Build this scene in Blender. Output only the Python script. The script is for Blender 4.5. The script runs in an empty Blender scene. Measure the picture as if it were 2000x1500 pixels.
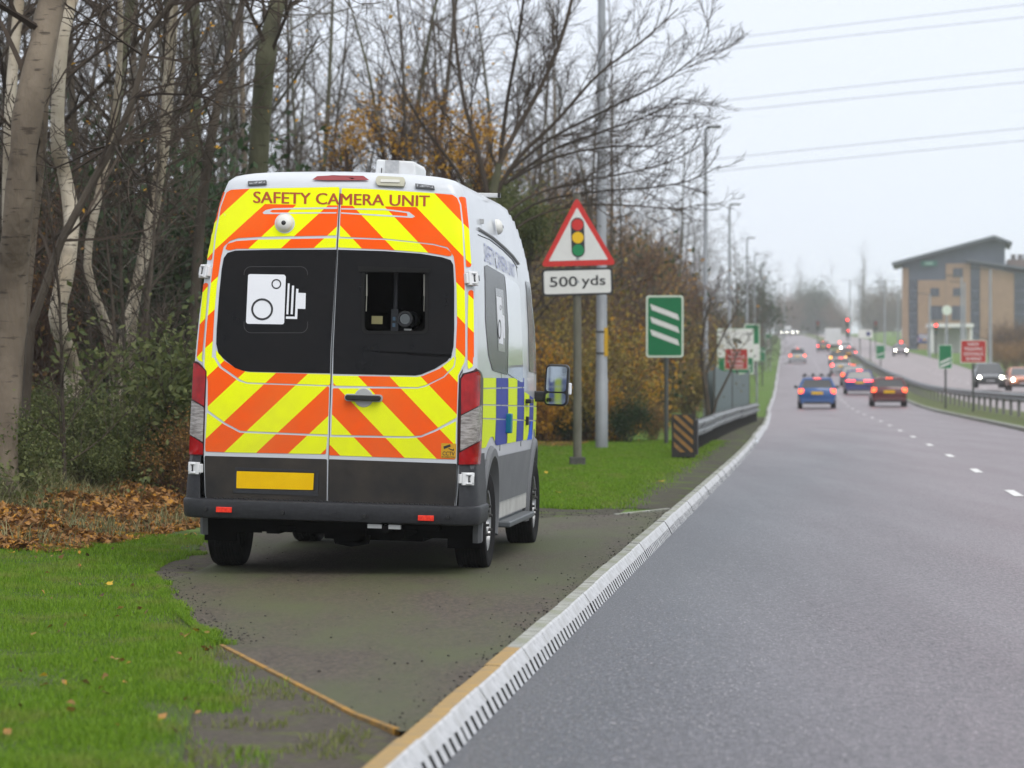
import bpy, bmesh, math, random
import numpy as np
from mathutils import Vector, Matrix, noise as mnoise

R = math.radians
sc = bpy.context.scene
COL = sc.collection
rng = np.random.default_rng(7)
random.seed(7)

# ------------------------------------------------------------------ camera
F, CH, HY = 5800.0, 1.40, 742.0          # focal length in photo pixels, eye height, horizon row
cd = bpy.data.cameras.new('camera')
cam = bpy.data.objects.new('camera', cd)
COL.objects.link(cam)
cam.location = (0, 0, CH)
cam.rotation_euler = (R(90) - 8.0 / F, 0, 0)
cd.sensor_width = 36.0
cd.lens = F / 2000.0 * 36.0
cd.clip_start, cd.clip_end = 0.5, 9000
cd.dof.use_dof = True
cd.dof.focus_distance = 21.0
cd.dof.aperture_fstop = 3.6
sc.camera = cam

# ------------------------------------------------------------------ sky, sun, exposure
SUN_EL, SUN_AZ = 52.0, 152.0             # azimuth clockwise from +Y: behind the camera, to the right
w = bpy.data.worlds.new('World')
sc.world = w
w.use_nodes = True
nt = w.node_tree
nt.nodes.clear()
out = nt.nodes.new('ShaderNodeOutputWorld')
sky = nt.nodes.new('ShaderNodeTexSky')
sky.sky_type = 'NISHITA'
sky.sun_disc = False
sky.sun_elevation = R(SUN_EL)
sky.sun_rotation = R(SUN_AZ)
sky.air_density = 1.5
sky.dust_density = 6.0
bg1 = nt.nodes.new('ShaderNodeBackground')
bg1.inputs['Strength'].default_value = 0.10
nt.links.new(sky.outputs[0], bg1.inputs['Color'])
tc = nt.nodes.new('ShaderNodeTexCoord')
sep = nt.nodes.new('ShaderNodeSeparateXYZ')
nt.links.new(tc.outputs['Generated'], sep.inputs[0])
ramp = nt.nodes.new('ShaderNodeValToRGB')   # overcast cloud deck, brighter overhead as overcast skies are
ramp.color_ramp.elements[0].position = 0.0
ramp.color_ramp.elements[0].color = (0.83, 0.90, 0.99, 1)
ramp.color_ramp.elements[1].position = 1.0
ramp.color_ramp.elements[1].color = (1.0, 1.0, 1.0, 1)
e = ramp.color_ramp.elements.new(0.13)
e.color = (0.82, 0.875, 0.985, 1)
nt.links.new(sep.outputs['Z'], ramp.inputs[0])
bg2 = nt.nodes.new('ShaderNodeBackground')
bg2.inputs['Strength'].default_value = 1.12
nt.links.new(ramp.outputs[0], bg2.inputs['Color'])
mx = nt.nodes.new('ShaderNodeMixShader')
mx.inputs[0].default_value = 0.9
nt.links.new(bg1.outputs[0], mx.inputs[1])
nt.links.new(bg2.outputs[0], mx.inputs[2])
nt.links.new(mx.outputs[0], out.inputs['Surface'])

sl = bpy.data.lights.new('sun', 'SUN')
sl.energy = 1.5
sl.angle = R(40)
sl.color = (1.0, 0.98, 0.95)
sun = bpy.data.objects.new('sun', sl)
COL.objects.link(sun)
_d = Vector((math.sin(R(SUN_AZ)) * math.cos(R(SUN_EL)), math.cos(R(SUN_AZ)) * math.cos(R(SUN_EL)), math.sin(R(SUN_EL))))
sun.rotation_euler = _d.to_track_quat('Z', 'Y').to_euler()
sun.location = (20, -20, 40)

vs = sc.view_settings
vs.view_transform = 'Standard'
vs.look = 'None'
vs.exposure = 0.12
vs.gamma = 1.0
vs.use_curve_mapping = False
sc.render.engine = 'CYCLES'
sc.cycles.use_denoising = True
try:
    sc.cycles.denoiser = 'OPENIMAGEDENOISE'
except Exception:
    pass
sc.cycles.max_bounces = 6
sc.cycles.diffuse_bounces = 3
sc.cycles.glossy_bounces = 3
sc.cycles.transparent_max_bounces = 6
sc.cycles.volume_bounces = 2
sc.cycles.adaptive_threshold = 0.02
sc.cycles.sample_clamp_indirect = 4.0
sc.cycles.caustics_reflective = False
sc.cycles.caustics_refractive = False


# ------------------------------------------------------------------ helpers: objects and meshes
def tag(o, label=None, cat=None, group=None, kind=None):
    if label: o['label'] = label
    if cat: o['category'] = cat
    if group: o['group'] = group
    if kind or label: o['kind'] = kind or 'thing'
    return o


def empty(name, loc=(0, 0, 0), rz=0.0):
    o = bpy.data.objects.new(name, None)
    COL.objects.link(o)
    o.location = loc
    o.rotation_euler = (0, 0, rz)
    o.empty_display_size = 0.2
    return o


def link(name, me, mat=None, parent=None, smooth=False):
    o = bpy.data.objects.new(name, me)
    COL.objects.link(o)
    if mat is not None and not me.materials:
        for m_ in (mat if isinstance(mat, (list, tuple)) else [mat]):
            me.materials.append(m_)
    if parent is not None:
        o.parent = parent
    if smooth:
        me.polygons.foreach_set('use_smooth', [True] * len(me.polygons))
    return o


def copy_tree(o, parent=None):
    c = o.copy()
    COL.objects.link(c)
    c.parent = parent
    for ch in list(o.children):
        copy_tree(ch, c)
    return c


class MB:
    """collects boxes, tubes, prisms; build() links them as one mesh object"""
    def __init__(self):
        self.v, self.f, self.mi = [], [], []

    def add(self, vs_, fs_, mi=0):
        n = len(self.v)
        self.v.extend([tuple(p) for p in vs_])
        self.f.extend([tuple(i + n for i in q) for q in fs_])
        self.mi.extend([mi] * len(fs_))
        return self

    def box(self, c, s, rz=0.0, m=None, mi=0):
        cx, cy, cz = c
        a, b, d = s[0] / 2, s[1] / 2, s[2] / 2
        P = [(-a, -b, -d), (a, -b, -d), (a, b, -d), (-a, b, -d), (-a, -b, d), (a, -b, d), (a, b, d), (-a, b, d)]
        co, si = math.cos(rz), math.sin(rz)
        P = [(x * co - y * si + cx, x * si + y * co + cy, z + cz) for x, y, z in P]
        if m is not None:
            P = [tuple(m @ Vector(p)) for p in P]
        return self.add(P, [(0, 3, 2, 1), (4, 5, 6, 7), (0, 1, 5, 4), (1, 2, 6, 5), (2, 3, 7, 6), (3, 0, 4, 7)], mi)

    def tube(self, pts, rad, n=6, cap=True, mi=0):
        pts = [Vector(p) for p in pts]
        if not isinstance(rad, (list, tuple, np.ndarray)):
            rad = [rad] * len(pts)
        base = len(self.v)
        ref = None
        for i, p in enumerate(pts):
            t = (pts[min(i + 1, len(pts) - 1)] - pts[max(i - 1, 0)])
            if t.length < 1e-9: t = Vector((0, 0, 1))
            t.normalize()
            if ref is None:
                ref = Vector((0, 0, 1)).cross(t)
                if ref.length < 0.05: ref = Vector((1, 0, 0)).cross(t)
            ref = ref - t * ref.dot(t)
            if ref.length < 1e-6: ref = t.orthogonal()
            ref.normalize()
            b = t.cross(ref)
            r = rad[i]
            for k in range(n):
                a = 2 * math.pi * k / n
                q = p + ref * (math.cos(a) * r) + b * (math.sin(a) * r)
                self.v.append((q.x, q.y, q.z))
        for i in range(len(pts) - 1):
            for k in range(n):
                k2 = (k + 1) % n
                self.f.append((base + i * n + k, base + i * n + k2, base + (i + 1) * n + k2, base + (i + 1) * n + k))
                self.mi.append(mi)
        if cap:
            self.f.append(tuple(base + k for k in range(n))[::-1])
            self.f.append(tuple(base + (len(pts) - 1) * n + k for k in range(n)))
            self.mi += [mi, mi]
        return self

    def prism(self, poly, fn, d0, d1, mi=0):
        """poly of 2-D points, fn(a, b, d) -> 3-D, closed between depths d0 and d1"""
        n = len(poly)
        V = [fn(a, b, d0) for a, b in poly] + [fn(a, b, d1) for a, b in poly]
        Fc = [tuple(range(n))[::-1], tuple(range(n, 2 * n))]
        Fc += [(i, (i + 1) % n, n + (i + 1) % n, n + i) for i in range(n)]
        return self.add(V, Fc, mi)

    def lathe(self, prof, n=24, axis='z', c=(0, 0, 0), mi=0):
        """prof: (radius, height) pairs"""
        base = len(self.v)
        for r, h in prof:
            for k in range(n):
                a = 2 * math.pi * k / n
                u, v_ = r * math.cos(a), r * math.sin(a)
                p = {'z': (u, v_, h), 'x': (h, u, v_), 'y': (u, h, v_)}[axis]
                self.v.append((p[0] + c[0], p[1] + c[1], p[2] + c[2]))
        for i in range(len(prof) - 1):
            for k in range(n):
                k2 = (k + 1) % n
                self.f.append((base + i * n + k, base + i * n + k2, base + (i + 1) * n + k2, base + (i + 1) * n + k))
                self.mi.append(mi)
        return self

    def mesh(self, name):
        me = bpy.data.meshes.new(name)
        me.from_pydata(self.v, [], self.f)
        if any(self.mi):
            me.polygons.foreach_set('material_index', self.mi)
        bm = bmesh.new()
        bm.from_mesh(me)
        bmesh.ops.recalc_face_normals(bm, faces=bm.faces)
        bm.to_mesh(me)
        bm.free()
        me.update()
        return me

    def build(self, name, mat, parent=None, smooth=False, bevel=0.0):
        o = link(name, self.mesh(name), mat, parent, smooth)
        if bevel > 0:
            b = o.modifiers.new('bevel', 'BEVEL')
            b.width = bevel
            b.segments = 2
            b.limit_method = 'ANGLE'
        if smooth:
            shade_auto(o.data)
        return o


def shade_auto(me, ang=38):
    me.polygons.foreach_set('use_smooth', [True] * len(me.polygons))
    try:
        me.set_sharp_from_angle(angle=R(ang))
    except Exception:
        pass


def tri_mesh(name, verts, tris, mat, parent=None, mi=None):
    """verts (n,3) and tris (m,3) as numpy arrays, fast"""
    me = bpy.data.meshes.new(name)
    nv, nf = len(verts), len(tris)
    me.vertices.add(nv)
    me.vertices.foreach_set('co', np.asarray(verts, dtype=np.float32).ravel())
    me.loops.add(nf * 3)
    me.loops.foreach_set('vertex_index', np.asarray(tris, dtype=np.int32).ravel())
    me.polygons.add(nf)
    me.polygons.foreach_set('loop_start', np.arange(0, nf * 3, 3, dtype=np.int32))
    me.polygons.foreach_set('loop_total', np.full(nf, 3, dtype=np.int32))
    me.update(calc_edges=True)
    me.validate()
    return link(name, me, mat, parent)


def rrect(x0, y0, x1, y1, r, n=5):
    P = []
    for cx, cy, a0 in ((x1 - r, y0 + r, -90), (x1 - r, y1 - r, 0), (x0 + r, y1 - r, 90), (x0 + r, y0 + r, 180)):
        for k in range(n + 1):
            a = R(a0 + 90 * k / n)
            P.append((cx + r * math.cos(a), cy + r * math.sin(a)))
    return P


def circ(cx, cy, r, n=20):
    return [(cx + r * math.cos(2 * math.pi * k / n), cy + r * math.sin(2 * math.pi * k / n)) for k in range(n)]


_text_cache = {}


def text_tris(s, bold=0.0):
    """unit-box triangles of a word: coordinates scaled to x 0..1, y 0..1; plus aspect"""
    key = (s, bold)
    if key in _text_cache: return _text_cache[key]
    cu = bpy.data.curves.new('lettering', 'FONT')
    cu.body = s
    cu.size = 1.0
    cu.offset = bold
    cu.resolution_u = 4
    o = bpy.data.objects.new('lettering_tmp', cu)
    COL.objects.link(o)
    bpy.context.view_layer.update()
    dg = bpy.context.evaluated_depsgraph_get()
    me = o.evaluated_get(dg).to_mesh()
    V = np.array([v.co[:2] for v in me.vertices], dtype=float)
    me.calc_loop_triangles()
    T = [tuple(t.vertices) for t in me.loop_triangles]
    o.evaluated_get(dg).to_mesh_clear()
    bpy.data.objects.remove(o)
    bpy.data.curves.remove(cu)
    lo, hi = V.min(0), V.max(0)
    asp = (hi[0] - lo[0]) / (hi[1] - lo[1])
    V = (V - lo) / (hi - lo)
    _text_cache[key] = (V, T, asp)
    return _text_cache[key]


# ------------------------------------------------------------------ materials
MATS = {}


def mat(name, col, rough=0.6, metal=0.0, col2=None, scale=8.0, detail=6.0, contrast=(0.35, 0.65), bump=0.0, bscale=None,
        spec=0.5, coat=0.0, col3=None, scale3=1.0, c3=(0.5, 0.7), rough2=None, stretch=None, emit=None, estr=0.0, island=False, trans=0.0):
    if name in MATS: return MATS[name]
    m = bpy.data.materials.new(name)
    m.use_nodes = True
    n = m.node_tree
    b = n.nodes['Principled BSDF']
    b.inputs['Base Color'].default_value = (*col, 1)
    b.inputs['Roughness'].default_value = rough
    b.inputs['Metallic'].default_value = metal
    b.inputs['Specular IOR Level'].default_value = spec
    if coat: b.inputs['Coat Weight'].default_value = coat; b.inputs['Coat Roughness'].default_value = 0.08
    tcn = n.nodes.new('ShaderNodeTexCoord')
    src = tcn.outputs['Object']
    if stretch:
        mp = n.nodes.new('ShaderNodeMapping')
        mp.inputs['Scale'].default_value = stretch
        n.links.new(src, mp.inputs[0])
        src = mp.outputs[0]
    last = None

    def nz(s, d=6.0):
        t = n.nodes.new('ShaderNodeTexNoise')
        t.inputs['Scale'].default_value = s
        t.inputs['Detail'].default_value = d
        t.inputs['Roughness'].default_value = 0.62
        n.links.new(src, t.inputs['Vector'])
        return t.outputs['Fac']

    def mr(sock, a, b_):
        q = n.nodes.new('ShaderNodeMapRange')
        q.inputs['From Min'].default_value = a
        q.inputs['From Max'].default_value = b_
        n.links.new(sock, q.inputs['Value'])
        return q.outputs['Result']

    def mixc(fac, A, B):
        q = n.nodes.new('ShaderNodeMix')
        q.data_type = 'RGBA'
        n.links.new(fac, q.inputs[0])
        for sck, x in ((q.inputs[6], A), (q.inputs[7], B)):
            if isinstance(x, tuple): sck.default_value = (*x, 1)
            else: n.links.new(x, sck)
        return q.outputs[2]

    if col2 is not None:
        if island:
            g = n.nodes.new('ShaderNodeNewGeometry')
            fac = g.outputs['Random Per Island']
        else:
            fac = mr(nz(scale, detail), *contrast)
        last = mixc(fac, col, col2)
        if col3 is not None:
            last = mixc(mr(nz(scale3, 5.0), *c3), last, col3)
        n.links.new(last, b.inputs['Base Color'])
    if rough2 is not None:
        q = n.nodes.new('ShaderNodeMapRange')
        q.inputs['From Min'].default_value = 0.35
        q.inputs['From Max'].default_value = 0.65
        q.inputs['To Min'].default_value = rough
        q.inputs['To Max'].default_value = rough2
        n.links.new(nz(scale3 * 2.3), q.inputs['Value'])
        n.links.new(q.outputs[0], b.inputs['Roughness'])
    if bump:
        bn = n.nodes.new('ShaderNodeBump')
        bn.inputs['Strength'].default_value = bump
        bn.inputs['Distance'].default_value = 0.01
        n.links.new(nz(bscale or scale * 3), bn.inputs['Height'])
        n.links.new(bn.outputs[0], b.inputs['Normal'])
    if emit is not None:
        b.inputs['Emission Color'].default_value = (*emit, 1)
        b.inputs['Emission Strength'].default_value = estr
    if trans:
        o_ = n.nodes['Material Output']
        tr = n.nodes.new('ShaderNodeBsdfTranslucent')
        if last is not None: n.links.new(last, tr.inputs[0])
        else: tr.inputs[0].default_value = (*col, 1)
        ms = n.nodes.new('ShaderNodeMixShader')
        ms.inputs[0].default_value = trans
        n.links.new(b.outputs[0], ms.inputs[1])
        n.links.new(tr.outputs[0], ms.inputs[2])
        n.links.new(ms.outputs[0], o_.inputs['Surface'])
    MATS[name] = m
    return m


# ------------------------------------------------------------------ the lie of the land
_ky = np.array([-60, 10.71, 56, 99, 135, 178, 250, 305, 414, 600, 770, 900, 1100, 2600.])
_kx = np.array([-7.66, -0.255, 4.50, 8.62, 11.75, 15.8, 22.4, 27.5, 37.6, 54.5, 68.5, 77, 86, 120.])
_ey = np.array([-60, 110, 135, 150, 180, 250, 305, 414, 600, 770, 860, 1000, 1200, 2600.])
_ez = np.array([0, 0, 0.05, 0.17, 0.5, 1.8, 3.1, 5.3, 9.5, 13.0, 14.4, 15.0, 15.0, 15.0])
_Y = np.arange(-60, 2600, 1.0)


def _smooth(a, n):
    k = np.ones(n) / n
    p = np.concatenate([a[0] + (a[0] - a[1:n + 1][::-1]), a, a[-1] + (a[-1] - a[-n - 1:-1][::-1])])
    return np.convolve(p, k, 'same')[n:-n]


_KX = np.interp(_Y, _ky, _kx)
_KX = np.where(_Y < 40, _KX, _smooth(_KX, 25))
_EZ = np.interp(_Y, _ey, _ez)
_EZ = np.where(_Y < 90, _EZ, _smooth(_EZ, 31))


def K(y):
    """x of the nearside road edge (foot of the kerb)"""
    return float(np.interp(y, _Y, _KX)) if np.isscalar(y) else np.interp(y, _Y, _KX)


def E(y):
    return float(np.interp(y, _Y, _EZ)) if np.isscalar(y) else np.interp(y, _Y, _EZ)


def KD(y):
    return math.atan2(K(y + 2) - K(y - 2), 4.0)      # heading of the road, clockwise from +Y


def sst(a, b, x):
    t = np.clip((np.asarray(x, float) - a) / (b - a), 0, 1)
    return t * t * (3 - 2 * t)


def gh(x, y):
    """ground height beside the road"""
    x = np.asarray(x, float)
    y = np.asarray(y, float)
    o = x - K(y)
    z = E(y) + 0.0 * o
    z = z + 0.03 * sst(0.2, 0.5, -o)
    z = z + 0.80 * sst(4.2, 9.0, -o) + 0.05 * np.sin(x * 0.9 + y * 0.37) * sst(4.5, 7, -o)
    z = z + 0.04 * sst(3.0, 4.0, -o) * (1 - sst(22, 26, y))
    z = z + 0.9 * sst(19.0, 40.0, o) + 1.6 * sst(60, 200, -o)
    z = z + 0.16 * sst(7.1, 8.0, o) * (1 - sst(8.9, 9.5, o))
    return z


def G(px, py):
    """photo pixel -> ground point (level ground ahead of the camera)"""
    Y = F * (CH - 0.0) / (py - HY)
    for _ in range(12):
        X = (px - 1000) * Y / F
        z = float(gh(X, Y))
        Y = 0.5 * Y + 0.5 * F * (CH - z) / (py - HY)
    return X, Y


def at(px, py, Y):
    return Vector(((px - 1000) * Y / F, Y, CH - (py - HY) * Y / F))
# ------------------------------------------------------------------ surface materials
def asphalt_mat():
    """coarse chippings; bluish and darker along the gutter, pinkish grey where tyres polish it"""
    m = bpy.data.materials.new('asphalt')
    m.use_nodes = True
    n = m.node_tree
    b = n.nodes['Principled BSDF']
    t = n.nodes.new('ShaderNodeTexCoord')
    s_ = n.nodes.new('ShaderNodeSeparateXYZ')
    n.links.new(t.outputs['Object'], s_.inputs[0])

    def ma(op, a, b_):
        q = n.nodes.new('ShaderNodeMath')
        q.operation = op
        for i_, x in enumerate((a, b_)):
            if isinstance(x, (int, float)): q.inputs[i_].default_value = x
            else: n.links.new(x, q.inputs[i_])
        return q.outputs[0]

    def nz(scale, vec=None, det=4, ro=0.6):
        q = n.nodes.new('ShaderNodeTexNoise')
        q.inputs['Scale'].default_value = scale
        q.inputs['Detail'].default_value = det
        q.inputs['Roughness'].default_value = ro
        n.links.new(vec or t.outputs['Object'], q.inputs['Vector'])
        return q.outputs['Fac']

    def mr(v, a, b_, c=0.0, d=1.0):
        q = n.nodes.new('ShaderNodeMapRange')
        q.inputs['From Min'].default_value = a
        q.inputs['From Max'].default_value = b_
        q.inputs['To Min'].default_value = c
        q.inputs['To Max'].default_value = d
        n.links.new(v, q.inputs['Value'])
        return q.outputs[0]

    def mixc(f, A, B):
        q = n.nodes.new('ShaderNodeMix')
        q.data_type = 'RGBA'
        n.links.new(f, q.inputs[0])
        for sck, x in ((q.inputs[6], A), (q.inputs[7], B)):
            if isinstance(x, tuple): sck.default_value = (*x, 1)
            else: n.links.new(x, sck)
        return q.outputs[2]
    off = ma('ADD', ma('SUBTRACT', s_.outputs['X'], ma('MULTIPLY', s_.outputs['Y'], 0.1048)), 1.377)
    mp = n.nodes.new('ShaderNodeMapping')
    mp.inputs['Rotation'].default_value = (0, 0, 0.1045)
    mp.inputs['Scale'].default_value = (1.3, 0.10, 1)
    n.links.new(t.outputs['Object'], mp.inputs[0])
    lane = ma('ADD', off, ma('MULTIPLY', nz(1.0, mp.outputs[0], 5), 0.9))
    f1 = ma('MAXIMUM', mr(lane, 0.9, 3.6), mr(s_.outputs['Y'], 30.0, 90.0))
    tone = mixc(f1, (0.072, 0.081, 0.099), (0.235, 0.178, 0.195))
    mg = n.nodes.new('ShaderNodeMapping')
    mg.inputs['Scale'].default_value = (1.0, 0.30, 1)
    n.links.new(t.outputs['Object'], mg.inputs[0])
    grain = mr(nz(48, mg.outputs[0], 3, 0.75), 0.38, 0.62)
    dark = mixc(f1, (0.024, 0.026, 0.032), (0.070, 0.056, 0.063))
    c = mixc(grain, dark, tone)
    chips = mr(nz(75, mg.outputs[0], 2, 0.6), 0.62, 0.70)
    c = mixc(chips, c, (0.36, 0.335, 0.35))
    n.links.new(c, b.inputs['Base Color'])
    n.links.new(mr(nz(0.8, mp.outputs[0], 4), 0.35, 0.65, 0.38, 0.44), b.inputs['Roughness'])
    bp_ = n.nodes.new('ShaderNodeBump')
    bp_.inputs['Strength'].default_value = 0.8
    bp_.inputs['Distance'].default_value = 0.006
    n.links.new(nz(70, None, 4, 0.7), bp_.inputs['Height'])
    n.links.new(bp_.outputs[0], b.inputs['Normal'])
    return m


m_asph = asphalt_mat()
m_asph2 = mat('worn_asphalt', (0.20, 0.166, 0.168), 0.5, col2=(0.30, 0.252, 0.255), scale=0.5, detail=6, bump=0.3, bscale=60, spec=0.4)
m_layby = mat('layby_tarmac', (0.042, 0.034, 0.026), 0.72, col2=(0.098, 0.080, 0.060), scale=40, detail=4, contrast=(0.36, 0.64), bump=0.9, bscale=60, stretch=(1, 0.35, 1),
              col3=(0.070, 0.080, 0.034), scale3=0.9, c3=(0.40, 0.62), spec=0.35)
m_soil = mat('leafy_soil', (0.045, 0.032, 0.022), 0.95, col2=(0.10, 0.066, 0.04), scale=9, detail=8, bump=0.9, bscale=30, spec=0.2)
m_dirt = mat('verge_dirt', (0.05, 0.043, 0.036), 0.95, col2=(0.12, 0.105, 0.085), scale=30, detail=8, contrast=(0.3, 0.7), bump=0.9, bscale=60,
             col3=(0.10, 0.115, 0.04), scale3=5.0, c3=(0.54, 0.66), spec=0.2)
m_dirt2 = mat('kerbside_grit', (0.045, 0.043, 0.034), 0.95, col2=(0.095, 0.088, 0.066), scale=14, detail=8, contrast=(0.3, 0.7), bump=0.9, bscale=50, col3=(0.085, 0.12, 0.03), scale3=1.6, c3=(0.52, 0.6), spec=0.2)
m_turf = mat('turf', (0.075, 0.16, 0.020), 0.9, col2=(0.12, 0.20, 0.035), scale=3, detail=8, bump=0.8, bscale=40, col3=(0.11, 0.12, 0.05), scale3=0.5, c3=(0.5, 0.75), spec=0.2)
m_median = mat('median_turf', (0.13, 0.13, 0.065), 0.95, col2=(0.10, 0.15, 0.04), scale=1.5, detail=8, bump=0.6, bscale=20, spec=0.2)
m_kwhite = mat('kerb_white_paint', (0.36, 0.37, 0.385), 0.65, col2=(0.58, 0.59, 0.61), scale=22, detail=8, contrast=(0.3, 0.6), bump=0.2, bscale=60,
               col3=(0.30, 0.30, 0.28), scale3=5.5, c3=(0.55, 0.80))
m_kgrey = mat('kerb_concrete', (0.22, 0.225, 0.20), 0.85, col2=(0.36, 0.37, 0.34), scale=11, detail=8, bump=0.5, bscale=50, col3=(0.20, 0.22, 0.13), scale3=3, c3=(0.5, 0.7))
m_kyel = mat('kerb_yellow_paint', (0.40, 0.25, 0.07), 0.75, col2=(0.28, 0.20, 0.10), scale=9, detail=8, bump=0.4, bscale=50)
m_slot = mat('drain_slot_dark', (0.014, 0.014, 0.014), 0.9)  # near-black colour on the slot faces
m_line = mat('road_paint', (0.78, 0.78, 0.78), 0.6, col2=(0.62, 0.61, 0.60), scale=25, detail=6, bump=0.2)
m_edge_y = mat('edging_yellow', (0.44, 0.22, 0.02), 0.8, col2=(0.16, 0.11, 0.045), scale=7, detail=8, bump=0.5, bscale=50)


def strip(name, os_, ys, zf, material, extra=None):
    V, Fc = [], []
    n = len(os_)
    for y in ys:
        k = K(float(y))
        for o in os_:
            V.append((k + o, float(y), float(zf(k + o, float(y), o))))
    for j in range(len(ys) - 1):
        for i in range(n - 1):
            a = j * n + i
            Fc.append((a, a + 1, a + n + 1, a + n))
    me = bpy.data.meshes.new(name)
    me.from_pydata(V, [], Fc)
    me.update()
    o_ = link(name, me, material)
    shade_auto(me, 60)
    o_['kind'] = 'structure'
    return o_


YS = np.concatenate([np.arange(-20, 70, 1.0), np.arange(70, 150, 2.5), np.arange(150, 420, 6), np.arange(420, 900, 15), np.arange(900, 1700, 60)])
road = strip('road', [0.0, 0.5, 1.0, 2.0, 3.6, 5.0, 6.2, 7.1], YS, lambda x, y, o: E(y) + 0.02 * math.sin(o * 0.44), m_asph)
road2 = strip('far_carriageway', [9.5, 11, 13, 15, 17.2], YS, lambda x, y, o: E(y) + 0.15, m_asph2)
strip('woodland_ground', [-260, -180, -120, -80, -55, -40, -30, -24, -18, -14, -11, -9, -8, -7, -6.2, -5.6, -5, -4.5], YS, lambda x, y, o: gh(x, y) - 0.004, m_soil)
YV = YS[YS >= 25]
strip('grass_verge', [-4.5, -4, -3.5, -3, -2.4, -1.8, -1.2, -0.7, -0.4, -0.15], YV, lambda x, y, o: gh(x, y), m_turf)
strip('dirt_verge', [-4.5, -4, -3.5, -3, -2.4, -1.8, -1.2, -0.7, -0.4, -0.15], YS[YS <= 25], lambda x, y, o: gh(x, y), m_dirt)
strip('central_reservation', [7.1, 7.103, 7.3, 7.6, 8.0, 8.4, 8.8, 9.2, 9.497, 9.5], YS,
      lambda x, y, o: (E(y) - 0.1 if o == 7.1 else E(y) + 0.1 if o < 7.2 else E(y) + 0.2 if o > 9.3 and o < 9.499 else E(y) if o >= 9.499 else float(gh(x, y)) + 0.10), m_median)
strip('field', [17.2, 17.4, 19, 21, 24, 28, 34, 42, 55, 75, 100, 150, 260], YS,
      lambda x, y, o: float(gh(x, y)) + (0.02 if o < 17.3 else 0.24), m_turf)

# ------------------------------------------------------------------ kerb drain units: thing > stones; each unit has slots cut in its painted face
LK = 0.915


def kerb_mesh(yellow, seed):
    r_ = random.Random(seed)
    full = [(-0.155, -0.12), (-0.155, 0.108), (-0.145, 0.115), (-0.075, 0.112), (-0.064, 0.104), (-0.028, 0.052), (0.0, -0.004), (0.0, -0.12)]
    cut = [(-0.155, -0.12), (-0.155, 0.108), (-0.145, 0.115), (-0.075, 0.112), (-0.064, 0.104), (-0.030, 0.055), (-0.115, 0.020), (-0.115, -0.12)]
    mats = [1, 1, 1, 0, 0, 0, 0]           # between successive profile points
    mcut = [1, 1, 1, 0, 0, 2, 2]
    st = []
    nn = 5
    pitch = (LK - 0.006) / nn
    y = 0.003
    for i in range(nn):
        g = 0.066 + r_.uniform(-0.008, 0.010)
        st.append((y, y + pitch - g, 0))
        st.append((y + pitch - g, y + pitch, 1))
        y += pitch
    V, Fc, Mi = [], [], []
    for a, b, c in st:
        prof = cut if c else full
        base = len(V)
        for yy in (a, b):
            for (o, z) in prof: V.append((o, yy, z))
        n = len(prof)
        for k in range(n - 1):
            Fc.append((base + k, base + k + 1, base + n + k + 1, base + n + k))
            Mi.append((mcut if c else mats)[k])
        if not c:
            Fc.append(tuple(base + k for k in range(n))[::-1]); Mi.append(2)
            Fc.append(tuple(base + n + k for k in range(n))); Mi.append(2)
    me = bpy.data.meshes.new('kerb_unit')
    me.from_pydata(V, [], Fc)
    me.polygons.foreach_set('material_index', Mi)
    for q in (m_kwhite, m_kyel if yellow else m_kgrey, m_slot): me.materials.append(q)
    me.update()
    return me


kerb = empty('kerb', (0, 0, 0))
kerb['kind'] = 'structure'
KM = [kerb_mesh(False, s) for s in range(3)]
KMY = [kerb_mesh(True, s + 5) for s in range(2)]
y = 7.0
i = 0
while y < 66:
    o_ = link('kerb_unit', (KMY[i % 2] if y < 14.2 else KM[i % 3]), None, kerb)
    o_.location = (K(y) + random.uniform(-0.0025, 0.0025), y, random.uniform(-0.002, 0.002))
    o_.rotation_euler = (random.uniform(-0.002, 0.002), random.uniform(-0.008, 0.008), -KD(y + 0.45) + random.uniform(-0.002, 0.002))
    y += LK * math.cos(KD(y))
    i += 1
# beyond that the units run together
kb = MB()
ys = np.concatenate([np.arange(y, 160, 2.0), np.arange(160, 800, 8.0)])
prof = [(-0.155, -0.12), (-0.155, 0.108), (-0.075, 0.112), (-0.064, 0.104), (0.0, -0.004), (0.0, -0.12)]
V, Fc, Mi = [], [], []
for yy in ys:
    wob = 0.02 * math.sin(yy * 0.6) + 0.015 * math.sin(yy * 0.23)
    for o, z in prof: V.append((K(float(yy)) + o + wob, yy, E(float(yy)) + z))
for j in range(len(ys) - 1):
    for k in range(5):
        a = j * 6 + k
        Fc.append((a, a + 1, a + 7, a + 6)); Mi.append(0 if k >= 2 else 1)
kb.v, kb.f, kb.mi = V, Fc, Mi
o_ = kb.build('kerb_run', [m_kwhite, m_kgrey], kerb)
o_['kind'] = 'stuff'

# median kerb edge
mb = MB()
V, Fc = [], []
ysm = np.concatenate([np.arange(60, 160, 2.0), np.arange(160, 700, 8.0)])
for yy in ysm:
    for o, z in ((7.02, -0.05), (7.02, 0.10), (7.14, 0.115), (7.14, -0.05)):
        V.append((K(float(yy)) + o, yy, E(float(yy)) + z))
for j in range(len(ysm) - 1):
    for k in range(3):
        a = j * 4 + k
        Fc.append((a, a + 1, a + 5, a + 4))
mb.v, mb.f, mb.mi = V, Fc, [0] * len(Fc)
mk = mb.build('median_kerb', m_kgrey)
mk['kind'] = 'structure'

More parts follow.
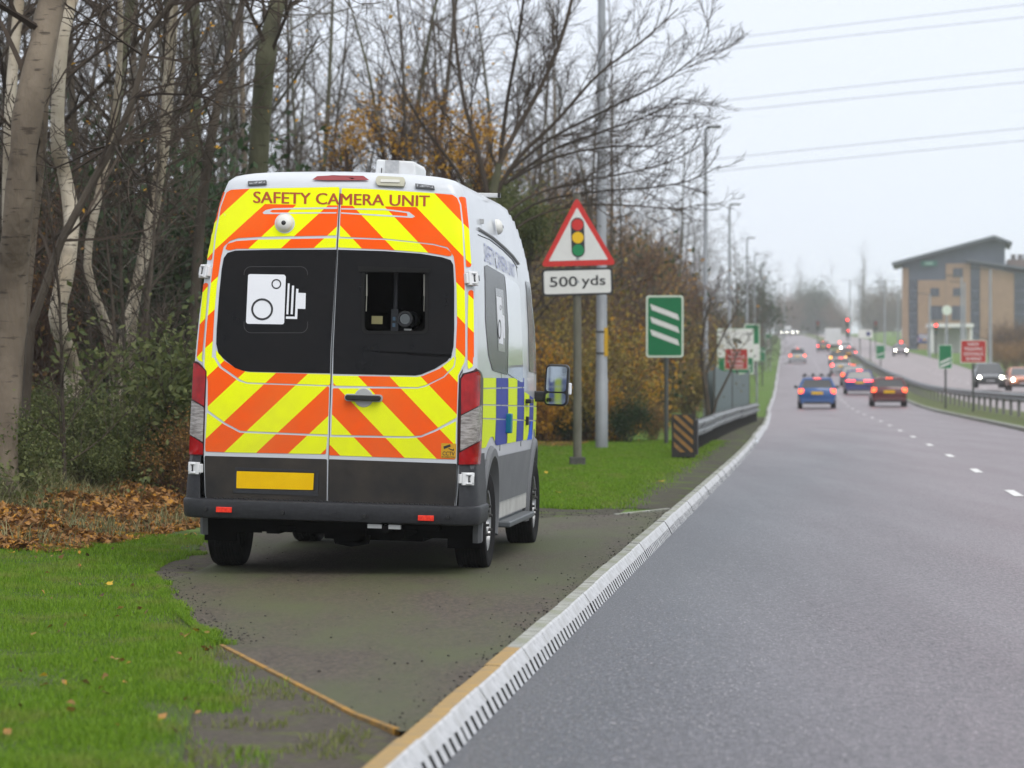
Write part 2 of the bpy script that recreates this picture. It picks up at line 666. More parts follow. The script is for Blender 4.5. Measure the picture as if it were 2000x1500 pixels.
# lane dashes: children of the road
dv = []
for n_ in range(-2, 34):
    yc = 36.1 + 8.95 * n_
    me = MB()
    V = []
    for yy in (yc - 1.0, yc - 0.5, yc, yc + 0.5, yc + 1.0):
        for o in (3.63, 3.75): V.append((K(yy) + o, yy, E(yy) + 0.02 * math.sin(o * 0.44) + 0.006))
    me.add(V, [(0, 1, 3, 2), (2, 3, 5, 4), (4, 5, 7, 6), (6, 7, 9, 8)])
    me.build('lane_dash', m_line, road)
for n_ in range(0, 24):
    yc = 100 + 9.0 * n_
    me = MB()
    V = []
    for yy in (yc - 1.0, yc + 1.0):
        for o in (13.3, 13.42): V.append((K(yy) + o, yy, E(yy) + 0.156))
    me.add(V, [(0, 1, 3, 2)])
    me.build('lane_dash', m_line, road2)

# worn dirt between kerb and grass
strip('layby_end_dirt', [-4.3, -3.5, -2.5, -1.5, -0.8, -0.15], np.arange(28.5, 31.9, 0.4), lambda x, y, o: gh(x, y) + 0.004, m_dirt2)
strip('kerbside_dirt', [-1.25, -1.0, -0.7, -0.4, -0.15], np.arange(31.5, 110, 1.0), lambda x, y, o: gh(x, y) + 0.008, m_dirt2)
# ------------------------------------------------------------------ the layby
LB_PX = [(300, 1118), (318, 1150), (345, 1190), (395, 1232), (440, 1264), (520, 1306), (610, 1354), (700, 1402), (781, 1445)]
left = [G(*p) for p in LB_PX]
kyl = np.linspace(left[-1][1], 32.0, 40)
right = [(K(float(q)) - 0.150, float(q)) for q in kyl]
top = [G(1290, 1003), G(1200, 1006), G(1100, 1010), G(1060, 1013), (-1.2, 29.3), (-2.58, 28.0), (-2.60, 26.2), G(400, 1076), G(330, 1100)]
poly = left + right + top
bm = bmesh.new()
vsb = [bm.verts.new((x, y_, 0)) for x, y_ in poly]
bm.faces.new(vsb)
for c in np.arange(9, 33, 0.5):
    bmesh.ops.bisect_plane(bm, geom=bm.verts[:] + bm.edges[:] + bm.faces[:], plane_co=(0, c, 0), plane_no=(0, 1, 0))
for c in np.arange(-4, 3, 0.5):
    bmesh.ops.bisect_plane(bm, geom=bm.verts[:] + bm.edges[:] + bm.faces[:], plane_co=(c, 0, 0), plane_no=(1, 0, 0))
for v in bm.verts:
    v.co.z = float(gh(v.co.x, v.co.y)) * 0 + 0.036 + 0.006 * mnoise.noise(Vector((v.co.x * 0.8, v.co.y * 0.5, 0)))
bmesh.ops.recalc_face_normals(bm, faces=bm.faces)
me = bpy.data.meshes.new('layby')
bm.to_mesh(me)
bm.free()
layby = link('layby', me, m_layby)
layby['kind'] = 'structure'
LAYBY = np.array(poly)


def in_poly(x, y, P):
    x = np.asarray(x); y = np.asarray(y)
    ins = np.zeros(x.shape, bool)
    j = len(P) - 1
    for i in range(len(P)):
        xi, yi = P[i]; xj, yj = P[j]
        c = ((yi > y) != (yj > y)) & (x < (xj - xi) * (y - yi) / (yj - yi + 1e-12) + xi)
        ins ^= c
        j = i
    return ins


# low edging along the layby mouth, each length a piece of its own
ed = empty('layby_edging', (0, 0, 0))
ed['kind'] = 'structure'
pe = [Vector((*G(*p), 0)) for p in [(432, 1262), (519, 1307), (606, 1352), (693, 1397), (776, 1440)]]
for a, b in zip(pe[:-1], pe[1:]):
    d = b - a
    L = d.length - 0.012
    me = MB().box((0, 0, 0), (0.028, L, 0.08))
    o_ = me.build('edging_block', m_edge_y, ed, bevel=0.003)
    o_.location = ((a.x + b.x) / 2, (a.y + b.y) / 2, 0.0005)
    o_.rotation_euler = (0, 0, -math.atan2(d.x, d.y))
# pale edging where the hard standing ends
ed2 = empty('pale_edging', (0, 0, 0))
ed2['kind'] = 'structure'
a, b = Vector((*G(1203, 1007), 0)), Vector((*G(1306, 1001), 0))
d = b - a
me = MB().box((0, 0, 0), (0.05, d.length, 0.1)).build('edging_block', m_kgrey, ed2, bevel=0.006)
me.location = ((a.x + b.x) / 2, (a.y + b.y) / 2, 0.0)
me.rotation_euler = (0, 0, -math.atan2(d.x, d.y))
# ------------------------------------------------------------------ safety camera van
m_vwhite = mat('van_white_paint', (0.62, 0.65, 0.69), 0.32, col2=(0.55, 0.58, 0.62), scale=1.3, detail=5, coat=0.5, spec=0.5)
m_vdark = mat('van_charcoal_plastic', (0.013, 0.014, 0.018), 0.5, col2=(0.024, 0.025, 0.030), scale=40, detail=5, bump=0.25, bscale=260, spec=0.5)
m_vlow = mat('van_grey_panel', (0.018, 0.017, 0.017), 0.45, col2=(0.044, 0.036, 0.029), scale=2.6, detail=9, spec=0.3)
m_clad = mat('van_side_cladding', (0.105, 0.11, 0.12), 0.5, col2=(0.14, 0.145, 0.152), scale=3, detail=7, bump=0.15, bscale=200)
m_seal = mat('rubber_seal', (0.07, 0.072, 0.075), 0.7)
m_glass = mat('dark_window', (0.004, 0.004, 0.0045), 0.12, col2=(0.007, 0.006, 0.006), scale=3, detail=4, spec=0.16)
m_black = mat('black_plastic', (0.012, 0.012, 0.013), 0.45)
m_hatch = mat('hatch_rubber', (0.006, 0.006, 0.006), 0.7, spec=0.2)
m_inner = mat('van_interior', (0.004, 0.004, 0.004), 0.95, spec=0.1)
m_red = mat('red_lens', (0.22, 0.003, 0.006), 0.12, col2=(0.40, 0.006, 0.008), scale=9, detail=2, coat=0.15, spec=0.3)
m_redlit = mat('red_reflector', (0.75, 0.02, 0.012), 0.2, col2=(0.95, 0.05, 0.02), scale=60, detail=2, coat=0.6)
m_clear = mat('clear_lens', (0.17, 0.15, 0.14), 0.2, col2=(0.40, 0.375, 0.36), scale=14, detail=3, stretch=(1, 1, 5), coat=0.3)
m_plate = mat('yellow_plate', (0.80, 0.47, 0.0), 0.5, col2=(0.86, 0.53, 0.0), scale=6, detail=6, spec=0.15)
m_symb = mat('white_vinyl', (0.80, 0.82, 0.86), 0.45)
m_ring = mat('black_vinyl', (0.02, 0.02, 0.022), 0.5)
m_text = mat('rust_red_vinyl', (0.42, 0.055, 0.006), 0.5)
m_btext = mat('blue_vinyl_text', (0.40, 0.43, 0.62), 0.5)
m_hinge = mat('hinge_white', (0.74, 0.75, 0.76), 0.4)
m_dome = mat('dome_white', (0.72, 0.72, 0.68), 0.35)
m_beige = mat('lamp_beige', (0.45, 0.44, 0.34), 0.5)
m_grey = mat('recess_grey', (0.42, 0.43, 0.43), 0.5)
m_tyre = mat('tyre_rubber', (0.005, 0.005, 0.006), 0.85, col2=(0.012, 0.011, 0.011), scale=20, spec=0.2, bump=0.3, bscale=90)
m_rim = mat('steel_rim', (0.42, 0.43, 0.44), 0.35, metal=0.8, col2=(0.25, 0.25, 0.25), scale=12)
m_chrome = mat('gas_strut', (0.55, 0.53, 0.45), 0.3, metal=0.6)
m_byel = mat('side_yellow_vinyl', (0.74, 0.90, 0.0), 0.5, spec=0.15)
m_bblue = mat('side_blue_vinyl', (0.035, 0.055, 0.34), 0.5, spec=0.15)
m_bblue2 = mat('bright_blue_vinyl', (0.0, 0.10, 0.75), 0.5, spec=0.15)
m_mirror = mat('mirror_glass', (0.42, 0.47, 0.52), 0.06, metal=1.0)
m_teal = mat('teal_cover', (0.0, 0.16, 0.24), 0.4)
m_amber = mat('amber_glow_part', (0.42, 0.40, 0.2), 0.5)
m_sideglass = mat('grey_side_glass', (0.030, 0.031, 0.034), 0.25, spec=0.16)


def chevron_mat():
    m = bpy.data.materials.new('chevron_vinyl')
    m.use_nodes = True
    n = m.node_tree
    b = n.nodes['Principled BSDF']
    b.inputs['Roughness'].default_value = 0.45
    b.inputs['Specular IOR Level'].default_value = 0.15
    t = n.nodes.new('ShaderNodeTexCoord')
    s = n.nodes.new('ShaderNodeSeparateXYZ')
    n.links.new(t.outputs['Object'], s.inputs[0])

    def ma(op, a, b_=None, c=None):
        q = n.nodes.new('ShaderNodeMath')
        q.operation = op
        for i_, x in enumerate((a, b_, c)):
            if x is None: continue
            if isinstance(x, (int, float)): q.inputs[i_].default_value = x
            else: n.links.new(x, q.inputs[i_])
        return q.outputs[0]
    ax = ma('ABSOLUTE', ma('ADD', s.outputs['X'], 0.0))
    S = ma('ADD', s.outputs['Z'], ma('MULTIPLY', ax, 0.98))
    tt = ma('DIVIDE', ma('SUBTRACT', S, 1.352), 0.442)
    fr = ma('FRACT', tt)
    org = ma('GREATER_THAN', fr, 0.5)
    band = ma('MULTIPLY', ma('GREATER_THAN', s.outputs['Z'], 2.592), ma('LESS_THAN', S, 3.30))
    org = ma('MULTIPLY', org, ma('SUBTRACT', 1.0, band))
    mixn = n.nodes.new('ShaderNodeMix')
    mixn.data_type = 'RGBA'
    n.links.new(org, mixn.inputs[0])
    mixn.inputs[6].default_value = (0.92, 1.0, 0.0, 1)
    mixn.inputs[7].default_value = (1.0, 0.105, 0.0, 1)
    # road grime, very light
    nz = n.nodes.new('ShaderNodeTexNoise')
    nz.inputs['Scale'].default_value = 1.7
    nz.inputs['Detail'].default_value = 7
    n.links.new(t.outputs['Object'], nz.inputs['Vector'])
    mr_ = n.nodes.new('ShaderNodeMapRange')
    mr_.inputs['From Min'].default_value = 0.45
    mr_.inputs['From Max'].default_value = 0.85
    mr_.inputs['To Max'].default_value = 0.22
    n.links.new(nz.outputs['Fac'], mr_.inputs['Value'])
    m2 = n.nodes.new('ShaderNodeMix')
    m2.data_type = 'RGBA'
    n.links.new(mr_.outputs[0], m2.inputs[0])
    n.links.new(mixn.outputs[2], m2.inputs[6])
    m2.inputs[7].default_value = (0.45, 0.38, 0.10, 1)
    nz2 = n.nodes.new('ShaderNodeTexNoise')
    nz2.inputs['Scale'].default_value = 9.0
    nz2.inputs['Detail'].default_value = 8
    n.links.new(t.outputs['Object'], nz2.inputs['Vector'])
    film = ma('MULTIPLY', ma('MULTIPLY', ma('SUBTRACT', 1.45, s.outputs['Z']), 0.55), nz2.outputs['Fac'])
    film = ma('MINIMUM', ma('MAXIMUM', film, 0.0), 0.16)
    m3 = n.nodes.new('ShaderNodeMix')
    m3.data_type = 'RGBA'
    n.links.new(film, m3.inputs[0])
    n.links.new(m2.outputs[2], m3.inputs[6])
    m3.inputs[7].default_value = (0.20, 0.16, 0.11, 1)
    n.links.new(m3.outputs[2], b.inputs['Base Color'])
    return m


m_chev = chevron_mat()

TH = R(6.2)
VX, VY, VZ = -1.285, 20.75, 0.036
VROLL, BROLL = R(0.35), R(1.15)
Mv = Matrix.Translation((VX, VY, VZ)) @ Matrix.Rotation(-TH, 4, 'Z') @ Matrix.Rotation(VROLL, 4, 'Y')
MB_ = Matrix.Translation((0, 0, 0.35)) @ Matrix.Rotation(BROLL, 4, 'Y') @ Matrix.Translation((0, 0, -0.35))
MVB = Mv @ MB_
MVBi = MVB.inverted()
RC = 0.09
_wz = [0.2, 0.5, 0.75, 1.1, 1.45, 1.8, 2.16, 2.41, 2.6, 2.70, 2.755, 2.79, 2.815, 2.832, 2.845, 2.852]
_ww = [0.985, 0.995, 1.005, 1.012, 1.005, 0.987, 0.955, 0.918, 0.88, 0.853, 0.832, 0.79, 0.70, 0.52, 0.28, 0.0]
_rz = [0.2, 1.0, 1.3, 1.6, 2.0, 2.4, 2.70, 2.76, 2.80, 2.83, 2.852]
_ry = [0.0, 0.0, 0.012, 0.035, 0.08, 0.135, 0.19, 0.21, 0.25, 0.32, 0.46]
_fy = [0, 3.6, 4.2, 4.7, 5.1, 5.35, 5.5, 5.56]
_ff = [1, 1, 0.985, 0.955, 0.91, 0.85, 0.74, 0.6]
_ty = [0, 2.6, 3.2, 3.6, 3.9, 4.15, 4.45, 4.75, 4.95, 5.2, 5.42, 5.56]
_tz = [2.86, 2.86, 2.80, 2.70, 2.56, 2.37, 2.03, 1.68, 1.47, 1.30, 1.12, 0.85]


def W(z): return np.interp(z, _wz, _ww)
def YR(z): return np.interp(z, _rz, _ry)
def FF(y_): return np.interp(y_, _fy, _ff)
def TT(y_): return np.interp(y_, _ty, _tz)


def corner(d):
    d = np.clip(d, 0, RC)
    return RC - np.sqrt(np.maximum(RC * RC - (RC - d) ** 2, 0))


def inside(x, y_, z):
    d = y_ - YR(z)
    return (d >= 0) & (np.abs(x) < (W(z) - corner(d)) * FF(y_)) & (z < TT(y_)) & (z > 0.1)


def hits(Q):
    """where lines of sight through photo pixels meet the van's skin: body coordinates and outward normals"""
    Q = np.array(Q, float).reshape(-1, 2)
    o = MVBi @ Vector((0, 0, CH))
    M3 = np.array(MVBi.to_3x3())
    P = np.zeros((len(Q), 3))
    todo = np.arange(len(Q))
    t = np.linspace(19.8, 27.2, 420)
    for _ in range(60):
        if not len(todo): break
        q = Q[todo]
        d = np.stack([(q[:, 0] - 1000) / F, np.ones(len(q)), -(q[:, 1] - HY) / F], 1) @ M3.T
        X, Y_, Z = [o[a] + d[:, a:a + 1] * t for a in range(3)]
        ins = inside(X, Y_, Z)
        ok = ins.any(1)
        i_ = np.argmax(ins, 1)
        a, b = t[np.maximum(i_ - 1, 0)], t[i_]
        for _k in range(18):
            c = (a + b) / 2
            m_ = inside(o.x + d[:, 0] * c, o.y + d[:, 1] * c, o.z + d[:, 2] * c)
            b = np.where(m_, c, b)
            a = np.where(m_, a, c)
        pts = np.stack([o[k] + d[:, k] * b for k in range(3)], 1)
        P[todo[ok]] = pts[ok]
        Q[todo[~ok], 0] += np.where(Q[todo[~ok], 0] < 650, 1.0, -1.0)
        todo = todo[~ok]
    out_ = []
    for p in P:
        p = Vector(p)
        dd = p.y - float(YR(p.z))
        s = 1 if p.x > 0 else -1
        wx = float(W(p.z)) - RC
        slope = (float(YR(p.z + 0.02)) - float(YR(p.z - 0.02))) / 0.04
        wslope = (float(W(p.z + 0.02)) - float(W(p.z - 0.02))) / 0.04
        if dd > RC: nn = Vector((s, 0, -wslope))
        elif abs(p.x) < wx: nn = Vector((0, -1, slope))
        else:
            nn = Vector((s * (abs(p.x) - wx), dd - RC, 0))
            if nn.length < 1e-6: nn = Vector((0, -1, 0))
            nn.normalize()
            nn.z = slope * abs(nn.y) - wslope * abs(nn.x)
        out_.append((p, nn.normalized()))
    return out_


def hit(px, py): return hits([(px, py)])[0]


def c1(*L): return [(340 + x / 3.5725, 280 + y_ / 3.5725) for x, y_ in L]
def c2(*L): return [(640 + x / 3.572, 280 + y_ / 3.572) for x, y_ in L]
def c3(*L): return [(340 + x / 3.3333, 680 + y_ / 3.3333) for x, y_ in L]
def c4(*L): return [(640 + x / 3.334, 680 + y_ / 3.334) for x, y_ in L]
def c5(*L): return [(900 + x / 3.0, 440 + y_ / 3.0) for x, y_ in L]
def c6(*L): return [(940 + x / 5.172, 840 + y_ / 5.172) for x, y_ in L]


def dilate(P, d):
    n = len(P)
    A = sum(P[i][0] * P[(i + 1) % n][1] - P[(i + 1) % n][0] * P[i][1] for i in range(n))
    sg = 1 if A > 0 else -1
    Q = []
    for i in range(n):
        p0, p1, p2 = Vector(P[i - 1]), Vector(P[i]), Vector(P[(i + 1) % n])
        n1, n2 = (p1 - p0), (p2 - p1)
        n1 = Vector((n1.y, -n1.x)).normalized() * sg if n1.length > 1e-9 else Vector((0, 0))
        n2 = Vector((n2.y, -n2.x)).normalized() * sg if n2.length > 1e-9 else Vector((0, 0))
        m_ = n1 + n2
        if m_.length < 1e-6: m_ = n1
        m_.normalize()
        Q.append((p1.x + m_.x * d, p1.y + m_.y * d))
    return Q


def round_poly(P, r=2.2):
    """small rounded corners on sharp vertices"""
    n = len(P)
    Q = []
    for i in range(n):
        p0, p1, p2 = Vector(P[i - 1]), Vector(P[i]), Vector(P[(i + 1) % n])
        a, b = p0 - p1, p2 - p1
        if a.length < 1e-6 or b.length < 1e-6: continue
        ang = a.angle(b)
        rr = min(r, a.length * 0.4, b.length * 0.4)
        if ang > R(150) or rr < 0.3:
            Q.append(tuple(p1)); continue
        s, e_ = p1 + a.normalized() * rr, p1 + b.normalized() * rr
        for k in range(4):
            t = k / 3
            q = s * (1 - t) ** 2 + p1 * (2 * t * (1 - t)) + e_ * t * t
            Q.append(tuple(q))
    return Q


def sheet(name, P, off, material, parent, hole=None, step=15, thick=0.0, rnd=2.2, xstep=11):
    if rnd: P = round_poly(P, rnd)
    bm = bmesh.new()
    bm.faces.new([bm.verts.new((x, y_, 0)) for x, y_ in P])
    bm.normal_update()
    bmesh.ops.triangulate(bm, faces=bm.faces[:])
    xs = [p[0] for p in P]; ysx = [p[1] for p in P]
    cutx = list(np.arange(min(xs) + (xstep or step * 2), max(xs), xstep or step * 2))
    cuty = list(np.arange(min(ysx) + step, max(ysx), step))
    if hole: cutx += [hole[0], hole[2]]; cuty += [hole[1], hole[3]]
    for c in cutx: bmesh.ops.bisect_plane(bm, geom=bm.verts[:] + bm.edges[:] + bm.faces[:], plane_co=(c, 0, 0), plane_no=(1, 0, 0))
    for c in cuty: bmesh.ops.bisect_plane(bm, geom=bm.verts[:] + bm.edges[:] + bm.faces[:], plane_co=(0, c, 0), plane_no=(0, 1, 0))
    if hole:
        dl = []
        for f in bm.faces:
            c = f.calc_center_median()
            if hole[0] < c.x < hole[2] and hole[1] < c.y < hole[3]: dl.append(f)
        bmesh.ops.delete(bm, geom=dl, context='FACES')
    bmesh.ops.remove_doubles(bm, verts=bm.verts, dist=0.02)
    acc = Vector()
    for v, (p, nn) in zip(bm.verts, hits([(v.co.x, v.co.y) for v in bm.verts])):
        v.co = p + nn * off
        acc += nn
    bm.normal_update()
    tot = Vector()
    for f in bm.faces: tot += f.normal * f.calc_area()
    if tot.dot(acc) < 0: bmesh.ops.reverse_faces(bm, faces=bm.faces[:])
    if thick:
        bm.normal_update()
        bmesh.ops.solidify(bm, geom=bm.faces[:], thickness=thick)
    me = bpy.data.meshes.new(name)
    bm.to_mesh(me)
    bm.free()
    o = link(name, me, material, parent)
    shade_auto(me, 40)
    return o


def vtext(name, s, quad, off, material, parent, bold=0.0):
    """lettering laid on the skin; quad = lower left, lower right, upper left, upper right in photo pixels"""
    V, T, asp = text_tris(s, bold)
    bl, br, tl, tr = [Vector(q) for q in quad]
    vs_ = []
    for u, v in V:
        p = (bl * (1 - u) + br * u) * (1 - v) + (tl * (1 - u) + tr * u) * v
        vs_.append((p.x, p.y))
    vs_ = [tuple(h + nn * off) for h, nn in hits(vs_)]
    me = bpy.data.meshes.new(name)
    me.from_pydata(vs_, [], T)
    me.update()
    return link(name, me, material, parent)


van = empty('camera_van')
van.matrix_world = Mv
tag(van, 'white safety camera van with yellow and orange chevron rear doors parked in layby', 'van')


def part(name, mb_, material, parent=None, smooth=False, bevel=0.0):
    o = mb_.build(name, material, parent or van, smooth, bevel)
    if parent is None: o.matrix_local = MB_.copy()
    return o


# --- body shell
ZL = [0.80, 0.85, 0.9, 0.95, 1.0, 1.08, 1.16, 1.24, 1.32, 1.4, 1.5, 1.6, 1.7, 1.8, 1.9, 2.0, 2.1, 2.2, 2.3, 2.4, 2.48, 2.55, 2.62, 2.68, 2.72, 2.755, 2.775, 2.79, 2.805, 2.818, 2.828, 2.837, 2.845, 2.852]
DL = [0.0, 0.004, 0.012, 0.026, 0.05, RC, 0.16, 0.28, 0.4] + list(np.arange(0.45, 1.75, 0.05)) + list(np.arange(1.8, 3.7, 0.15)) + list(np.arange(3.75, 5.05, 0.05)) + [5.1, 5.2, 5.3, 5.4, 5.47, 5.52, 5.55]
WHL = [(1.03, 0.36), (4.33, 0.36)]
RA = 0.47


def shell(zl, off, cut=True):
    m_ = MB()
    full = [(-1, z) for z in zl] + [(1, z) for z in zl[::-1] if True]
    n = len(full)
    for d in DL:
        for s, z in full:
            y_ = d + float(YR(z)) * (1 - float(sst(0.1, 1.2, d)))
            x = (float(W(z)) - float(corner(d)) + off) * float(FF(y_))
            t = float(TT(y_))
            zz = z if z < t else t - 0.05 * (x / 1.0) ** 2
            m_.v.append((s * x, y_, zz))
    for j in range(len(DL) - 1):
        for k in range(n - 1):
            q = (j * n + k, j * n + k + 1, (j + 1) * n + k + 1, (j + 1) * n + k)
            if k == len(zl) - 1 and zl[-1] < 2.8: continue
            if cut:
                c = [sum(m_.v[i_][a] for i_ in q) / 4 for a in range(3)]
                if any(math.hypot(c[1] - wy, c[2] - wz) < RA and c[2] < 1.0 for wy, wz in WHL): continue
            m_.f.append(q); m_.mi.append(0)
    # nose
    if zl[-1] > 2.8:
        b = (len(DL) - 1) * n
        m_.f.append(tuple(b + k for k in range(n))); m_.mi.append(0)
    return m_


sh = shell(ZL, 0.0)
nz_ = len(ZL)
nn_ = 2 * nz_
for k in range(ZL.index(2.68), nz_ - 1):      # the roof header above the doors
    sh.f.append((k, k + 1, nn_ - 2 - k, nn_ - 1 - k)); sh.mi.append(0)
body = part('body', sh, m_vwhite, smooth=True)
cl = part('lower_cladding', shell([0.47, 0.52, 0.57, 0.62, 0.67, 0.72, 0.77, 0.82], 0.010), m_clad, smooth=True)

# --- rear frame, doors
HOLE = (712.0, 531.0, 831.5, 648.0)
frame_px = c1((300, 335), (420, 290), (540, 285), (1165, 275)) + c2((92, 275), (720, 300), (900, 330), (960, 400), (1005, 850), (1022, 1490)) + \
    c4((950, 100), (985, 200), (970, 760), (860, 800), (835, 1050), (0, 1025)) + c3((1003, 1025), (225, 1010), (200, 960), (190, 700), (120, 690), (140, 100)) + c1((158, 1500), (205, 985), (235, 800))
frame = sheet('rear_frame', frame_px, -0.010, m_vwhite, van, hole=HOLE, rnd=0)
frame.matrix_local = MB_.copy()

DL_px = c1((362, 352), (378, 330), (402, 317), (540, 311), (1158, 302)) + c3((1024, 5), (1013, 400), (1000, 1012), (240, 997), (212, 985), (203, 940), (196, 705), (210, 220), (190, 100), (197, 10)) + c1((208, 1500), (224, 1280), (249, 1020), (275, 790), (292, 640), (327, 450))
DR_px = c2((94, 303), (400, 318), (720, 342), (875, 353), (905, 378), (925, 430), (945, 600), (960, 900), (968, 1200), (969, 1490)) + c4((898, 100), (856, 180), (845, 500), (843, 730), (834, 960), (826, 1045), (700, 1040), (4, 1014), (20, 400), (36, 5))
doors = []
for nm, P in (('left', DL_px), ('right', DR_px)):
    hl = HOLE if nm == 'right' else None
    dsh = sheet('door', P, 0.012, m_vwhite, van, hole=hl, thick=0.020, rnd=3)
    dsh.matrix_local = MB_.copy()
    sheet('door_seal', dilate(P, 1.5), -0.003, m_seal, dsh, hole=hl, rnd=0)
    doors.append(dsh)
dL, dR = doors

# reflective chevron stickers
LA = c1((374, 348), (405, 328), (540, 320), (1148, 310), (1157, 318), (1135, 645), (600, 655), (450, 664), (395, 682), (350, 722), (330, 800), (302, 990), (285, 1180), (272, 1400), (266, 1500)) + \
    c3((259, 60), (298, 128), (426, 217), (480, 233), (1008, 250), (1012, 258), (1003, 562), (435, 538), (335, 485), (222, 403), (222, 218), (200, 110), (207, 20)) + \
    c1((215, 1500), (232, 1280), (257, 1020), (285, 790), (302, 640), (337, 450))
LB = c1((360, 740), (375, 704), (440, 684), (590, 674), (1135, 664), (1130, 730), (700, 736), (440, 738), (385, 750))
LC = c3((276, 12), (330, 83), (400, 128), (480, 157), (1020, 172), (1018, 242), (480, 224), (435, 207), (312, 120), (276, 60))
LD = c3((217, 420), (330, 498), (430, 550), (1000, 575), (990, 690), (350, 678), (207, 672), (205, 640))
RAp = c2((100, 318), (330, 325), (720, 350), (868, 362), (897, 385), (915, 430), (935, 600), (950, 900), (958, 1200), (959, 1490)) + \
    c4((889, 95), (850, 180), (842, 452), (700, 530), (610, 568), (530, 574), (25, 564), (36, 262), (590, 264), (640, 252), (762, 190), (830, 120), (838, 60)) + \
    c2((893, 1490), (905, 1250), (900, 1000), (890, 850), (880, 790), (840, 728), (740, 703), (400, 666), (85, 654))
RB = c2((80, 666), (400, 676), (600, 695), (740, 712), (830, 735), (865, 765), (868, 785), (845, 790), (700, 765), (400, 743), (75, 729))
RCp = c4((35, 180), (580, 188), (620, 182), (730, 135), (800, 80), (825, 55), (830, 75), (820, 120), (755, 185), (640, 242), (590, 255), (40, 245))
RD = c4((15, 578), (530, 586), (612, 580), (705, 543), (838, 475), (832, 724), (440, 712), (12, 697))
for dr, L in ((dL, (LA, LB, LC, LD)), (dR, (RAp, RB, RCp, RD))):
    for P in L: sheet('chevron_sticker', P, 0.0150, m_chev, dr)
LP1 = c1((322, 347), (340, 338), (365, 345), (340, 415), (300, 590), (268, 800), (262, 815), (236, 815), (232, 800), (262, 620), (290, 480))
LP2 = c1((207, 985), (220, 973), (240, 978), (215, 1280), (196, 1500)) + c3((190, 92), (158, 78), (152, 60)) + c1((160, 1500), (178, 1300))
RP1 = c2((912, 380), (925, 373), (955, 376), (962, 390), (985, 620), (1000, 850), (992, 862), (965, 862), (950, 640), (930, 500))
RP2 = c2((980, 1032), (1000, 1022), (1014, 1032), (1017, 1200), (1018, 1490)) + c4((945, 60), (943, 120), (915, 138), (910, 115)) + c2((975, 1490), (976, 1200))
for P in (LP1, LP2, RP1, RP2):
    sheet('pillar_sticker', P, 0.004, m_chev, frame, xstep=6, step=14)

# grey pressing around the grab rail, as left bare between the stickers
sheet('bare_strip', c1((620, 488), (640, 470), (700, 456), (1142, 448), (1140, 461), (830, 464), (690, 468), (670, 478), (690, 487), (1136, 484), (1136, 493), (830, 494), (700, 497), (630, 497)), 0.0162, m_vwhite, dL, step=6, rnd=0.8)
sheet('bare_strip', c2((97, 456), (400, 460), (570, 482), (612, 515), (590, 524), (400, 513), (96, 494), (96, 485), (400, 503), (560, 512), (555, 490), (400, 470), (96, 465)), 0.0162, m_vwhite, dR, step=6, rnd=0.8)
sheet('camera_base', circ(557, 437, 19.6, 28), 0.0168, m_vwhite, dL, rnd=0)

# windows
WL = c1((1137, 744), (700, 744), (430, 750), (375, 767), (350, 802), (335, 880), (318, 1050), (300, 1300), (297, 1400), (312, 1465), (345, 1500)) + c3((352, 92), (400, 130), (450, 148), (500, 155), (1018, 165), (1022, 10))
WR = c2((75, 744), (400, 754), (650, 772), (800, 797), (860, 817), (878, 850), (885, 1000), (885, 1300), (880, 1420), (860, 1500)) + c4((812, 42), (780, 85), (700, 135), (610, 173), (570, 179), (37, 168), (40, 5))
wl = sheet('window', WL, 0.0156, m_glass, dL, rnd=0)
wr = sheet('window', WR, 0.0156, m_glass, dR, hole=HOLE, rnd=0)
for w_ in (wl, wr): w_.data.polygons.foreach_set('use_smooth', [False] * len(w_.data.polygons))
# faint panel edge round the symbol and frame round the opening
def ringpoly(x0, y0, x1, y1, r, t):
    a = rrect(x0, y0, x1, y1, r, 6)
    b = rrect(x0 + t, y0 + t, x1 - t, y1 - t, max(r - t, 0.5), 6)
    return a + [a[0]] + [b[0]] + b[::-1]


def ring_sheet(name, a, b, off, material, parent, thick=0.0):
    V, Fc = [], []
    for q in a + b:
        h, nn = hit(*q)
        V.append(tuple(h + nn * off))
    n = len(a)
    for k in range(n): Fc.append((k, (k + 1) % n, n + (k + 1) % n, n + k))
    if thick:
        V2 = [tuple(Vector(p) + Vector((0, thick, 0))) for p in V]
        V += V2
        for k in range(n):
            k2 = (k + 1) % n
            Fc.append((k, k2, 2 * n + k2, 2 * n + k))
            Fc.append((n + k, n + k2, 3 * n + k2, 3 * n + k))
    return MB().add(V, Fc).build(name, material, parent)


m_thin = mat('panel_edge', (0.03, 0.03, 0.03), 0.4)
ring_sheet('access_panel', rrect(477, 521, 602, 651, 14, 5), rrect(478.0, 522.0, 601, 650, 13.5, 5), 0.0158, m_thin, dL)
ring_sheet('hatch_frame', rrect(707, 527, 837, 653, 12, 6), rrect(713, 532, 831, 647, 9, 6), 0.022, m_hatch, dR, thick=0.010)
sheet('hatch_hood', [(700, 521), (842, 526), (842, 534), (702, 532)], 0.030, m_hatch, dR, thick=0.014, rnd=1)

# the camera symbol
sheet('camera_symbol', c1((520, 922), (530, 915), (772, 919), (783, 932), (771, 1256), (762, 1265), (516, 1261), (505, 1250)), 0.0172, m_symb, dL, rnd=1.5)
def ring_px(cx, cy, r, t, off, material, parent, kx=1.0):
    return ring_sheet('symbol_ring', [(cx + (x - cx) * kx, y_) for x, y_ in circ(cx, cy, r, 32)], [(cx + (x - cx) * kx, y_) for x, y_ in circ(cx, cy, r - t, 32)], off, material, parent)


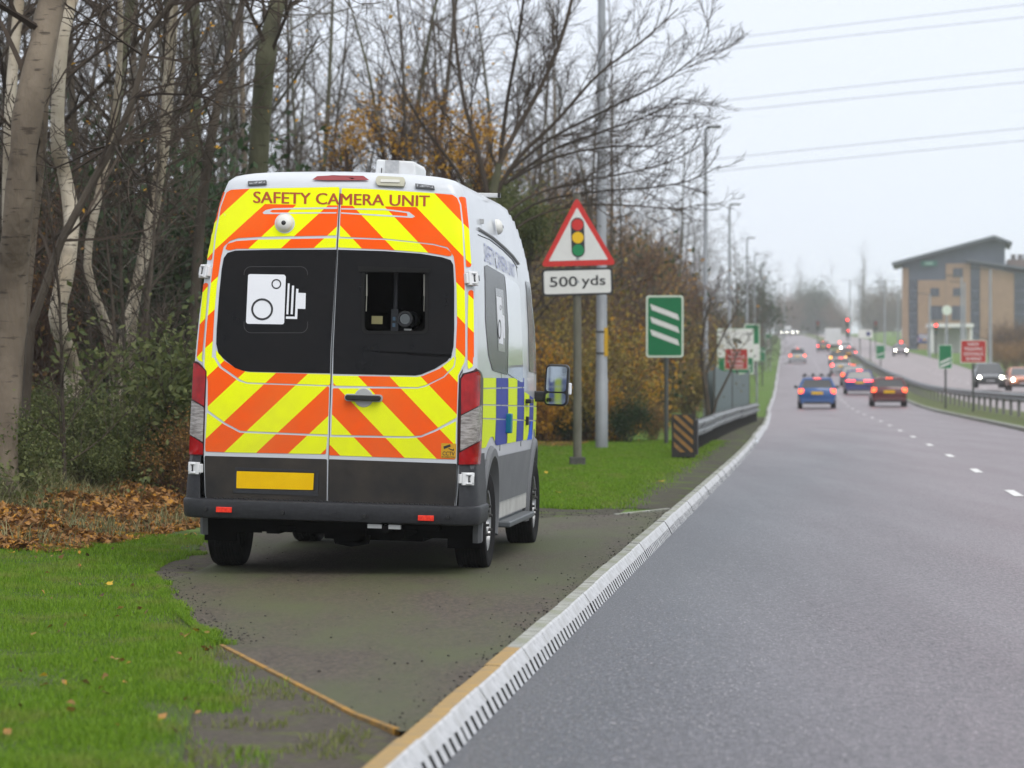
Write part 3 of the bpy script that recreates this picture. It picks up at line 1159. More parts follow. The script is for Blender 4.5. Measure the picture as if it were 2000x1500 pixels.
ring_px(340 + 717 / 3.5725, 280 + 984 / 3.5725, 9.6, 2.4, 0.0192, m_ring, dL)
ring_px(340 + 618 / 3.5725, 280 + 1160 / 3.5725, 21.4, 3.9, 0.0192, m_ring, dL)
for P in (((797, 979), (810, 981), (800, 1196), (786, 1194)), ((826, 995), (841, 996), (831, 1196), (816, 1194)),
          ((855, 1016), (871, 1018), (870, 1045), (922, 1047), (919, 1158), (865, 1156), (862, 1228), (783, 1226), (784, 1210), (846, 1211))):
    sheet('camera_symbol', c1(*P), 0.0172, m_symb, dL, rnd=0)

# lettering
for k, dx in enumerate((-0.8, -0.4, 0.0, 0.4, 0.8)):
    vtext('lettering', 'SAFETY CAMERA UNIT', [(496 + dx, 397.5), (839 + dx, 404.5), (496.5 + dx, 375.0), (839.5 + dx, 383.0)], 0.0166 + 0.0004 * k, m_text, dR, 0.0)

# CCTV notice
cc = sheet('camera_notice', c4((742, 618), (840, 622), (837, 718), (739, 714)), 0.0168, mat('amber_vinyl', (0.62, 0.33, 0.005), 0.5), dR, rnd=0.8)
vtext('notice_lettering', 'CCTV', [(864.9, 889.2), (888.4, 890), (865.2, 881.4), (888.7, 882.2)], 0.0184, m_ring, dR, 0.01)
vtext('notice_lettering', 'IN OPERATION', [(863.5, 893.2), (889.0, 894), (863.6, 890.8), (889.1, 891.6)], 0.0184, m_ring, dR, 0.02)
sheet('notice_drawing', c4((755, 640), (800, 625), (804, 640), (760, 657)), 0.0184, m_ring, dR, rnd=0)
sheet('notice_drawing', c4((790, 650), (815, 660), (824, 652), (824, 668), (812, 666), (788, 655)), 0.0184, m_ring, dR, rnd=0)

# lower grey panels, plate
lpL = sheet('lower_panel', c3((201, 700), (998, 722), (996, 1010), (240, 995), (214, 985), (206, 940)), 0.016, m_vlow, dL, rnd=3, thick=0.004)
lpR = sheet('lower_panel', c4((8, 722), (842, 752), (834, 960), (824, 1042), (700, 1038), (6, 1012)), 0.016, m_vlow, dR, rnd=3, thick=0.004)
ring_sheet('plate_recess', [(Q[0], Q[1]) for Q in c3((400, 775), (945, 795), (940, 962), (388, 940))], [(Q[0], Q[1]) for Q in c3((415, 792), (925, 806), (920, 930), (408, 915))], 0.021, m_vdark, dL, thick=0.006)
sheet('number_plate', c3((412, 800), (914, 814), (908, 923), (409, 911)), 0.0225, m_plate, dL, rnd=1.5, thick=0.004)

# handle
h0, n0 = hit(711, 777)
m_ = MB()
for k in range(14):
    pass
hd = MB()
hd.prism(rrect(-0.125, -0.018, 0.125, 0.018, 0.017, 5), lambda a, b, d: (h0.x + a, h0.y + d - 0.05, h0.z + b - a * 0.0), -0.012, 0.022)
part('door_handle', hd, m_black, dR, bevel=0.006)
rc = MB()
rc.lathe([(0.0, -0.018), (0.062, -0.018), (0.068, -0.012), (0.068, 0.02)], 28, 'y', (h0.x + 0.0, h0.y - 0.004, h0.z))
part('handle_recess', rc, m_grey, dR, smooth=True)
rc2 = MB().prism(rrect(-0.135, -0.026, 0.135, 0.026, 0.024, 5), lambda a, b, d: (h0.x + a, h0.y + d - 0.016, h0.z + b), -0.004, 0.01)
part('handle_plate', rc2, m_grey, dR)


def dome(px, py, r, parent, side=False):
    p, nn = hit(px, py)
    m_ = MB()
    prof = [(r * 1.0, 0.0), (r * 1.0, 0.012)] + [(r * 0.97 * math.cos(a), 0.012 + r * 0.62 * math.sin(a)) for a in np.linspace(0, 1.2, 7)] + [(0.0, 0.012 + r * 0.6)]
    m_.lathe(prof, 28, 'z')
    q = nn.to_track_quat('Z', 'Y').to_matrix().to_4x4()
    T_ = Matrix.Translation(p + nn * 0.012) @ q
    m_.v = [tuple(T_ @ Vector(v)) for v in m_.v]
    o = m_.build('dome_camera', m_dome, parent, smooth=True)
    l = MB().lathe([(r * 0.36, r * 0.5), (r * 0.36, r * 0.62)] + [(r * 0.34 * math.cos(a), r * 0.62 + r * 0.26 * math.sin(a)) for a in np.linspace(0, 1.5, 6)], 20, 'z')
    T2 = T_ @ Matrix.Rotation(R(12), 4, 'X')
    l.v = [tuple(T2 @ Vector(v)) for v in l.v]
    lo = l.build('dome_lens', m_black, o if parent is van else parent, smooth=True)
    for sx in (-1, 1):
        s = MB().lathe([(0.006, 0), (0.006, 0.004), (0, 0.004)], 10, 'z', (0, 0, 0))
        T3 = T_ @ Matrix.Translation((sx * r * 0.68, -r * 0.05, r * 0.50))
        s.v = [tuple(T3 @ Vector(v)) for v in s.v]
        s.build('dome_screw', m_black, o if parent is van else parent)
    if parent is van: o.matrix_local = MB_.copy()
    return o


dome(557, 437, 0.064, dL)

# hinges
def hinge(px, py, wd, hgt, flip):
    p, nn = hit(px, py)
    q = nn.to_track_quat('-Y', 'Z').to_matrix().to_4x4()
    T_ = Matrix.Translation(p) @ q
    m_ = MB()
    m_.box((0, -0.018, 0), (wd, 0.036, hgt), m=T_)
    m_.box((flip * wd * 0.28, -0.034, 0), (wd * 0.30, 0.022, hgt * 0.62), m=T_)
    m_.box((-flip * wd * 0.55, -0.012, 0), (wd * 0.35, 0.028, hgt * 0.72), m=T_)
    m_.box((flip * wd * 0.02, -0.040, hgt * 0.36), (wd * 0.5, 0.016, hgt * 0.10), m=T_)
    m_.box((flip * wd * 0.02, -0.040, -hgt * 0.36), (wd * 0.5, 0.016, hgt * 0.10), m=T_)
    o = m_.build('hinge', m_hinge, van, bevel=0.003)
    o.matrix_local = MB_.copy()
    g = MB()
    g.box((flip * wd * 0.02, -0.0375, 0), (wd * 0.10, 0.004, hgt * 0.5), m=T_)
    g.box((flip * wd * 0.10, -0.0378, hgt * 0.2), (wd * 0.20, 0.004, hgt * 0.06), m=T_)
    g.box((flip * wd * 0.10, -0.0378, -hgt * 0.2), (wd * 0.20, 0.004, hgt * 0.06), m=T_)
    g.box((flip * wd * 0.46, -0.0465, 0.0), (wd * 0.05, 0.004, hgt * 0.4), m=T_)
    g.build('hinge_pin', m_black, o)


hinge(404, 531, 0.082, 0.095, -1)
hinge(919, 545, 0.085, 0.098, 1)

# tail lamps
def lamp(base, parts):
    b = sheet('tail_lamp', base, 0.016, mat('lamp_housing', (0.035, 0.004, 0.006), 0.3, spec=0.3), van, thick=0.02, rnd=2, xstep=6, step=16)
    b.matrix_local = MB_.copy()
    for nm, P, mm in parts: sheet(nm, P, 0.024, mm, b, thick=0.008, rnd=1.5, xstep=6, step=14)


lamp(c3((140, 85), (165, 95), (215, 150), (206, 380), (196, 700), (116, 697), (120, 500), (130, 250)),
     [('brake_lens', c3((144, 97), (165, 105), (209, 153), (199, 378), (134, 333)), m_red), ('clear_lens', c3((131, 342), (198, 388), (190, 610), (121, 560)), m_clear),
      ('fog_lens', c3((121, 570), (191, 622), (192, 692), (118, 690)), m_red)])
lamp(c4((862, 200), (882, 165), (968, 140), (988, 158), (1000, 200), (996, 450), (986, 700), (978, 760), (850, 765), (852, 500)),
     [('brake_lens', c4((872, 205), (890, 175), (964, 152), (976, 172), (968, 372), (872, 434)), m_red), ('clear_lens', c4((871, 442), (985, 370), (980, 592), (866, 668)), m_clear),
      ('fog_lens', c4((860, 682), (982, 600), (972, 754), (856, 757)), m_red)])

# roof header fittings
sheet('high_brake_lamp', c1((966, 262), (1000, 240), (1130, 234)) + c2((10, 234), (250, 238), (292, 266), (0, 266)), 0.014, mat('brake_bar', (0.25, 0.012, 0.02), 0.15, coat=0.6), van, rnd=1, step=5).matrix_local = MB_.copy()
bl = sheet('marker_lamp', c2((340, 262), (355, 250), (530, 258), (545, 275), (535, 310), (355, 303), (338, 285)), 0.03, m_beige, van, thick=0.03, rnd=2, step=8)
bl.matrix_local = MB_.copy()
sheet('marker_lens', c2((375, 272), (505, 276), (508, 290), (372, 287)), 0.036, mat('cream_lens', (0.62, 0.62, 0.56), 0.3), bl, thick=0.006, step=8)
for P, Pi in ((c1((518, 273), (647, 268), (648, 291), (519, 300)), c1((528, 279), (638, 274), (639, 286), (529, 292))),
              (c2((613, 290), (745, 303), (748, 327), (615, 316)), c2((624, 296), (736, 308), (738, 320), (626, 310)))):
    o = sheet('strobe_lamp', P, 0.022, mat('strobe_housing', (0.09, 0.095, 0.10), 0.4), van, thick=0.02, rnd=1, step=8)
    o.matrix_local = MB_.copy()
    sheet('strobe_lens', Pi, 0.025, mat('strobe_lens_m', (0.45, 0.47, 0.5), 0.2, col2=(0.12, 0.12, 0.13), scale=60, detail=1), o, rnd=0.5, step=8)

# equipment box on the roof
rb = MB()
x0, x1 = 0.115, 0.415
yb = 0.95
zt = 2.86
rb.prism([(x0, zt), (x0 + 0.01, zt + 0.118), (x1 - 0.015, zt + 0.108), (x1, zt + 0.075), (x1, zt - 0.03)], lambda a, b, d: (a, d, b), yb, yb + 0.55)
rbx = part('roof_box', rb, mat('box_white', (0.70, 0.72, 0.73), 0.45, col2=(0.6, 0.6, 0.6), scale=5), bevel=0.012)
rf = MB().box((x0 + 0.125, yb - 0.002, zt + 0.05), (0.10, 0.012, 0.125))
rf.build('front_plate', mat('galvanised_plate', (0.36, 0.37, 0.38), 0.45, metal=0.2, col2=(0.5, 0.5, 0.5), scale=30), rbx)
rf = MB().box((x0 + 0.05, yb - 0.01, zt + 0.03), (0.006, 0.006, 0.05))
rf.build('latch', m_black, rbx)

# bar along the roof edge
ab = MB()
for k in range(1): pass
ab.box((0.78, 2.35, 2.815), (0.17, 0.06, 0.032)).box((0.72, 2.35, 2.79), (0.04, 0.05, 0.05))
abo = part('roof_bar', ab, mat('bar_alloy', (0.6, 0.6, 0.6), 0.35, metal=0.5), bevel=0.005)
MB().box((0.872, 2.35, 2.815), (0.02, 0.062, 0.034)).build('bar_cap', m_black, abo)

# bumper with wrap-round corners and step
def wrap(o, y_end):
    """rear outline from one side to the other, offset outwards by o, at bumper height"""
    P = []
    w_ = 0.995
    P.append((-(w_ + o), y_end))
    P.append((-(w_ + o), 0.16))
    for a in np.linspace(180, 270, 7):
        P.append((-(w_ - 0.12) + (0.12 + o) * math.cos(R(a)), 0.12 + (0.12 + o) * math.sin(R(a))))
    for a in np.linspace(270, 360, 7):
        P.append(((w_ - 0.12) + (0.12 + o) * math.cos(R(a)), 0.12 + (0.12 + o) * math.sin(R(a))))
    P.append(((w_ + o), 0.16))
    P.append(((w_ + o), y_end))
    return P


bp = MB()
prof = [(-0.05, 0.375), (0.035, 0.375), (0.050, 0.382), (0.056, 0.395), (0.064, 0.488), (0.060, 0.504), (0.048, 0.512), (-0.05, 0.512)]
rows = [wrap(o, 0.58) for o, z in prof]
n = len(rows[0])
V = [(p[0], p[1], z) for (o, z), r_ in zip(prof, rows) for p in r_]
Fc = []
for j in range(len(prof)):
    j2 = (j + 1) % len(prof)
    for k in range(n - 1): Fc.append((j * n + k, j * n + k + 1, j2 * n + k + 1, j2 * n + k))
bp.add(V, Fc)
# corner uprights
prof = [(0.045, 0.50), (0.042, 0.60), (0.034, 0.70), (0.026, 0.80), (0.022, 0.868), (-0.03, 0.868)]
rows = [wrap(o, 0.58) for o, z in prof]
for rngk in (range(0, 7), range(n - 8, n - 1)):
    base = len(bp.v)
    idx = list(rngk) + [rngk[-1] + 1]
    V = [(r_[k][0], r_[k][1], z) for (o, z), r_ in zip(prof, rows) for k in idx]
    m2 = len(idx)
    Fc = [(j * m2 + k, j * m2 + k + 1, (j + 1) * m2 + k + 1, (j + 1) * m2 + k) for j in range(len(prof) - 1) for k in range(m2 - 1)]
    bp.add(V, Fc)
bumper = part('rear_bumper', bp, m_vdark, smooth=True)
# tread strip on the step and details in the bumper face
ts = MB()
for k in range(46):
    ts.box((-0.80 + k * 0.0356, -0.022, 0.513), (0.022, 0.05, 0.012))
part('step_tread', ts, m_black, bumper)
def on_bumper(px, py):
    """pixel -> point on the bumper's rear plane (y = -0.064)"""
    o = MVBi @ Vector((0, 0, CH))
    d = MVBi.to_3x3() @ Vector(((px - 1000) / F, 1.0, -(py - HY) / F))
    t = (-0.064 - o.y) / d.y
    return o + d * t


for px, py in ((437.5, 995.5), (832, 1012)):
    p = on_bumper(px, py)
    MB().box((p.x, p.y - 0.004, p.z), (0.112, 0.014, 0.038)).build('reflector', m_redlit, bumper, bevel=0.003)
for px, py in ((402, 994), (552, 1001), (712, 1008), (875, 1010)):
    p = on_bumper(px, py)
    MB().lathe([(0.0, -0.012), (0.012, -0.012), (0.014, 0.0), (0.014, 0.02)], 16, 'y', (p.x, p.y, p.z)).build('parking_sensor', m_black, bumper, smooth=True)
# lower hinges stand in front of the bumper corners
hinge(383, 914, 0.085, 0.085, -1)
hinge(911, 935, 0.09, 0.088, 1)

# underbody: chassis, axle, tank, tow eye, mud flaps
ub = MB()
ub.box((0, 2.6, 0.42), (1.45, 4.6, 0.14)).box((-0.45, 2.2, 0.32), (0.09, 3.8, 0.12)).box((0.45, 2.2, 0.32), (0.09, 3.8, 0.12))
ub.box((0, 1.03, 0.30), (1.5, 0.13, 0.13)).box((0.0, 0.30, 0.37), (1.5, 0.16, 0.10)).box((0.1, 1.9, 0.26), (0.75, 0.9, 0.18))
part('chassis', ub, m_inner)
MB().lathe([(0.0, -0.14), (0.14, -0.12), (0.16, 0), (0.14, 0.12), (0, 0.14)], 18, 'x', (0, 1.03, 0.30)).build('axle_housing', m_inner, van, smooth=True)
pp = MB()
pp.box((0.33, -0.0, 0.353), (0.10, 0.05, 0.028)).box((0.47, -0.0, 0.352), (0.085, 0.05, 0.03))
part('tow_bracket', pp, m_grey)
ep = MB().tube([(0.40, -0.02, 0.335), (0.40, 0.4, 0.33), (0.36, 1.2, 0.34)], 0.032, 12)
part('exhaust_pipe', ep, m_inner, smooth=True)
for s in (-1, 1):
    part('mud_flap', MB().box((s * 0.885, 0.60, 0.33), (0.24, 0.012, 0.30)), m_inner)

# wheel arches
for wy, wz in WHL:
    for s in (-1, 1):
        m_ = MB()
        nseg = 26
        a0, a1 = R(-14), R(194)
        pr = [(0.40, -0.05), (0.455, 0.012), (0.475, 0.034), (0.53, 0.032), (0.552, 0.008), (0.55, -0.03)]
        for k in range(nseg + 1):
            a = a0 + (a1 - a0) * k / nseg
            for r_, o in pr:
                z = wz + r_ * math.sin(a)
                y_ = wy + r_ * math.cos(a)
                xw = float(W(max(z, 0.3))) * float(FF(y_)) + o
                m_.v.append((s * xw, y_, z))
        for k in range(nseg):
            for j in range(len(pr) - 1):
                b = k * len(pr) + j
                m_.f.append((b, b + 1, b + len(pr) + 1, b + len(pr))); m_.mi.append(0)
        part('wheel_arch', m_, m_clad, smooth=True)
        lin = MB()
        for k in range(15):
            a = a0 + (a1 - a0) * k / 14
            for xx in (0.58, 0.985): lin.v.append((s * xx, wy + 0.465 * math.cos(a), wz + 0.465 * math.sin(a)))
        for k in range(14): lin.f.append((2 * k, 2 * k + 1, 2 * k + 3, 2 * k + 2)); lin.mi.append(0)
        part('arch_liner', lin, m_inner)

# sills and side step
for s in (-1, 1):
    part('sill', MB().box((s * 0.945, 2.68, 0.405), (0.10, 2.35, 0.135)), mat('dirty_white', (0.56, 0.56, 0.53), 0.5, col2=(0.42, 0.41, 0.38), scale=4), bevel=0.01)
part('side_step', MB().box((0.985, 2.7, 0.300), (0.20, 1.85, 0.045)).box((0.93, 2.7, 0.335), (0.10, 1.9, 0.04)), mat('step_alloy', (0.10, 0.11, 0.12), 0.45, metal=0.3), bevel=0.01)

# wheels
def wheel(x, y_, s):
    r_, wd = 0.352, 0.118
    e_ = empty('wheel')
    e_.parent = van
    e_.location = (x, y_, r_ - 0.006)
    prof = [(0.215, -wd * 0.75), (0.30, -wd), (0.335, -wd * 0.93), (r_ - 0.002, -wd * 0.72)]
    for k in range(-3, 4):
        prof += [(r_, wd * 0.2 * k - 0.008), (r_, wd * 0.2 * k + 0.004), (r_ - 0.008, wd * 0.2 * k + 0.006), (r_ - 0.008, wd * 0.2 * k + 0.010)]
    prof += [(r_ - 0.002, wd * 0.76), (0.335, wd * 0.93), (0.30, wd), (0.215, wd * 0.75)]
    MB().lathe(prof, 44, 'x').build('tyre', m_tyre, e_, smooth=True)
    rm = MB().lathe([(0.218, s * wd * 0.72), (0.222, s * wd * 0.80), (0.208, s * wd * 0.78), (0.200, s * wd * 0.45), (0.165, s * wd * 0.40), (0.13, s * wd * 0.72), (0.085, s * wd * 0.80), (0.075, s * wd * 0.55), (0.0, s * wd * 0.55)], 36, 'x')
    rm.build('rim', m_rim, e_, smooth=True)
    for k in range(6):
        a = k * math.pi / 3 + 0.3
        MB().lathe([(0.014, s * wd * 0.7), (0.012, s * wd * 1.0), (0, s * wd * 1.0)], 6, 'x', (0, 0.105 * math.cos(a), 0.105 * math.sin(a))).build('wheel_nut', m_black, e_)


for wy, wz in WHL:
    for s in (-1, 1): wheel(s * 0.905, wy, s)

# --- what shows inside the hatch
it = MB()
it.v = [(0.02, 0.16, 1.68), (0.78, 0.16, 1.68), (0.78, 0.16, 2.30), (0.02, 0.16, 2.30), (-0.3, 1.4, 1.4), (0.9, 1.4, 1.4), (0.9, 1.4, 2.4), (-0.3, 1.4, 2.4)]
it.f = [(4, 5, 6, 7), (0, 1, 5, 4), (1, 2, 6, 5), (2, 3, 7, 6), (3, 0, 4, 7)]
it.mi = [0] * 5
part('cabin_interior', it, m_inner)


def inside_pt(px, py, depth):
    o = MVBi @ Vector((0, 0, CH))
    d = MVBi.to_3x3() @ Vector(((px - 1000) / F, 1.0, -(py - HY) / F))
    t = (depth - o.y) / d.y
    return o + d * t


p = inside_pt(791, 623, 0.42)
sx = p
ca = MB().lathe([(0.0, 0.0), (0.036, 0.0), (0.042, -0.012), (0.052, -0.012), (0.054, 0.0), (0.054, 0.10), (0.046, 0.11), (0.046, 0.22), (0.06, 0.23), (0.06, 0.36), (0.0, 0.36)], 26, 'y', tuple(p))
cam_o = part('speed_camera', ca, mat('lens_barrel', (0.05, 0.052, 0.056), 0.35), smooth=True)
MB().lathe([(0.0, 0.006), (0.04, 0.006)], 24, 'y', (p.x, p.y - 0.008, p.z)).build('camera_lens', mat('lens_glass', (0.09, 0.11, 0.10), 0.05, coat=1.0), cam_o)
MB().lathe([(0.054, 0.0), (0.058, 0.002), (0.058, 0.018), (0.054, 0.02)], 26, 'y', (p.x, p.y - 0.014, p.z)).build('lens_ring', mat('ring_alloy', (0.30, 0.30, 0.28), 0.3, metal=0.7), cam_o, smooth=True)
st = MB().box((p.x - 0.075, p.y + 0.05, p.z - 0.01), (0.05, 0.10, 0.16)).box((p.x, p.y + 0.15, p.z - 0.12), (0.10, 0.2, 0.05)).box((p.x - 0.02, p.y + 0.15, p.z - 0.30), (0.06, 0.06, 0.32))
st.build('camera_mount', mat('mount_metal', (0.03, 0.032, 0.036), 0.4), cam_o)
MB().box((p.x + 0.02, p.y + 0.04, p.z - 0.075), (0.055, 0.05, 0.012)).build('mount_plate', mat('ring_alloy', (0.3, 0.3, 0.28)), cam_o)
for dz in (0.0, -0.045):
    MB().box((p.x - 0.078, p.y - 0.002, p.z + dz), (0.020, 0.006, 0.026)).build('display_light', mat('blue_display', (0.10, 0.2, 0.3), 0.3), cam_o)
a, b = inside_pt(774, 533, 0.5), inside_pt(772, 608, 0.5)
part('hanging_bracket', MB().tube([tuple(a), tuple(b)], 0.016, 8), mat('bracket_grey', (0.13, 0.13, 0.14), 0.5))
for xa in (716, 829):
    a, b, c = inside_pt(xa, 536, 0.20), inside_pt(xa, 578, 0.20), inside_pt(xa - 1, 608, 0.20)
    m_ = MB().tube([tuple(a), tuple(b)], 0.007, 8).tube([tuple(b), tuple(c)], 0.0035, 6)
    part('gas_strut', m_, m_chrome)
p = inside_pt(736.5, 625, 0.26)
part('inside_notice', MB().box(tuple(p), (0.078, 0.003, 0.056)), mat('cream_card', (0.34, 0.31, 0.14), 0.6))

# --- right-hand flank: blocks, window, lettering, camera, mirror, door furniture
edges_top = [(944, 752), (965, 755), (990, 757), (1009, 767), (1025, 776), (1037, 790), (1046, 806), (1054, 830)]
edges_bot = [(941, 893), (961, 897), (982, 897), (1001, 899), (1019, 901), (1035, 903), (1046, 900), (1056, 880)]


def yz(px, py):
    p, n_ = hit(px, py)
    return p.y, p.z


def side_sheet(name, P, off, material, parent, step=0.12):
    """polygon in (y, z) on the right flank"""
    bm = bmesh.new()
    bm.faces.new([bm.verts.new((a, b, 0)) for a, b in P])
    bm.normal_update()
    bmesh.ops.triangulate(bm, faces=bm.faces[:])
    ysx = [q[0] for q in P]; zs = [q[1] for q in P]
    for c in np.arange(min(ysx) + step, max(ysx), step): bmesh.ops.bisect_plane(bm, geom=bm.verts[:] + bm.edges[:] + bm.faces[:], plane_co=(c, 0, 0), plane_no=(1, 0, 0))
    for c in np.arange(min(zs) + step, max(zs), step): bmesh.ops.bisect_plane(bm, geom=bm.verts[:] + bm.edges[:] + bm.faces[:], plane_co=(0, c, 0), plane_no=(0, 1, 0))
    for v in bm.verts:
        a, b = v.co.x, v.co.y
        v.co = Vector((float(W(b)) * float(FF(a)) + off, a, b))
    bm.normal_update()
    if sum(f.normal.x for f in bm.faces) < 0: bmesh.ops.reverse_faces(bm, faces=bm.faces[:])
    me = bpy.data.meshes.new(name)
    bm.to_mesh(me)
    bm.free()
    shade_auto(me, 50)
    return link(name, me, material, parent)


# block columns run along the flank; rows are split by the pressed lines
cols = [(0.12, 1.25), (1.27, 2.06), (2.08, 2.72), (2.74, 3.24), (3.26, 3.68), (3.70, 4.12), (4.14, 4.9)]
rows_z = [lambda y_: 1.405 - 0.0 * y_, lambda y_: 1.335, lambda y_: 1.325, lambda y_: 1.225 - 0.012 * y_, lambda y_: 1.215 - 0.012 * y_, lambda y_: 1.13 - 0.018 * y_, lambda y_: 1.12 - 0.018 * y_, lambda y_: 0.905]


def blk(y0, y1, zt0, zt1, zb0, zb1, mm):
    side_sheet('side_sticker', [(y0, zb0), (y1, zb1), (y1, zt1), (y0, zt0)], 0.004, mm, body)


for i_, (a, b) in enumerate(cols):
    mm = m_byel if i_ % 2 == 0 else m_bblue
    for r0, r1 in ((0, 1), (2, 3), (4, 5), (6, 7)):
        if r0 == 0 and i_ > 3: continue
        t0, t1, b0, b1 = rows_z[r0](a), rows_z[r0](b), rows_z[r1](a), rows_z[r1](b)
        if r0 == 2 and i_ > 3: t0, t1 = t0 - 0.03 * (i_ - 3), t1 - 0.03 * (i_ - 2)
        if r0 == 6:
            # leave the wheel arches clear
            lim = []
            for y_ in np.linspace(a, b, 9):
                z = 0.905
                for wy, wz in WHL:
                    dq = 0.62 ** 2 - (y_ - wy) ** 2
                    if dq > 0: z = max(z, wz + math.sqrt(dq))
                lim.append((float(y_), z))
            P = lim + [(b, t1), (a, t0)]
            if max(q[1] for q in lim) > min(t0, t1) - 0.02:
                P = [(y_, min(z, (t0 if True else t1) - 0.012)) for y_, z in lim] + [(b, t1), (a, t0)]
            side_sheet('side_sticker', P, 0.004, mm, body)
        else:
            blk(a, b, t0, t1, b0, b1, mm)
for wy, wz in WHL[1:]:
    P = [(wy - 0.78, 0.90), (wy - 0.62, 0.90)] + [(wy - 0.60 * math.cos(a), wz + 0.60 * math.sin(a)) for a in np.linspace(R(64), R(62), 2)] + [(wy - 0.33, 1.05), (wy - 0.46, 1.05)]
    side_sheet('side_sticker', P, 0.006, m_bblue2, body)

# tall flank window (rear half dark, front half with the sky's reflection put into its pale colour) and its symbol panel
sw = c5((137, 240), (150, 232), (250, 290), (262, 400), (274, 600), (272, 780), (268, 876), (185, 850), (160, 760), (143, 560))
def from_px(P): return [yz(*q) for q in P]
sg = side_sheet('side_window', from_px(sw), 0.004, m_sideglass, body)
side_sheet('sky_reflection_pane', from_px(c5((254, 292), (320, 335), (340, 365), (350, 520), (358, 760), (362, 918), (350, 920), (272, 870), (276, 620), (264, 400))), 0.005,
           mat('painted_sky_reflection', (0.55, 0.58, 0.62), 0.12, coat=0.8), body)
side_sheet('access_panel', from_px(c5((198, 366), (244, 380), (250, 500), (254, 745), (216, 735), (206, 560))), 0.0062, mat('panel_grey', (0.10, 0.10, 0.105), 0.15), body)
side_sheet('camera_symbol', from_px(c5((203, 416), (232, 424), (240, 560), (243, 698), (217, 690), (210, 560))), 0.0075, m_symb, body)
side_sheet('camera_symbol', from_px(c5((238, 525), (250, 530), (254, 662), (244, 660))), 0.0075, m_symb, body)
for cx, cy, kx, ky in ((227, 482, 5, 14), (221, 610, 9, 58)):
    a = [yz(900 + (cx + kx * math.cos(t)) / 3, 440 + (cy + ky * math.sin(t)) / 3) for t in np.linspace(0, 2 * math.pi, 24, endpoint=False)]
    b = [yz(900 + (cx + kx * 0.7 * math.cos(t)) / 3, 440 + (cy + ky * 0.8 * math.sin(t)) / 3) for t in np.linspace(0, 2 * math.pi, 24, endpoint=False)]
    V = [(float(W(z)) * float(FF(y_)) + 0.009, y_, z) for y_, z in a + b]
    MB().add(V, [(k, (k + 1) % 24, 24 + (k + 1) % 24, 24 + k) for k in range(24)]).build('symbol_ring', m_ring, body)

V, T, asp = text_tris('SAFETY CAMERA UNIT', 0.0)
q = [yz(*c5(s)[0]) for s in ((138, 212), (318, 310), (134, 100), (313, 232))]
bl_, br_, tl_, tr_ = [Vector(s) for s in q]
vs_ = []
for u, v in V:
    s = (bl_ * (1 - u) + br_ * u) * (1 - v) + (tl_ * (1 - u) + tr_ * u) * v
    vs_.append((float(W(s.y)) * float(FF(s.x)) + 0.004, s.x, s.y))
me = bpy.data.meshes.new('lettering')
me.from_pydata(vs_, [], T)
me.update()
link('lettering', me, m_btext, body)

# drip rail, pressed lines
def side_tube(P, r, material, nm, off=0.004):
    pts = [(float(W(z)) * float(FF(y_)) + off, y_, z) for y_, z in P]
    return MB().tube(pts, r, 6).build(nm, material, body)


pr_ = from_px(c5((100, 20), (180, 70), (250, 130), (300, 180), (333, 225)))
side_tube(pr_, 0.012, mat('rail_grey', (0.25, 0.26, 0.27), 0.5), 'roof_rail', 0.006)
side_tube(from_px(c5((100, 55), (170, 85), (245, 145), (300, 200), (330, 250))), 0.003, m_seal, 'panel_joint', 0.002)
dome(967, 444, 0.060, van)
p, nn = hit(938, 433)
part('roof_bracket', MB().box(tuple(p + nn * 0.01), (0.03, 0.05, 0.035)), m_grey)

# driver's door: glass, handle, covers, mirror
yd0, yd1 = 3.22, 4.55
dg = [(3.66, 1.46), (4.66, 1.44), (4.52, 1.70), (4.24, 2.08), (4.08, 2.20), (3.74, 2.20)]
side_sheet('door_window', dg, 0.004, m_glass, body)
for yj in (1.62, 3.12):
    side_tube([(yj, 0.86), (yj, 1.3), (yj, 1.8), (yj, 2.3)], 0.004, m_seal, 'panel_joint', 0.001)
p = Vector((float(W(1.22)) * float(FF(3.35)), 3.35, 1.22))
MB().box((p.x + 0.03, p.y + 0.08, p.z), (0.045, 0.22, 0.035)).build('side_handle', m_black, body, bevel=0.008)
p = Vector((float(W(1.02)), 2.0, 1.06))
MB().box((p.x + 0.02, p.y, p.z), (0.05, 0.10, 0.15)).build('socket_cover', m_teal, body, bevel=0.008)
p = Vector((float(W(1.05)), 3.42, 1.06))
MB().box((p.x + 0.012, p.y, p.z), (0.03, 0.06, 0.07)).build('lock_cover', m_black, body, bevel=0.006)

pm = MVBi @ at(1087, 752, 24.9)
mirror = MB()
mp = rrect(-0.10, -0.175, 0.10, 0.175, 0.045, 5)
mirror.prism(mp, lambda a, b, d: (pm.x + a * (1.0 - 0.06 * b) + b * 0.03, pm.y + d, pm.z + b), 0.0, 0.12)
mo = part('door_mirror', mirror, m_black, bevel=0.015)
MB().prism(rrect(-0.085, -0.055, 0.082, 0.155, 0.025, 4), lambda a, b, d: (pm.x + a + b * 0.03, pm.y + d - 0.012, pm.z + b), 0.0, 0.008).build('mirror_glass', m_mirror, mo)
MB().prism(rrect(-0.085, -0.16, 0.082, -0.068, 0.025, 4), lambda a, b, d: (pm.x + a + b * 0.03, pm.y + d - 0.014, pm.z + b), 0.0, 0.008).build('mirror_glass', m_mirror, mo)
MB().box((pm.x + 0.108, pm.y + 0.06, pm.z - 0.03), (0.025, 0.09, 0.10)).build('indicator_lens', m_symb, mo, bevel=0.01)
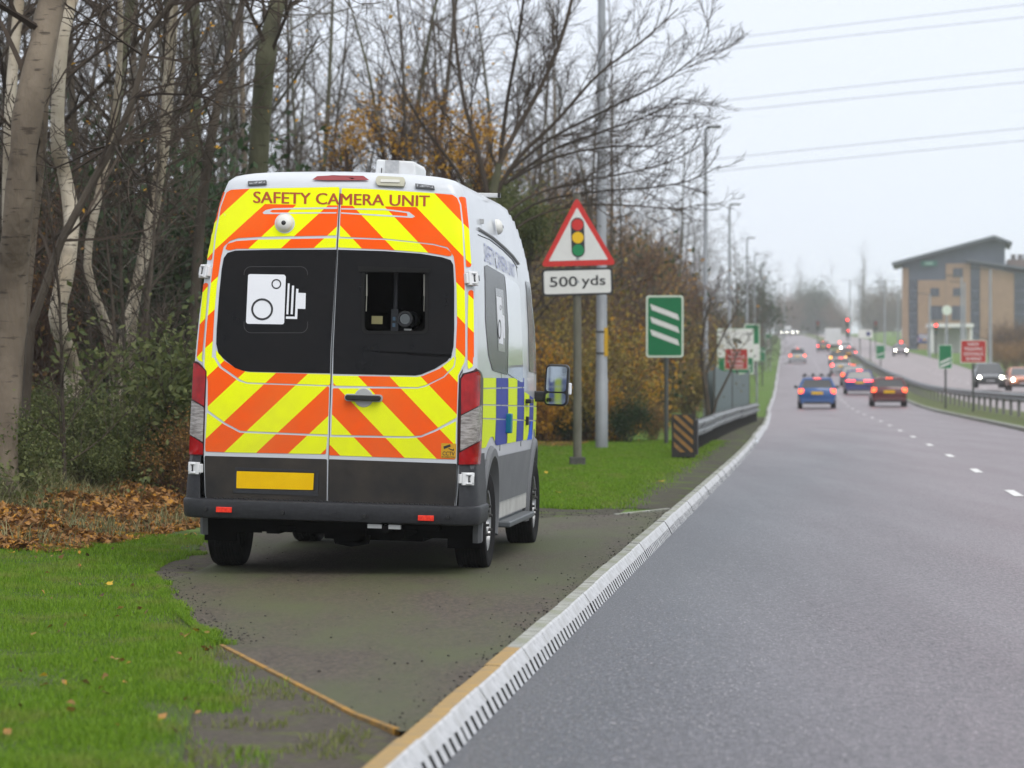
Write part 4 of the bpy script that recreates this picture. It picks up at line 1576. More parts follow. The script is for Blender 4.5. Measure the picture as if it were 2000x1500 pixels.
MB().box((pm.x - 0.15, pm.y + 0.08, pm.z - 0.10), (0.16, 0.09, 0.09)).box((pm.x - 0.22, pm.y + 0.10, pm.z + 0.0), (0.03, 0.30, 0.34)).build('mirror_arm', m_black, mo, bevel=0.012)

# front of the vehicle (seen only from elsewhere): windscreen, headlamps, grille
fw = MB()
fw.v = [(-0.80, 4.92, 1.52), (0.80, 4.92, 1.52), (0.70, 4.17, 2.36), (-0.70, 4.17, 2.36)]
fw.v = [(x, y_ + 0.0, z + 0.03) for x, y_, z in fw.v]
fw.f = [(0, 1, 2, 3)]; fw.mi = [0]
part('windscreen', fw, m_glass)
for s in (-1, 1):
    part('headlamp', MB().box((s * 0.66, 5.42, 0.98), (0.30, 0.16, 0.26)), m_clear, bevel=0.03)
part('front_bumper', MB().box((0, 5.40, 0.55), (1.75, 0.40, 0.46)), m_clad, bevel=0.06)
# ------------------------------------------------------------------ signs, posts, barriers
m_galv = mat('galvanised_steel', (0.36, 0.38, 0.40), 0.45, metal=0.35, col2=(0.26, 0.28, 0.30), scale=6, detail=6, stretch=(1, 1, 0.3))
m_pole = mat('lamp_column_grey', (0.33, 0.35, 0.375), 0.5, metal=0.2, col2=(0.25, 0.265, 0.285), scale=3, detail=6, stretch=(1, 1, 0.4))
m_post = mat('mossy_post', (0.10, 0.098, 0.075), 0.8, col2=(0.16, 0.155, 0.125), scale=8, detail=7, stretch=(1, 1, 0.3), bump=0.3, bscale=30)
m_dpost = mat('dark_grey_post', (0.06, 0.065, 0.06), 0.6)
m_sred = mat('sign_red', (0.62, 0.022, 0.016), 0.4, col2=(0.55, 0.02, 0.015), scale=6)
m_swhite = mat('sign_white', (0.72, 0.72, 0.70), 0.4, col2=(0.66, 0.66, 0.64), scale=5)
m_sblack = mat('sign_black', (0.02, 0.02, 0.022), 0.45)
m_sgreen = mat('sign_green', (0.0, 0.165, 0.055), 0.4, col2=(0.0, 0.15, 0.05), scale=4)
m_samber = mat('sign_amber', (0.80, 0.48, 0.0), 0.4)
m_slgreen = mat('symbol_green', (0.0, 0.22, 0.07), 0.4)
m_scream = mat('sign_border', (0.62, 0.70, 0.60), 0.4)
m_sback = mat('sign_back', (0.20, 0.21, 0.21), 0.5)
m_ared = mat('advance_red', (0.40, 0.025, 0.02), 0.45)
m_concrete = mat('base_concrete', (0.05, 0.05, 0.045), 0.85, col2=(0.09, 0.09, 0.08), scale=12, bump=0.4)


def facing(o_, y_):
    """stand a sign at right angles to the road"""
    o_.rotation_euler = (0, 0, -KD(y_))


def rsign(parent, P, d0, d1, material, name='panel'):
    """flat plate: polygon in (x, z), between depths d0 (front, negative) and d1"""
    return MB().prism(P, lambda a, b, d: (a, d, b), d0, d1).build(name, material, parent)


def stext(parent, s, x0, x1, z0, z1, d, material, bold=0.0, name='lettering'):
    V, T, asp = text_tris(s, bold)
    me = bpy.data.meshes.new(name)
    me.from_pydata([(x0 + (x1 - x0) * u, d, z0 + (z1 - z0) * v) for u, v in V], [], T)
    me.update()
    return link(name, me, material, parent)


# --- traffic signals warning sign, 500 yds
Ys = 47.0
X_, Y_ = (1128 - 1000) * Ys / F, Ys
zg = float(gh(X_, Y_))
sg_ = empty('warning_sign', (X_, Y_, zg))
tag(sg_, 'red-bordered triangular traffic light warning sign with 500 yds plate on mossy post', 'road sign')
sc_ = Ys / F


def zz(py): return CH - (py - HY) * sc_ - zg
def xx(px): return (px - 1128) * sc_


MB().tube([(0, 0.05, -0.1), (0, 0.05, 1.6), (-0.01, 0.05, zz(379))], [0.068, 0.066, 0.062], 16).build('post', m_post, sg_, smooth=True)
MB().box((0.0, 0.05, zz(905)), (0.25, 0.24, 0.20)).build('post_base', m_concrete, sg_, bevel=0.012)


def tri(cx, z0, z1, half, r, n=5):
    A = [(-half + cx, z0), (half + cx, z0), (cx, z1)]
    Q = []
    for i in range(3):
        p0, p1, p2 = Vector(A[i - 1]), Vector(A[i]), Vector(A[(i + 1) % 3])
        a, b = (p0 - p1).normalized(), (p2 - p1).normalized()
        for k in range(n):
            t = k / (n - 1)
            q = (p1 + a * r) * (1 - t) ** 2 + p1 * (2 * t * (1 - t)) + (p1 + b * r) * t * t
            Q.append(tuple(q))
    return Q


tp = empty('triangle_plate')
tp.parent = sg_
tp.rotation_euler = (0, R(-1.2), 0)
tp = rsign(sg_, tri(0.0, zz(519), zz(384), 0.60, 0.09), -0.018, -0.012, m_sred, 'triangle_plate')
rsign(tp, tri(0.0, zz(508.5), zz(405), 0.470, 0.02), -0.021, -0.019, m_swhite, 'white_field')
for nm, cz, mm in (('red_disc', 439, m_sred), ('amber_disc', 464, m_samber), ('green_disc', 488.5, m_slgreen)):
    rsign(tp, circ(0.0, zz(cz), 11.3 * sc_, 28), -0.028, -0.026, mm, nm)
rsign(tp, rrect(-13 * sc_, zz(502.5), 13 * sc_, zz(425), 12.9 * sc_, 8), -0.0245, -0.0225, m_sblack, 'signal_outline')
bpz = bpy.data.objects.get('triangle_plate')
pl_ = rsign(sg_, rrect(-70.5 * sc_, zz(577), 69 * sc_, zz(524), 0.06), -0.018, -0.012, m_sblack, 'distance_plate')
rsign(pl_, rrect(-66 * sc_, zz(573), 64.5 * sc_, zz(528), 0.035), -0.021, -0.019, m_swhite, 'white_field')
stext(pl_, '500', -55 * sc_, -0.6 * sc_, zz(559.5), zz(539.5), -0.0235, m_sblack, 0.012)
stext(pl_, 'yds', 7 * sc_, 54 * sc_, zz(564), zz(538.5), -0.0235, m_sblack, 0.012)
for q in [c for c in sg_.children if c.type == 'EMPTY']: bpy.data.objects.remove(q)
for pc, dx in ((tp, 0.105), (pl_, 0.085)):
    pc.rotation_euler = (0, R(-1.6), 0)
    pc.location.x = dx
for z in (zz(505), zz(435), zz(550)):
    MB().lathe([(0.072, z - 0.02), (0.076, z - 0.018), (0.076, z + 0.018), (0.072, z + 0.02)], 14, 'z', (0, 0.05, 0)).build('clamp_band', m_galv, sg_)
facing(sg_, Ys)
sg_.rotation_euler.z = R(1.0)

# --- lamp columns on the nearside verge
def lamp_column(px, Y0, h=10.0, label='', r0=0.115, r1=0.055, arm=0.06, side=1, flat=True, grp='lamp columns along the verge'):
    X0 = (px - 1000) * Y0 / F
    z0 = float(gh(X0, Y0))
    o = empty('lamp_column', (X0, Y0, z0))
    tag(o, label, 'street lamp', grp)
    MB().tube([(0, 0, -0.2), (0, 0, 1.4), (0, 0, 1.42), (0, 0, h)], [r0, r0, r0 * 0.92, r1], 16).build('column', m_pole, o, smooth=True)
    MB().tube([(0, 0, h - 0.02), (side * 0.15, 0, h + 0.03), (side * arm, 0, h + 0.05)], 0.035, 8).build('bracket_arm', m_dpost, o, smooth=True)
    hd = MB().box((side * (arm + 0.22), 0, h + 0.06), (0.50, 0.26, 0.07))
    hl = hd.build('lantern', m_dpost, o, bevel=0.015)
    MB().box((side * (arm + 0.26), 0, h + 0.018), (0.42, 0.2, 0.012)).build('lantern_glass', m_swhite, hl)
    return o


l1 = lamp_column(1175, 58.8, 10.4, 'thick grey lamp column just behind the traffic light warning sign', 0.122, 0.065)
zt = l1.location.z
MB().box((0.085, -0.10, CH - (668 - HY) * 58.8 / F - zt), (0.075, 0.01, 0.56)).build('number_tag', mat('tag_yellow', (0.62, 0.36, 0.01), 0.5), l1)
for k, d_ in enumerate('40726'):
    pass
for py in (648, 690):
    MB().lathe([(0.116, -0.015), (0.12, -0.012), (0.12, 0.012), (0.116, 0.015)], 16, 'z', (0, 0, CH - (py - HY) * 58.8 / F - zt)).build('tag_band', m_sblack, l1)
lamp_column(1378, 102, 10.0, 'slim lamp column rising beside the steel mesh enclosure', 0.10, 0.055)
lamp_column(1425, 150, 10.0, 'lamp column among the bare trees behind the white lorry sign', 0.10, 0.055)
for k, (px, Y0) in enumerate(((1459, 200), (1474, 246), (1488, 292), (1493, 340))):
    lamp_column(px, Y0, 10.0, ['lamp column further up the nearside verge', 'lamp column rising behind the green and white direction board', 'lamp column in front of the distant dark tree',
                               'farthest slim lamp column on the nearside verge'][k], 0.10, 0.055)

# --- countdown markers
def marker(px, px0, px1, py0, py1, Y0, bars, label, postx, up=True):
    k = Y0 / F
    X0 = (px - 1000) * k
    z0 = float(gh(X0, Y0))
    o = empty('countdown_marker', (X0, Y0, z0))
    tag(o, label, 'road sign', 'countdown markers')
    f = lambda p: (p - px) * k
    g = lambda p: CH - (p - HY) * k - z0
    w_, h_ = f(px1) - f(px0), g(py0) - g(py1)
    MB().tube([(f(postx), 0.05, -0.1), (f(postx), 0.05, g(py0) - 0.1)], 0.045, 12).build('post', m_dpost, o, smooth=True)
    p = rsign(o, rrect(f(px0), g(py1), f(px1), g(py0), 0.06), -0.016, -0.010, m_scream)
    b = w_ * 0.05
    rsign(p, rrect(f(px0) + b, g(py1) + b, f(px1) - b, g(py0) - b, 0.045), -0.019, -0.017, m_sgreen, 'green_field')
    cx = (f(px0) + f(px1)) / 2
    for i in range(bars):
        zc = g(py0) - h_ * (0.27 + 0.205 * i if up else 0.66 + 0.17 * i)
        sgn = -1 if up else 1
        hw, th = w_ * 0.37, h_ * 0.05
        dz = h_ * 0.085 * sgn
        ex = th * 0.30 * sgn
        P = [(cx - hw - ex, zc - dz - th), (cx + hw - ex, zc + dz - th), (cx + hw + ex, zc + dz + th), (cx - hw + ex, zc - dz + th)]
        rsign(p, P, -0.0225, -0.0205, m_swhite, 'white_bar')
    facing(o, Y0)
    return o


marker(1300, 1262, 1335, 577, 698, 62.5, 3, 'green countdown marker with three white bars on the verge', 1301)
marker(1846, 1833, 1859.5, 673, 720.5, 126, 2, 'green countdown marker with two white bars in the central reservation', 1847, up=False)
marker(1720, 1711, 1728.5, 674, 701, 232, 1, 'small green countdown marker with one white bar in the central reservation', 1720, up=False)
marker(1489, 1484, 1495, 678, 706, 205, 1, 'small green marker with one bar on the nearside verge', 1489)

# --- red NEW TRAFFIC SIGNALS AHEAD boards
def red_board(px0, px1, py0, py1, Y0, label, postpx, base=None):
    k = Y0 / F
    px = (px0 + px1) / 2
    X0 = (px - 1000) * k
    z0 = float(gh(X0, Y0))
    o = empty('red_notice_board', (X0, Y0, z0))
    tag(o, label, 'road sign')
    f = lambda p: (p - px) * k
    g = lambda p: CH - (p - HY) * k - z0
    MB().tube([(f(postpx), 0.05, -0.1), (f(postpx), 0.05, g(py0) - 0.1)], 0.045, 10).build('post', m_dpost, o, smooth=True)
    p = rsign(o, rrect(f(px0), g(py1), f(px1), g(py0), 0.05), -0.016, -0.010, m_scream)
    b = 0.028
    rsign(p, rrect(f(px0) + b, g(py1) + b, f(px1) - b, g(py0) - b, 0.035), -0.019, -0.017, m_ared, 'red_field')
    w_, h_ = f(px1) - f(px0), g(py0) - g(py1)
    cx = (f(px0) + f(px1)) / 2
    for i, (t, wd) in enumerate((('NEW', 0.42), ('TRAFFIC', 0.74), ('SIGNALS', 0.74), ('AHEAD', 0.60))):
        zc = g(py0) - h_ * (0.185 + 0.21 * i)
        stext(p, t, cx - w_ * wd / 2, cx + w_ * wd / 2, zc - h_ * 0.07, zc + h_ * 0.07, -0.0215, m_swhite, 0.01)
    facing(o, Y0)


red_board(1876, 1926.5, 664, 709, 112, 'red notice board lettered in white above the central barrier', 1901)
red_board(1415, 1461, 680.5, 722, 110, 'red notice board lettered in white in front of the white lorry sign', 1440)

# --- direction boards up the verge
def board(px0, px1, py0, py1, Y0, label, build):
    k = Y0 / F
    px = (px0 + px1) / 2
    X0 = (px - 1000) * k
    z0 = float(gh(X0, Y0))
    o = empty('direction_board', (X0, Y0, z0))
    tag(o, label, 'road sign')
    f = lambda p: (p - px) * k
    g = lambda p: CH - (p - HY) * k - z0
    for t in (0.2, 0.8):
        MB().tube([(f(px0 + (px1 - px0) * t), 0.06, -0.1), (f(px0 + (px1 - px0) * t), 0.06, g(py0) - 0.1)], 0.05, 10).build('post', m_galv, o, smooth=True)
    p = rsign(o, rrect(f(px0), g(py1), f(px1), g(py0), 0.06), -0.016, -0.010, m_scream)
    build(p, f, g)
    facing(o, Y0)


def lorry_sign(p, f, g):
    rsign(p, rrect(f(1403.5), g(698), f(1470), g(643.5), 0.05), -0.020, -0.018, m_swhite, 'white_field')
    rsign(p, rrect(f(1403.5), g(728), f(1470), g(699), 0.04), -0.020, -0.018, m_sgreen, 'green_field')
    # arrow
    rsign(p, [(f(1449), g(652.6)), (f(1460), g(652.6)), (f(1460), g(649.5)), (f(1466), g(652)), (f(1460), g(654.6)), (f(1460), g(653.6)), (f(1449), g(653.6))][::-1], -0.023, -0.021, m_sblack, 'arrow')
    # lorry outline
    rsign(p, [(f(1431), g(660.5)), (f(1441), g(660.5)), (f(1441), g(670.5)), (f(1431), g(670.5))][::-1], -0.023, -0.021, mat('sign_olive', (0.10, 0.10, 0.07), 0.5), 'lorry_box')
    rsign(p, [(f(1442), g(664.5)), (f(1446), g(664.5)), (f(1449), g(667.5)), (f(1449), g(670.5)), (f(1442), g(670.5))][::-1], -0.023, -0.021, m_sblack, 'lorry_cab')
    for x in (1434, 1446): rsign(p, circ(f(x), g(671), 0.028, 12), -0.0255, -0.0235, m_sblack, 'lorry_wheel')
    rsign(p, [(f(1462), g(714)), (f(1466), g(712)), (f(1466), g(716)), (f(1462), g(718))][::-1], -0.023, -0.021, m_swhite, 'mark')
    rsign(p, [(f(1462), g(722)), (f(1466), g(720)), (f(1466), g(724)), (f(1462), g(726))][::-1], -0.023, -0.021, m_swhite, 'mark')


board(1401, 1472, 641.5, 730.5, 122, 'large white board with black lorry symbol and right arrow', lorry_sign)


def green_board(p, f, g):
    rsign(p, rrect(f(1456), g(671.5), f(1482), g(635), 0.05), -0.020, -0.018, m_sgreen, 'green_field')
    rsign(p, rrect(f(1456), g(703), f(1482), g(673), 0.04), -0.020, -0.018, m_swhite, 'white_field')
    rsign(p, [(f(1472), g(694)), (f(1478), g(695.5)), (f(1472), g(698))], -0.023, -0.021, m_sblack, 'arrow')


board(1454, 1484, 633, 705, 150, 'tall green and white direction board behind the lorry sign', green_board)


def green_small(p, f, g):
    rsign(p, rrect(f(1495), g(682), f(1506), g(652.5), 0.06), -0.020, -0.018, m_sgreen, 'green_field')
    rsign(p, rrect(f(1498), g(680), f(1504), g(661), 0.04), -0.023, -0.021, m_swhite, 'white_field')


board(1494, 1507, 651.5, 683, 262, 'narrow green direction board furthest up the nearside verge', green_small)

# --- steel mesh enclosure behind the barrier
def mesh_panel(px0, px1, pyt0, pyt1, Y0, Y1, name_parent):
    a, b = at(px0, 800, Y0), at(px1, 800, Y1)
    a.z, b.z = float(gh(a.x, a.y)), float(gh(b.x, b.y))
    za, zb = CH - (pyt0 - HY) * Y0 / F, CH - (pyt1 - HY) * Y1 / F
    n = 16
    o = MB()
    V, Fc = [], []
    d = (b - a)
    nrm = Vector((d.y, -d.x, 0)).normalized()
    cols_ = 40
    for k in range(cols_ + 1):
        t = k / cols_
        p = a.lerp(b, t) + nrm * (0.03 if k % 2 else -0.03)
        V.append((p.x, p.y, p.z + 0.05)); V.append((p.x, p.y, za + (zb - za) * t - 0.10 * math.sin(math.pi * t)))
    for k in range(cols_): Fc.append((2 * k, 2 * k + 2, 2 * k + 3, 2 * k + 1))
    o.add(V, Fc)
    return o, a, b, za, zb


fe = empty('steel_enclosure', at(1432, 800, 93))
fe.location.z = float(gh(fe.location.x, 93))
tag(fe, 'grey ribbed steel enclosure among shrubs behind the roadside barrier', 'enclosure')
m_mesh = mat('ribbed_steel', (0.13, 0.17, 0.175), 0.55, metal=0.2, col2=(0.20, 0.24, 0.245), scale=30, detail=3, stretch=(1, 1, 4))
for q in ((1381, 1394, 716, 712, 88, 89), (1395, 1428, 714, 722, 87, 90), (1429, 1462, 726, 726, 96, 98)):
    o, a, b, za, zb = mesh_panel(*q, fe)
    off = fe.location
    o.v = [(x - off.x, y_ - off.y, z - off.z) for x, y_, z in o.v]
    pn = o.build('ribbed_panel', m_mesh, fe)
    for p, zt_ in ((a, za), (b, zb)):
        MB().box((p.x - off.x, p.y - off.y - 0.02, (p.z + zt_) / 2 - off.z), (0.06, 0.06, zt_ - p.z + 0.05)).build('enclosure_post', m_dpost, fe)

# --- nearside crash barrier with striped end board
def wbeam(path, name, parent, rails, material, sgn=1):
    """path: list of Vectors (ground line); rails: list of (z centre, half height)"""
    V, Fc = [], []
    prof = []
    zc, hh = rails
    for t, o in ((-1, 0.0), (-0.8, 0.0), (-0.62, 0.075), (-0.32, 0.075), (-0.12, 0.01), (0.12, 0.01), (0.32, 0.075), (0.62, 0.075), (0.8, 0.0), (1, 0.0)):
        prof.append((o, zc + hh * t))
    n = len(prof)
    for i, p in enumerate(path):
        t = (path[min(i + 1, len(path) - 1)] - path[max(i - 1, 0)])
        t.z = 0
        t.normalize()
        nr = Vector((t.y, -t.x, 0)) * sgn
        for o, z in prof:
            q = p + nr * o
            V.append((q.x, q.y, p.z + z))
    for i in range(len(path) - 1):
        for k in range(n - 1):
            b = i * n + k
            Fc.append((b, b + 1, b + n + 1, b + n))
    return MB().add(V, Fc).build(name, material, parent, smooth=True)


bar = empty('crash_barrier', (0, 0, 0))
tag(bar, 'galvanised nearside crash barrier on dark posts beside the kerb', 'barrier')
y0b, y1b = 51.6, 99.0
path = []
for y_ in np.arange(y0b, y1b + 0.1, 1.6):
    t = (y_ - y0b) / (y1b - y0b)
    o = -1.0 + 0.62 * t * t
    path.append(Vector((K(float(y_)) + o, y_, E(float(y_)) + 0.02)))
bar.location = path[0]
off = path[0].copy()
path = [p - off for p in path]
for a in range(0, len(path) - 1, 4):
    seg = path[a:a + 5]
    seg = [q + Vector((0.008 * (a // 4 % 2), 0, 0)) for q in seg]
    wbeam(seg, 'rail', bar, (0.47 + random.uniform(-0.008, 0.008), 0.165), mat('weathered_rail', (0.20, 0.21, 0.22), 0.45, metal=0.35, col2=(0.14, 0.15, 0.155), scale=5))
for a in range(0, len(path)):
    p = path[a]
    MB().box((p.x - 0.075, p.y, p.z + 0.28), (0.12, 0.16, 0.66)).build('post', mat('barrier_post', (0.022, 0.022, 0.021), 0.7), bar)

eb = empty('barrier_end_board', at(1335, 903, 51.0))
eb.location.z = float(gh(eb.location.x, 51))
tag(eb, 'black and dull orange diagonally striped board at the barrier end', 'board')
k = 51.0 / F
bd = MB().box((0, 0, 0.41), (46 * k, 0.10, 0.74)).build('board', mat('soot_black', (0.012, 0.012, 0.011), 0.7, col2=(0.028, 0.025, 0.022), scale=8), eb, bevel=0.01)
MB().box((0.215, 0.35, 0.38), (0.03, 0.65, 0.60)).build('board_side', mat('soot_black', (0.025, 0.024, 0.022)), eb)
MB().box((0.0, 0.0, 0.02), (0.22, 0.10, 0.08)).build('board_foot', m_inner, eb)
m_dor = mat('faded_orange', (0.30, 0.15, 0.03), 0.6, col2=(0.20, 0.11, 0.035), scale=10)
W2, Z0, Z1 = 0.165, 0.13, 0.765
for i in range(6):
    c = 0.14 + i * 0.165
    P = [(-W2, c + 0.09), (W2, c - 0.21), (W2, c - 0.13), (-W2, c + 0.17)]
    # clip to the board in z
    def clip(P, z, keep_above):
        Q = []
        for i_ in range(len(P)):
            a, b = P[i_ - 1], P[i_]
            ia, ib = (a[1] >= z) == keep_above, (b[1] >= z) == keep_above
            if ia != ib:
                t = (z - a[1]) / (b[1] - a[1])
                Q.append((a[0] + (b[0] - a[0]) * t, z))
            if ib: Q.append(b)
        return Q
    P = clip(clip(P, Z0, True), Z1, False)
    if len(P) > 2: MB().prism(P, lambda a, b, d: (a, d, b), -0.056, -0.051).build('stripe', m_dor, eb)
facing(eb, 51)

# --- central barrier
cb = empty('central_barrier', (K(88.0) + 8.0, 88.0, E(88.0) + 0.2))
tag(cb, 'long grey steel barrier along the central reservation between the carriageways', 'barrier')
off = cb.location.copy()
ysb = np.concatenate([np.arange(84, 130, 2.0), np.arange(130, 330, 4.0)])
path = [Vector((K(float(q)) + 8.0 + 0.06 * math.sin(q * 0.11), q, E(float(q)) + 0.24)) - off for q in ysb]
for a in range(0, len(path) - 1, 2):
    wbeam([q for q in path[a:a + 3]], 'rail', cb, (0.60, 0.15), m_galv, -1)
m_cpost = mat('weathered_post', (0.16, 0.16, 0.15), 0.7)
for q in np.arange(84, 330, 3.2):
    p = Vector((K(float(q)) + 7.93 + 0.06 * math.sin(q * 0.11), q, E(float(q)) + 0.20)) - off
    MB().box((p.x, p.y, p.z + 0.27), (0.09, 0.09, 0.62)).build('post', m_cpost, cb)
# ------------------------------------------------------------------ vegetation
def bark(name, c_a, c_b, c_c, dash=True, light=0.5):
    m = bpy.data.materials.new(name)
    m.use_nodes = True
    n = m.node_tree
    b = n.nodes['Principled BSDF']
    b.inputs['Roughness'].default_value = 0.85
    b.inputs['Specular IOR Level'].default_value = 0.2
    t = n.nodes.new('ShaderNodeTexCoord')
    g = n.nodes.new('ShaderNodeNewGeometry')

    def nz(scale, stretch, det=6):
        mp = n.nodes.new('ShaderNodeMapping')
        mp.inputs['Scale'].default_value = stretch
        n.links.new(t.outputs['Object'], mp.inputs[0])
        q = n.nodes.new('ShaderNodeTexNoise')
        q.inputs['Scale'].default_value = scale
        q.inputs['Detail'].default_value = det
        n.links.new(mp.outputs[0], q.inputs['Vector'])
        return q.outputs['Fac']

    def mr(s, a, b_):
        q = n.nodes.new('ShaderNodeMapRange')
        q.inputs['From Min'].default_value = a
        q.inputs['From Max'].default_value = b_
        n.links.new(s, q.inputs['Value'])
        return q.outputs[0]

    def mixc(f, A, B):
        q = n.nodes.new('ShaderNodeMix')
        q.data_type = 'RGBA'
        n.links.new(f, q.inputs[0])
        for sck, x in ((q.inputs[6], A), (q.inputs[7], B)):
            if isinstance(x, tuple): sck.default_value = (*x, 1)
            else: n.links.new(x, sck)
        return q.outputs[2]
    c = mixc(mr(nz(2.2, (1, 1, 0.6)), 0.36, 0.64), c_a, c_b)
    if dash:
        c = mixc(mr(nz(5.0, (0.9, 0.9, 4.5), 4), 0.60, 0.68), c, c_c)      # lenticels: short dark bands across the trunk
        c = mixc(mr(nz(1.3, (1, 1, 1.2), 5), 0.60, 0.72), c, c_c)          # dark rough patches
    n.links.new(c, b.inputs['Base Color'])
    bp_ = n.nodes.new('ShaderNodeBump')
    bp_.inputs['Strength'].default_value = 0.9
    bp_.inputs['Distance'].default_value = 0.03
    n.links.new(nz(14, (1, 1, 0.35)), bp_.inputs['Height'])
    n.links.new(bp_.outputs[0], b.inputs['Normal'])
    return m


m_birch = bark('birch_bark', (0.30, 0.25, 0.18), (0.50, 0.45, 0.36), (0.045, 0.036, 0.030))
m_birchp = bark('pale_brown_bark', (0.125, 0.100, 0.074), (0.205, 0.168, 0.125), (0.07, 0.055, 0.042))
m_olive = bark('olive_bark', (0.075, 0.075, 0.045), (0.13, 0.128, 0.08), (0.04, 0.036, 0.025))
m_brown = bark('brown_bark', (0.055, 0.044, 0.034), (0.10, 0.083, 0.064), (0.03, 0.025, 0.02), dash=False)
m_twig = mat('twig_bark', (0.036, 0.027, 0.021), 0.9, col2=(0.078, 0.060, 0.046), island=True, spec=0.2)
m_twigg = mat('grey_twig_bark', (0.085, 0.080, 0.066), 0.9, col2=(0.15, 0.135, 0.115), island=True, spec=0.2)
m_twigr = mat('reddish_twig_bark', (0.085, 0.052, 0.038), 0.9, col2=(0.14, 0.088, 0.062), island=True, spec=0.2)


def leafmat(name, a, b, trans=0.25):
    return mat(name, a, 0.6, col2=b, island=True, trans=trans, spec=0.3)


m_holly = leafmat('evergreen_leaf', (0.012, 0.030, 0.010), (0.045, 0.085, 0.028))
m_green2 = leafmat('mid_green_leaf', (0.060, 0.085, 0.026), (0.17, 0.19, 0.065), 0.35)
m_yel = leafmat('yellow_leaf', (0.42, 0.20, 0.012), (0.62, 0.36, 0.04), 0.4)
m_rust = leafmat('rust_leaf', (0.16, 0.085, 0.032), (0.42, 0.24, 0.075), 0.35)
m_olivel = leafmat('olive_leaf', (0.12, 0.105, 0.030), (0.36, 0.27, 0.06), 0.35)


def rot_about(v, ax, a):
    ax = ax.normalized()
    return v * math.cos(a) + ax.cross(v) * math.sin(a) + ax * ax.dot(v) * (1 - math.cos(a))


class Tree:
    def __init__(self, seed, tw=0.0055):
        self.r = random.Random(seed)
        self.tr = MB()
        self.br = MB()
        self.tips = []
        self.tw = tw

    def path(self, p, d, L, r0, r1, n, wob, up, store, sides, cap=False):
        pts, rad = [Vector(p)], [r0]
        d = Vector(d).normalized()
        for i in range(n):
            d = d + Vector((self.r.gauss(0, wob), self.r.gauss(0, wob), self.r.gauss(0, wob) + up))
            d.normalize()
            pts.append(pts[-1] + d * (L / n))
            rad.append(r0 + (r1 - r0) * (i + 1) / n)
        store.tube(pts, rad, sides, cap)
        return pts, rad

    def branch(self, p, d, L, r, lvl, maxl, spread=0.75, up=0.06, dens=1.0):
        n = 4 if lvl < maxl else 3
        pts, rad = self.path(p, d, L, r, max(r * 0.35, self.tw * 0.6), n, 0.12 if lvl < maxl else 0.16, up, self.br, 4 if r > 0.02 else 3)
        self.tips.append(pts[-1])
        if lvl >= maxl: return
        k = max(2, int(round((3.2 + L * 1.5) * dens)))
        for i in range(k):
            t = 0.18 + 0.82 * (i + self.r.random()) / k
            f = min(int(t * n), n - 1)
            q = pts[f].lerp(pts[f + 1], t * n - f)
            ax = (pts[f + 1] - pts[f]).normalized()
            per = ax.orthogonal().normalized()
            per = rot_about(per, ax, self.r.uniform(0, 6.283))
            dd = ax * math.cos(spread) + per * math.sin(spread) * self.r.uniform(0.7, 1.2)
            LL = L * self.r.uniform(0.38, 0.62) * (1.05 - 0.45 * t)
            if LL < 0.12: continue
            rr = max(min(rad[f] * 0.6, r * 0.55), self.tw)
            self.branch(q, dd, LL, rr, lvl + 1, maxl, spread, up, dens)

    def build(self, base, name, label, trunk_m, twig_m, cat='tree', group=None):
        o = empty(name, base)
        tag(o, label, cat, group)
        if self.tr.v:
            self.tr.build('trunk', trunk_m, o, smooth=True)
        if self.br.v:
            b = link('crown', self.br_mesh(), twig_m, o)
        return o

    def br_mesh(self):
        me = bpy.data.meshes.new('crown')
        me.from_pydata(self.br.v, [], self.br.f)
        me.update()
        return me


def forest_tree(seed, H, r0, first, nb, lean=(0, 0), bl=0.26, dens=1.0, maxl=3, angle=0.9, wob=0.03, tw=0.0055):
    T = Tree(seed, tw)
    d = Vector((lean[0], lean[1], 1))
    pts, rad = T.path((0, 0, -0.3), d, H, r0, r0 * 0.15, 12, wob, 0.03, T.tr, 9)
    for i in range(nb):
        t = first + (1 - first) * (i + T.r.random()) / nb
        f = min(int(t * 12), 11)
        q = pts[f].lerp(pts[f + 1], t * 12 - f)
        a = T.r.uniform(0, 6.283)
        el = angle * T.r.uniform(0.7, 1.2)
        dd = Vector((math.cos(a) * math.sin(el), math.sin(a) * math.sin(el), math.cos(el)))
        L = H * bl * T.r.uniform(0.6, 1.15) * (1.1 - 0.75 * t)
        T.branch(q, dd, L, max(rad[f] * 0.42, 0.016), 1, maxl, 0.7, 0.05, dens)
    return T


# --- woodland: kinds of bare tree, built once
KINDS = []
specs = [(11, 13.0, 0.088, 0.10, 30, 0.24, 0.95, m_brown, m_twig), (12, 14.5, 0.102, 0.16, 28, 0.22, 0.85, m_olive, m_twig), (13, 12.0, 0.068, 0.06, 32, 0.26, 1.0, m_brown, m_twig),
         (14, 13.5, 0.082, 0.12, 30, 0.24, 0.8, m_birchp, m_twig), (15, 11.0, 0.075, 0.05, 34, 0.30, 1.05, m_brown, m_twigg), (16, 15.0, 0.109, 0.2, 26, 0.22, 0.75, m_olive, m_twigg)]
for (sd, H, r0, fi, nb, bl_, an, tm, wm) in specs:
    KINDS.append((forest_tree(sd, H, r0, fi, nb, (random.uniform(-.05, .05), 0), bl_, 0.95, 3, an, 0.035), tm, wm))
proto = []
for i, (T, tm, wm) in enumerate(KINDS):
    T.tr_me = T.tr.mesh('trunk')
    T.tr_me.materials.append(tm)
    shade_auto(T.tr_me)
    T.br_me = T.br_mesh()
    T.br_me.materials.append(wm)


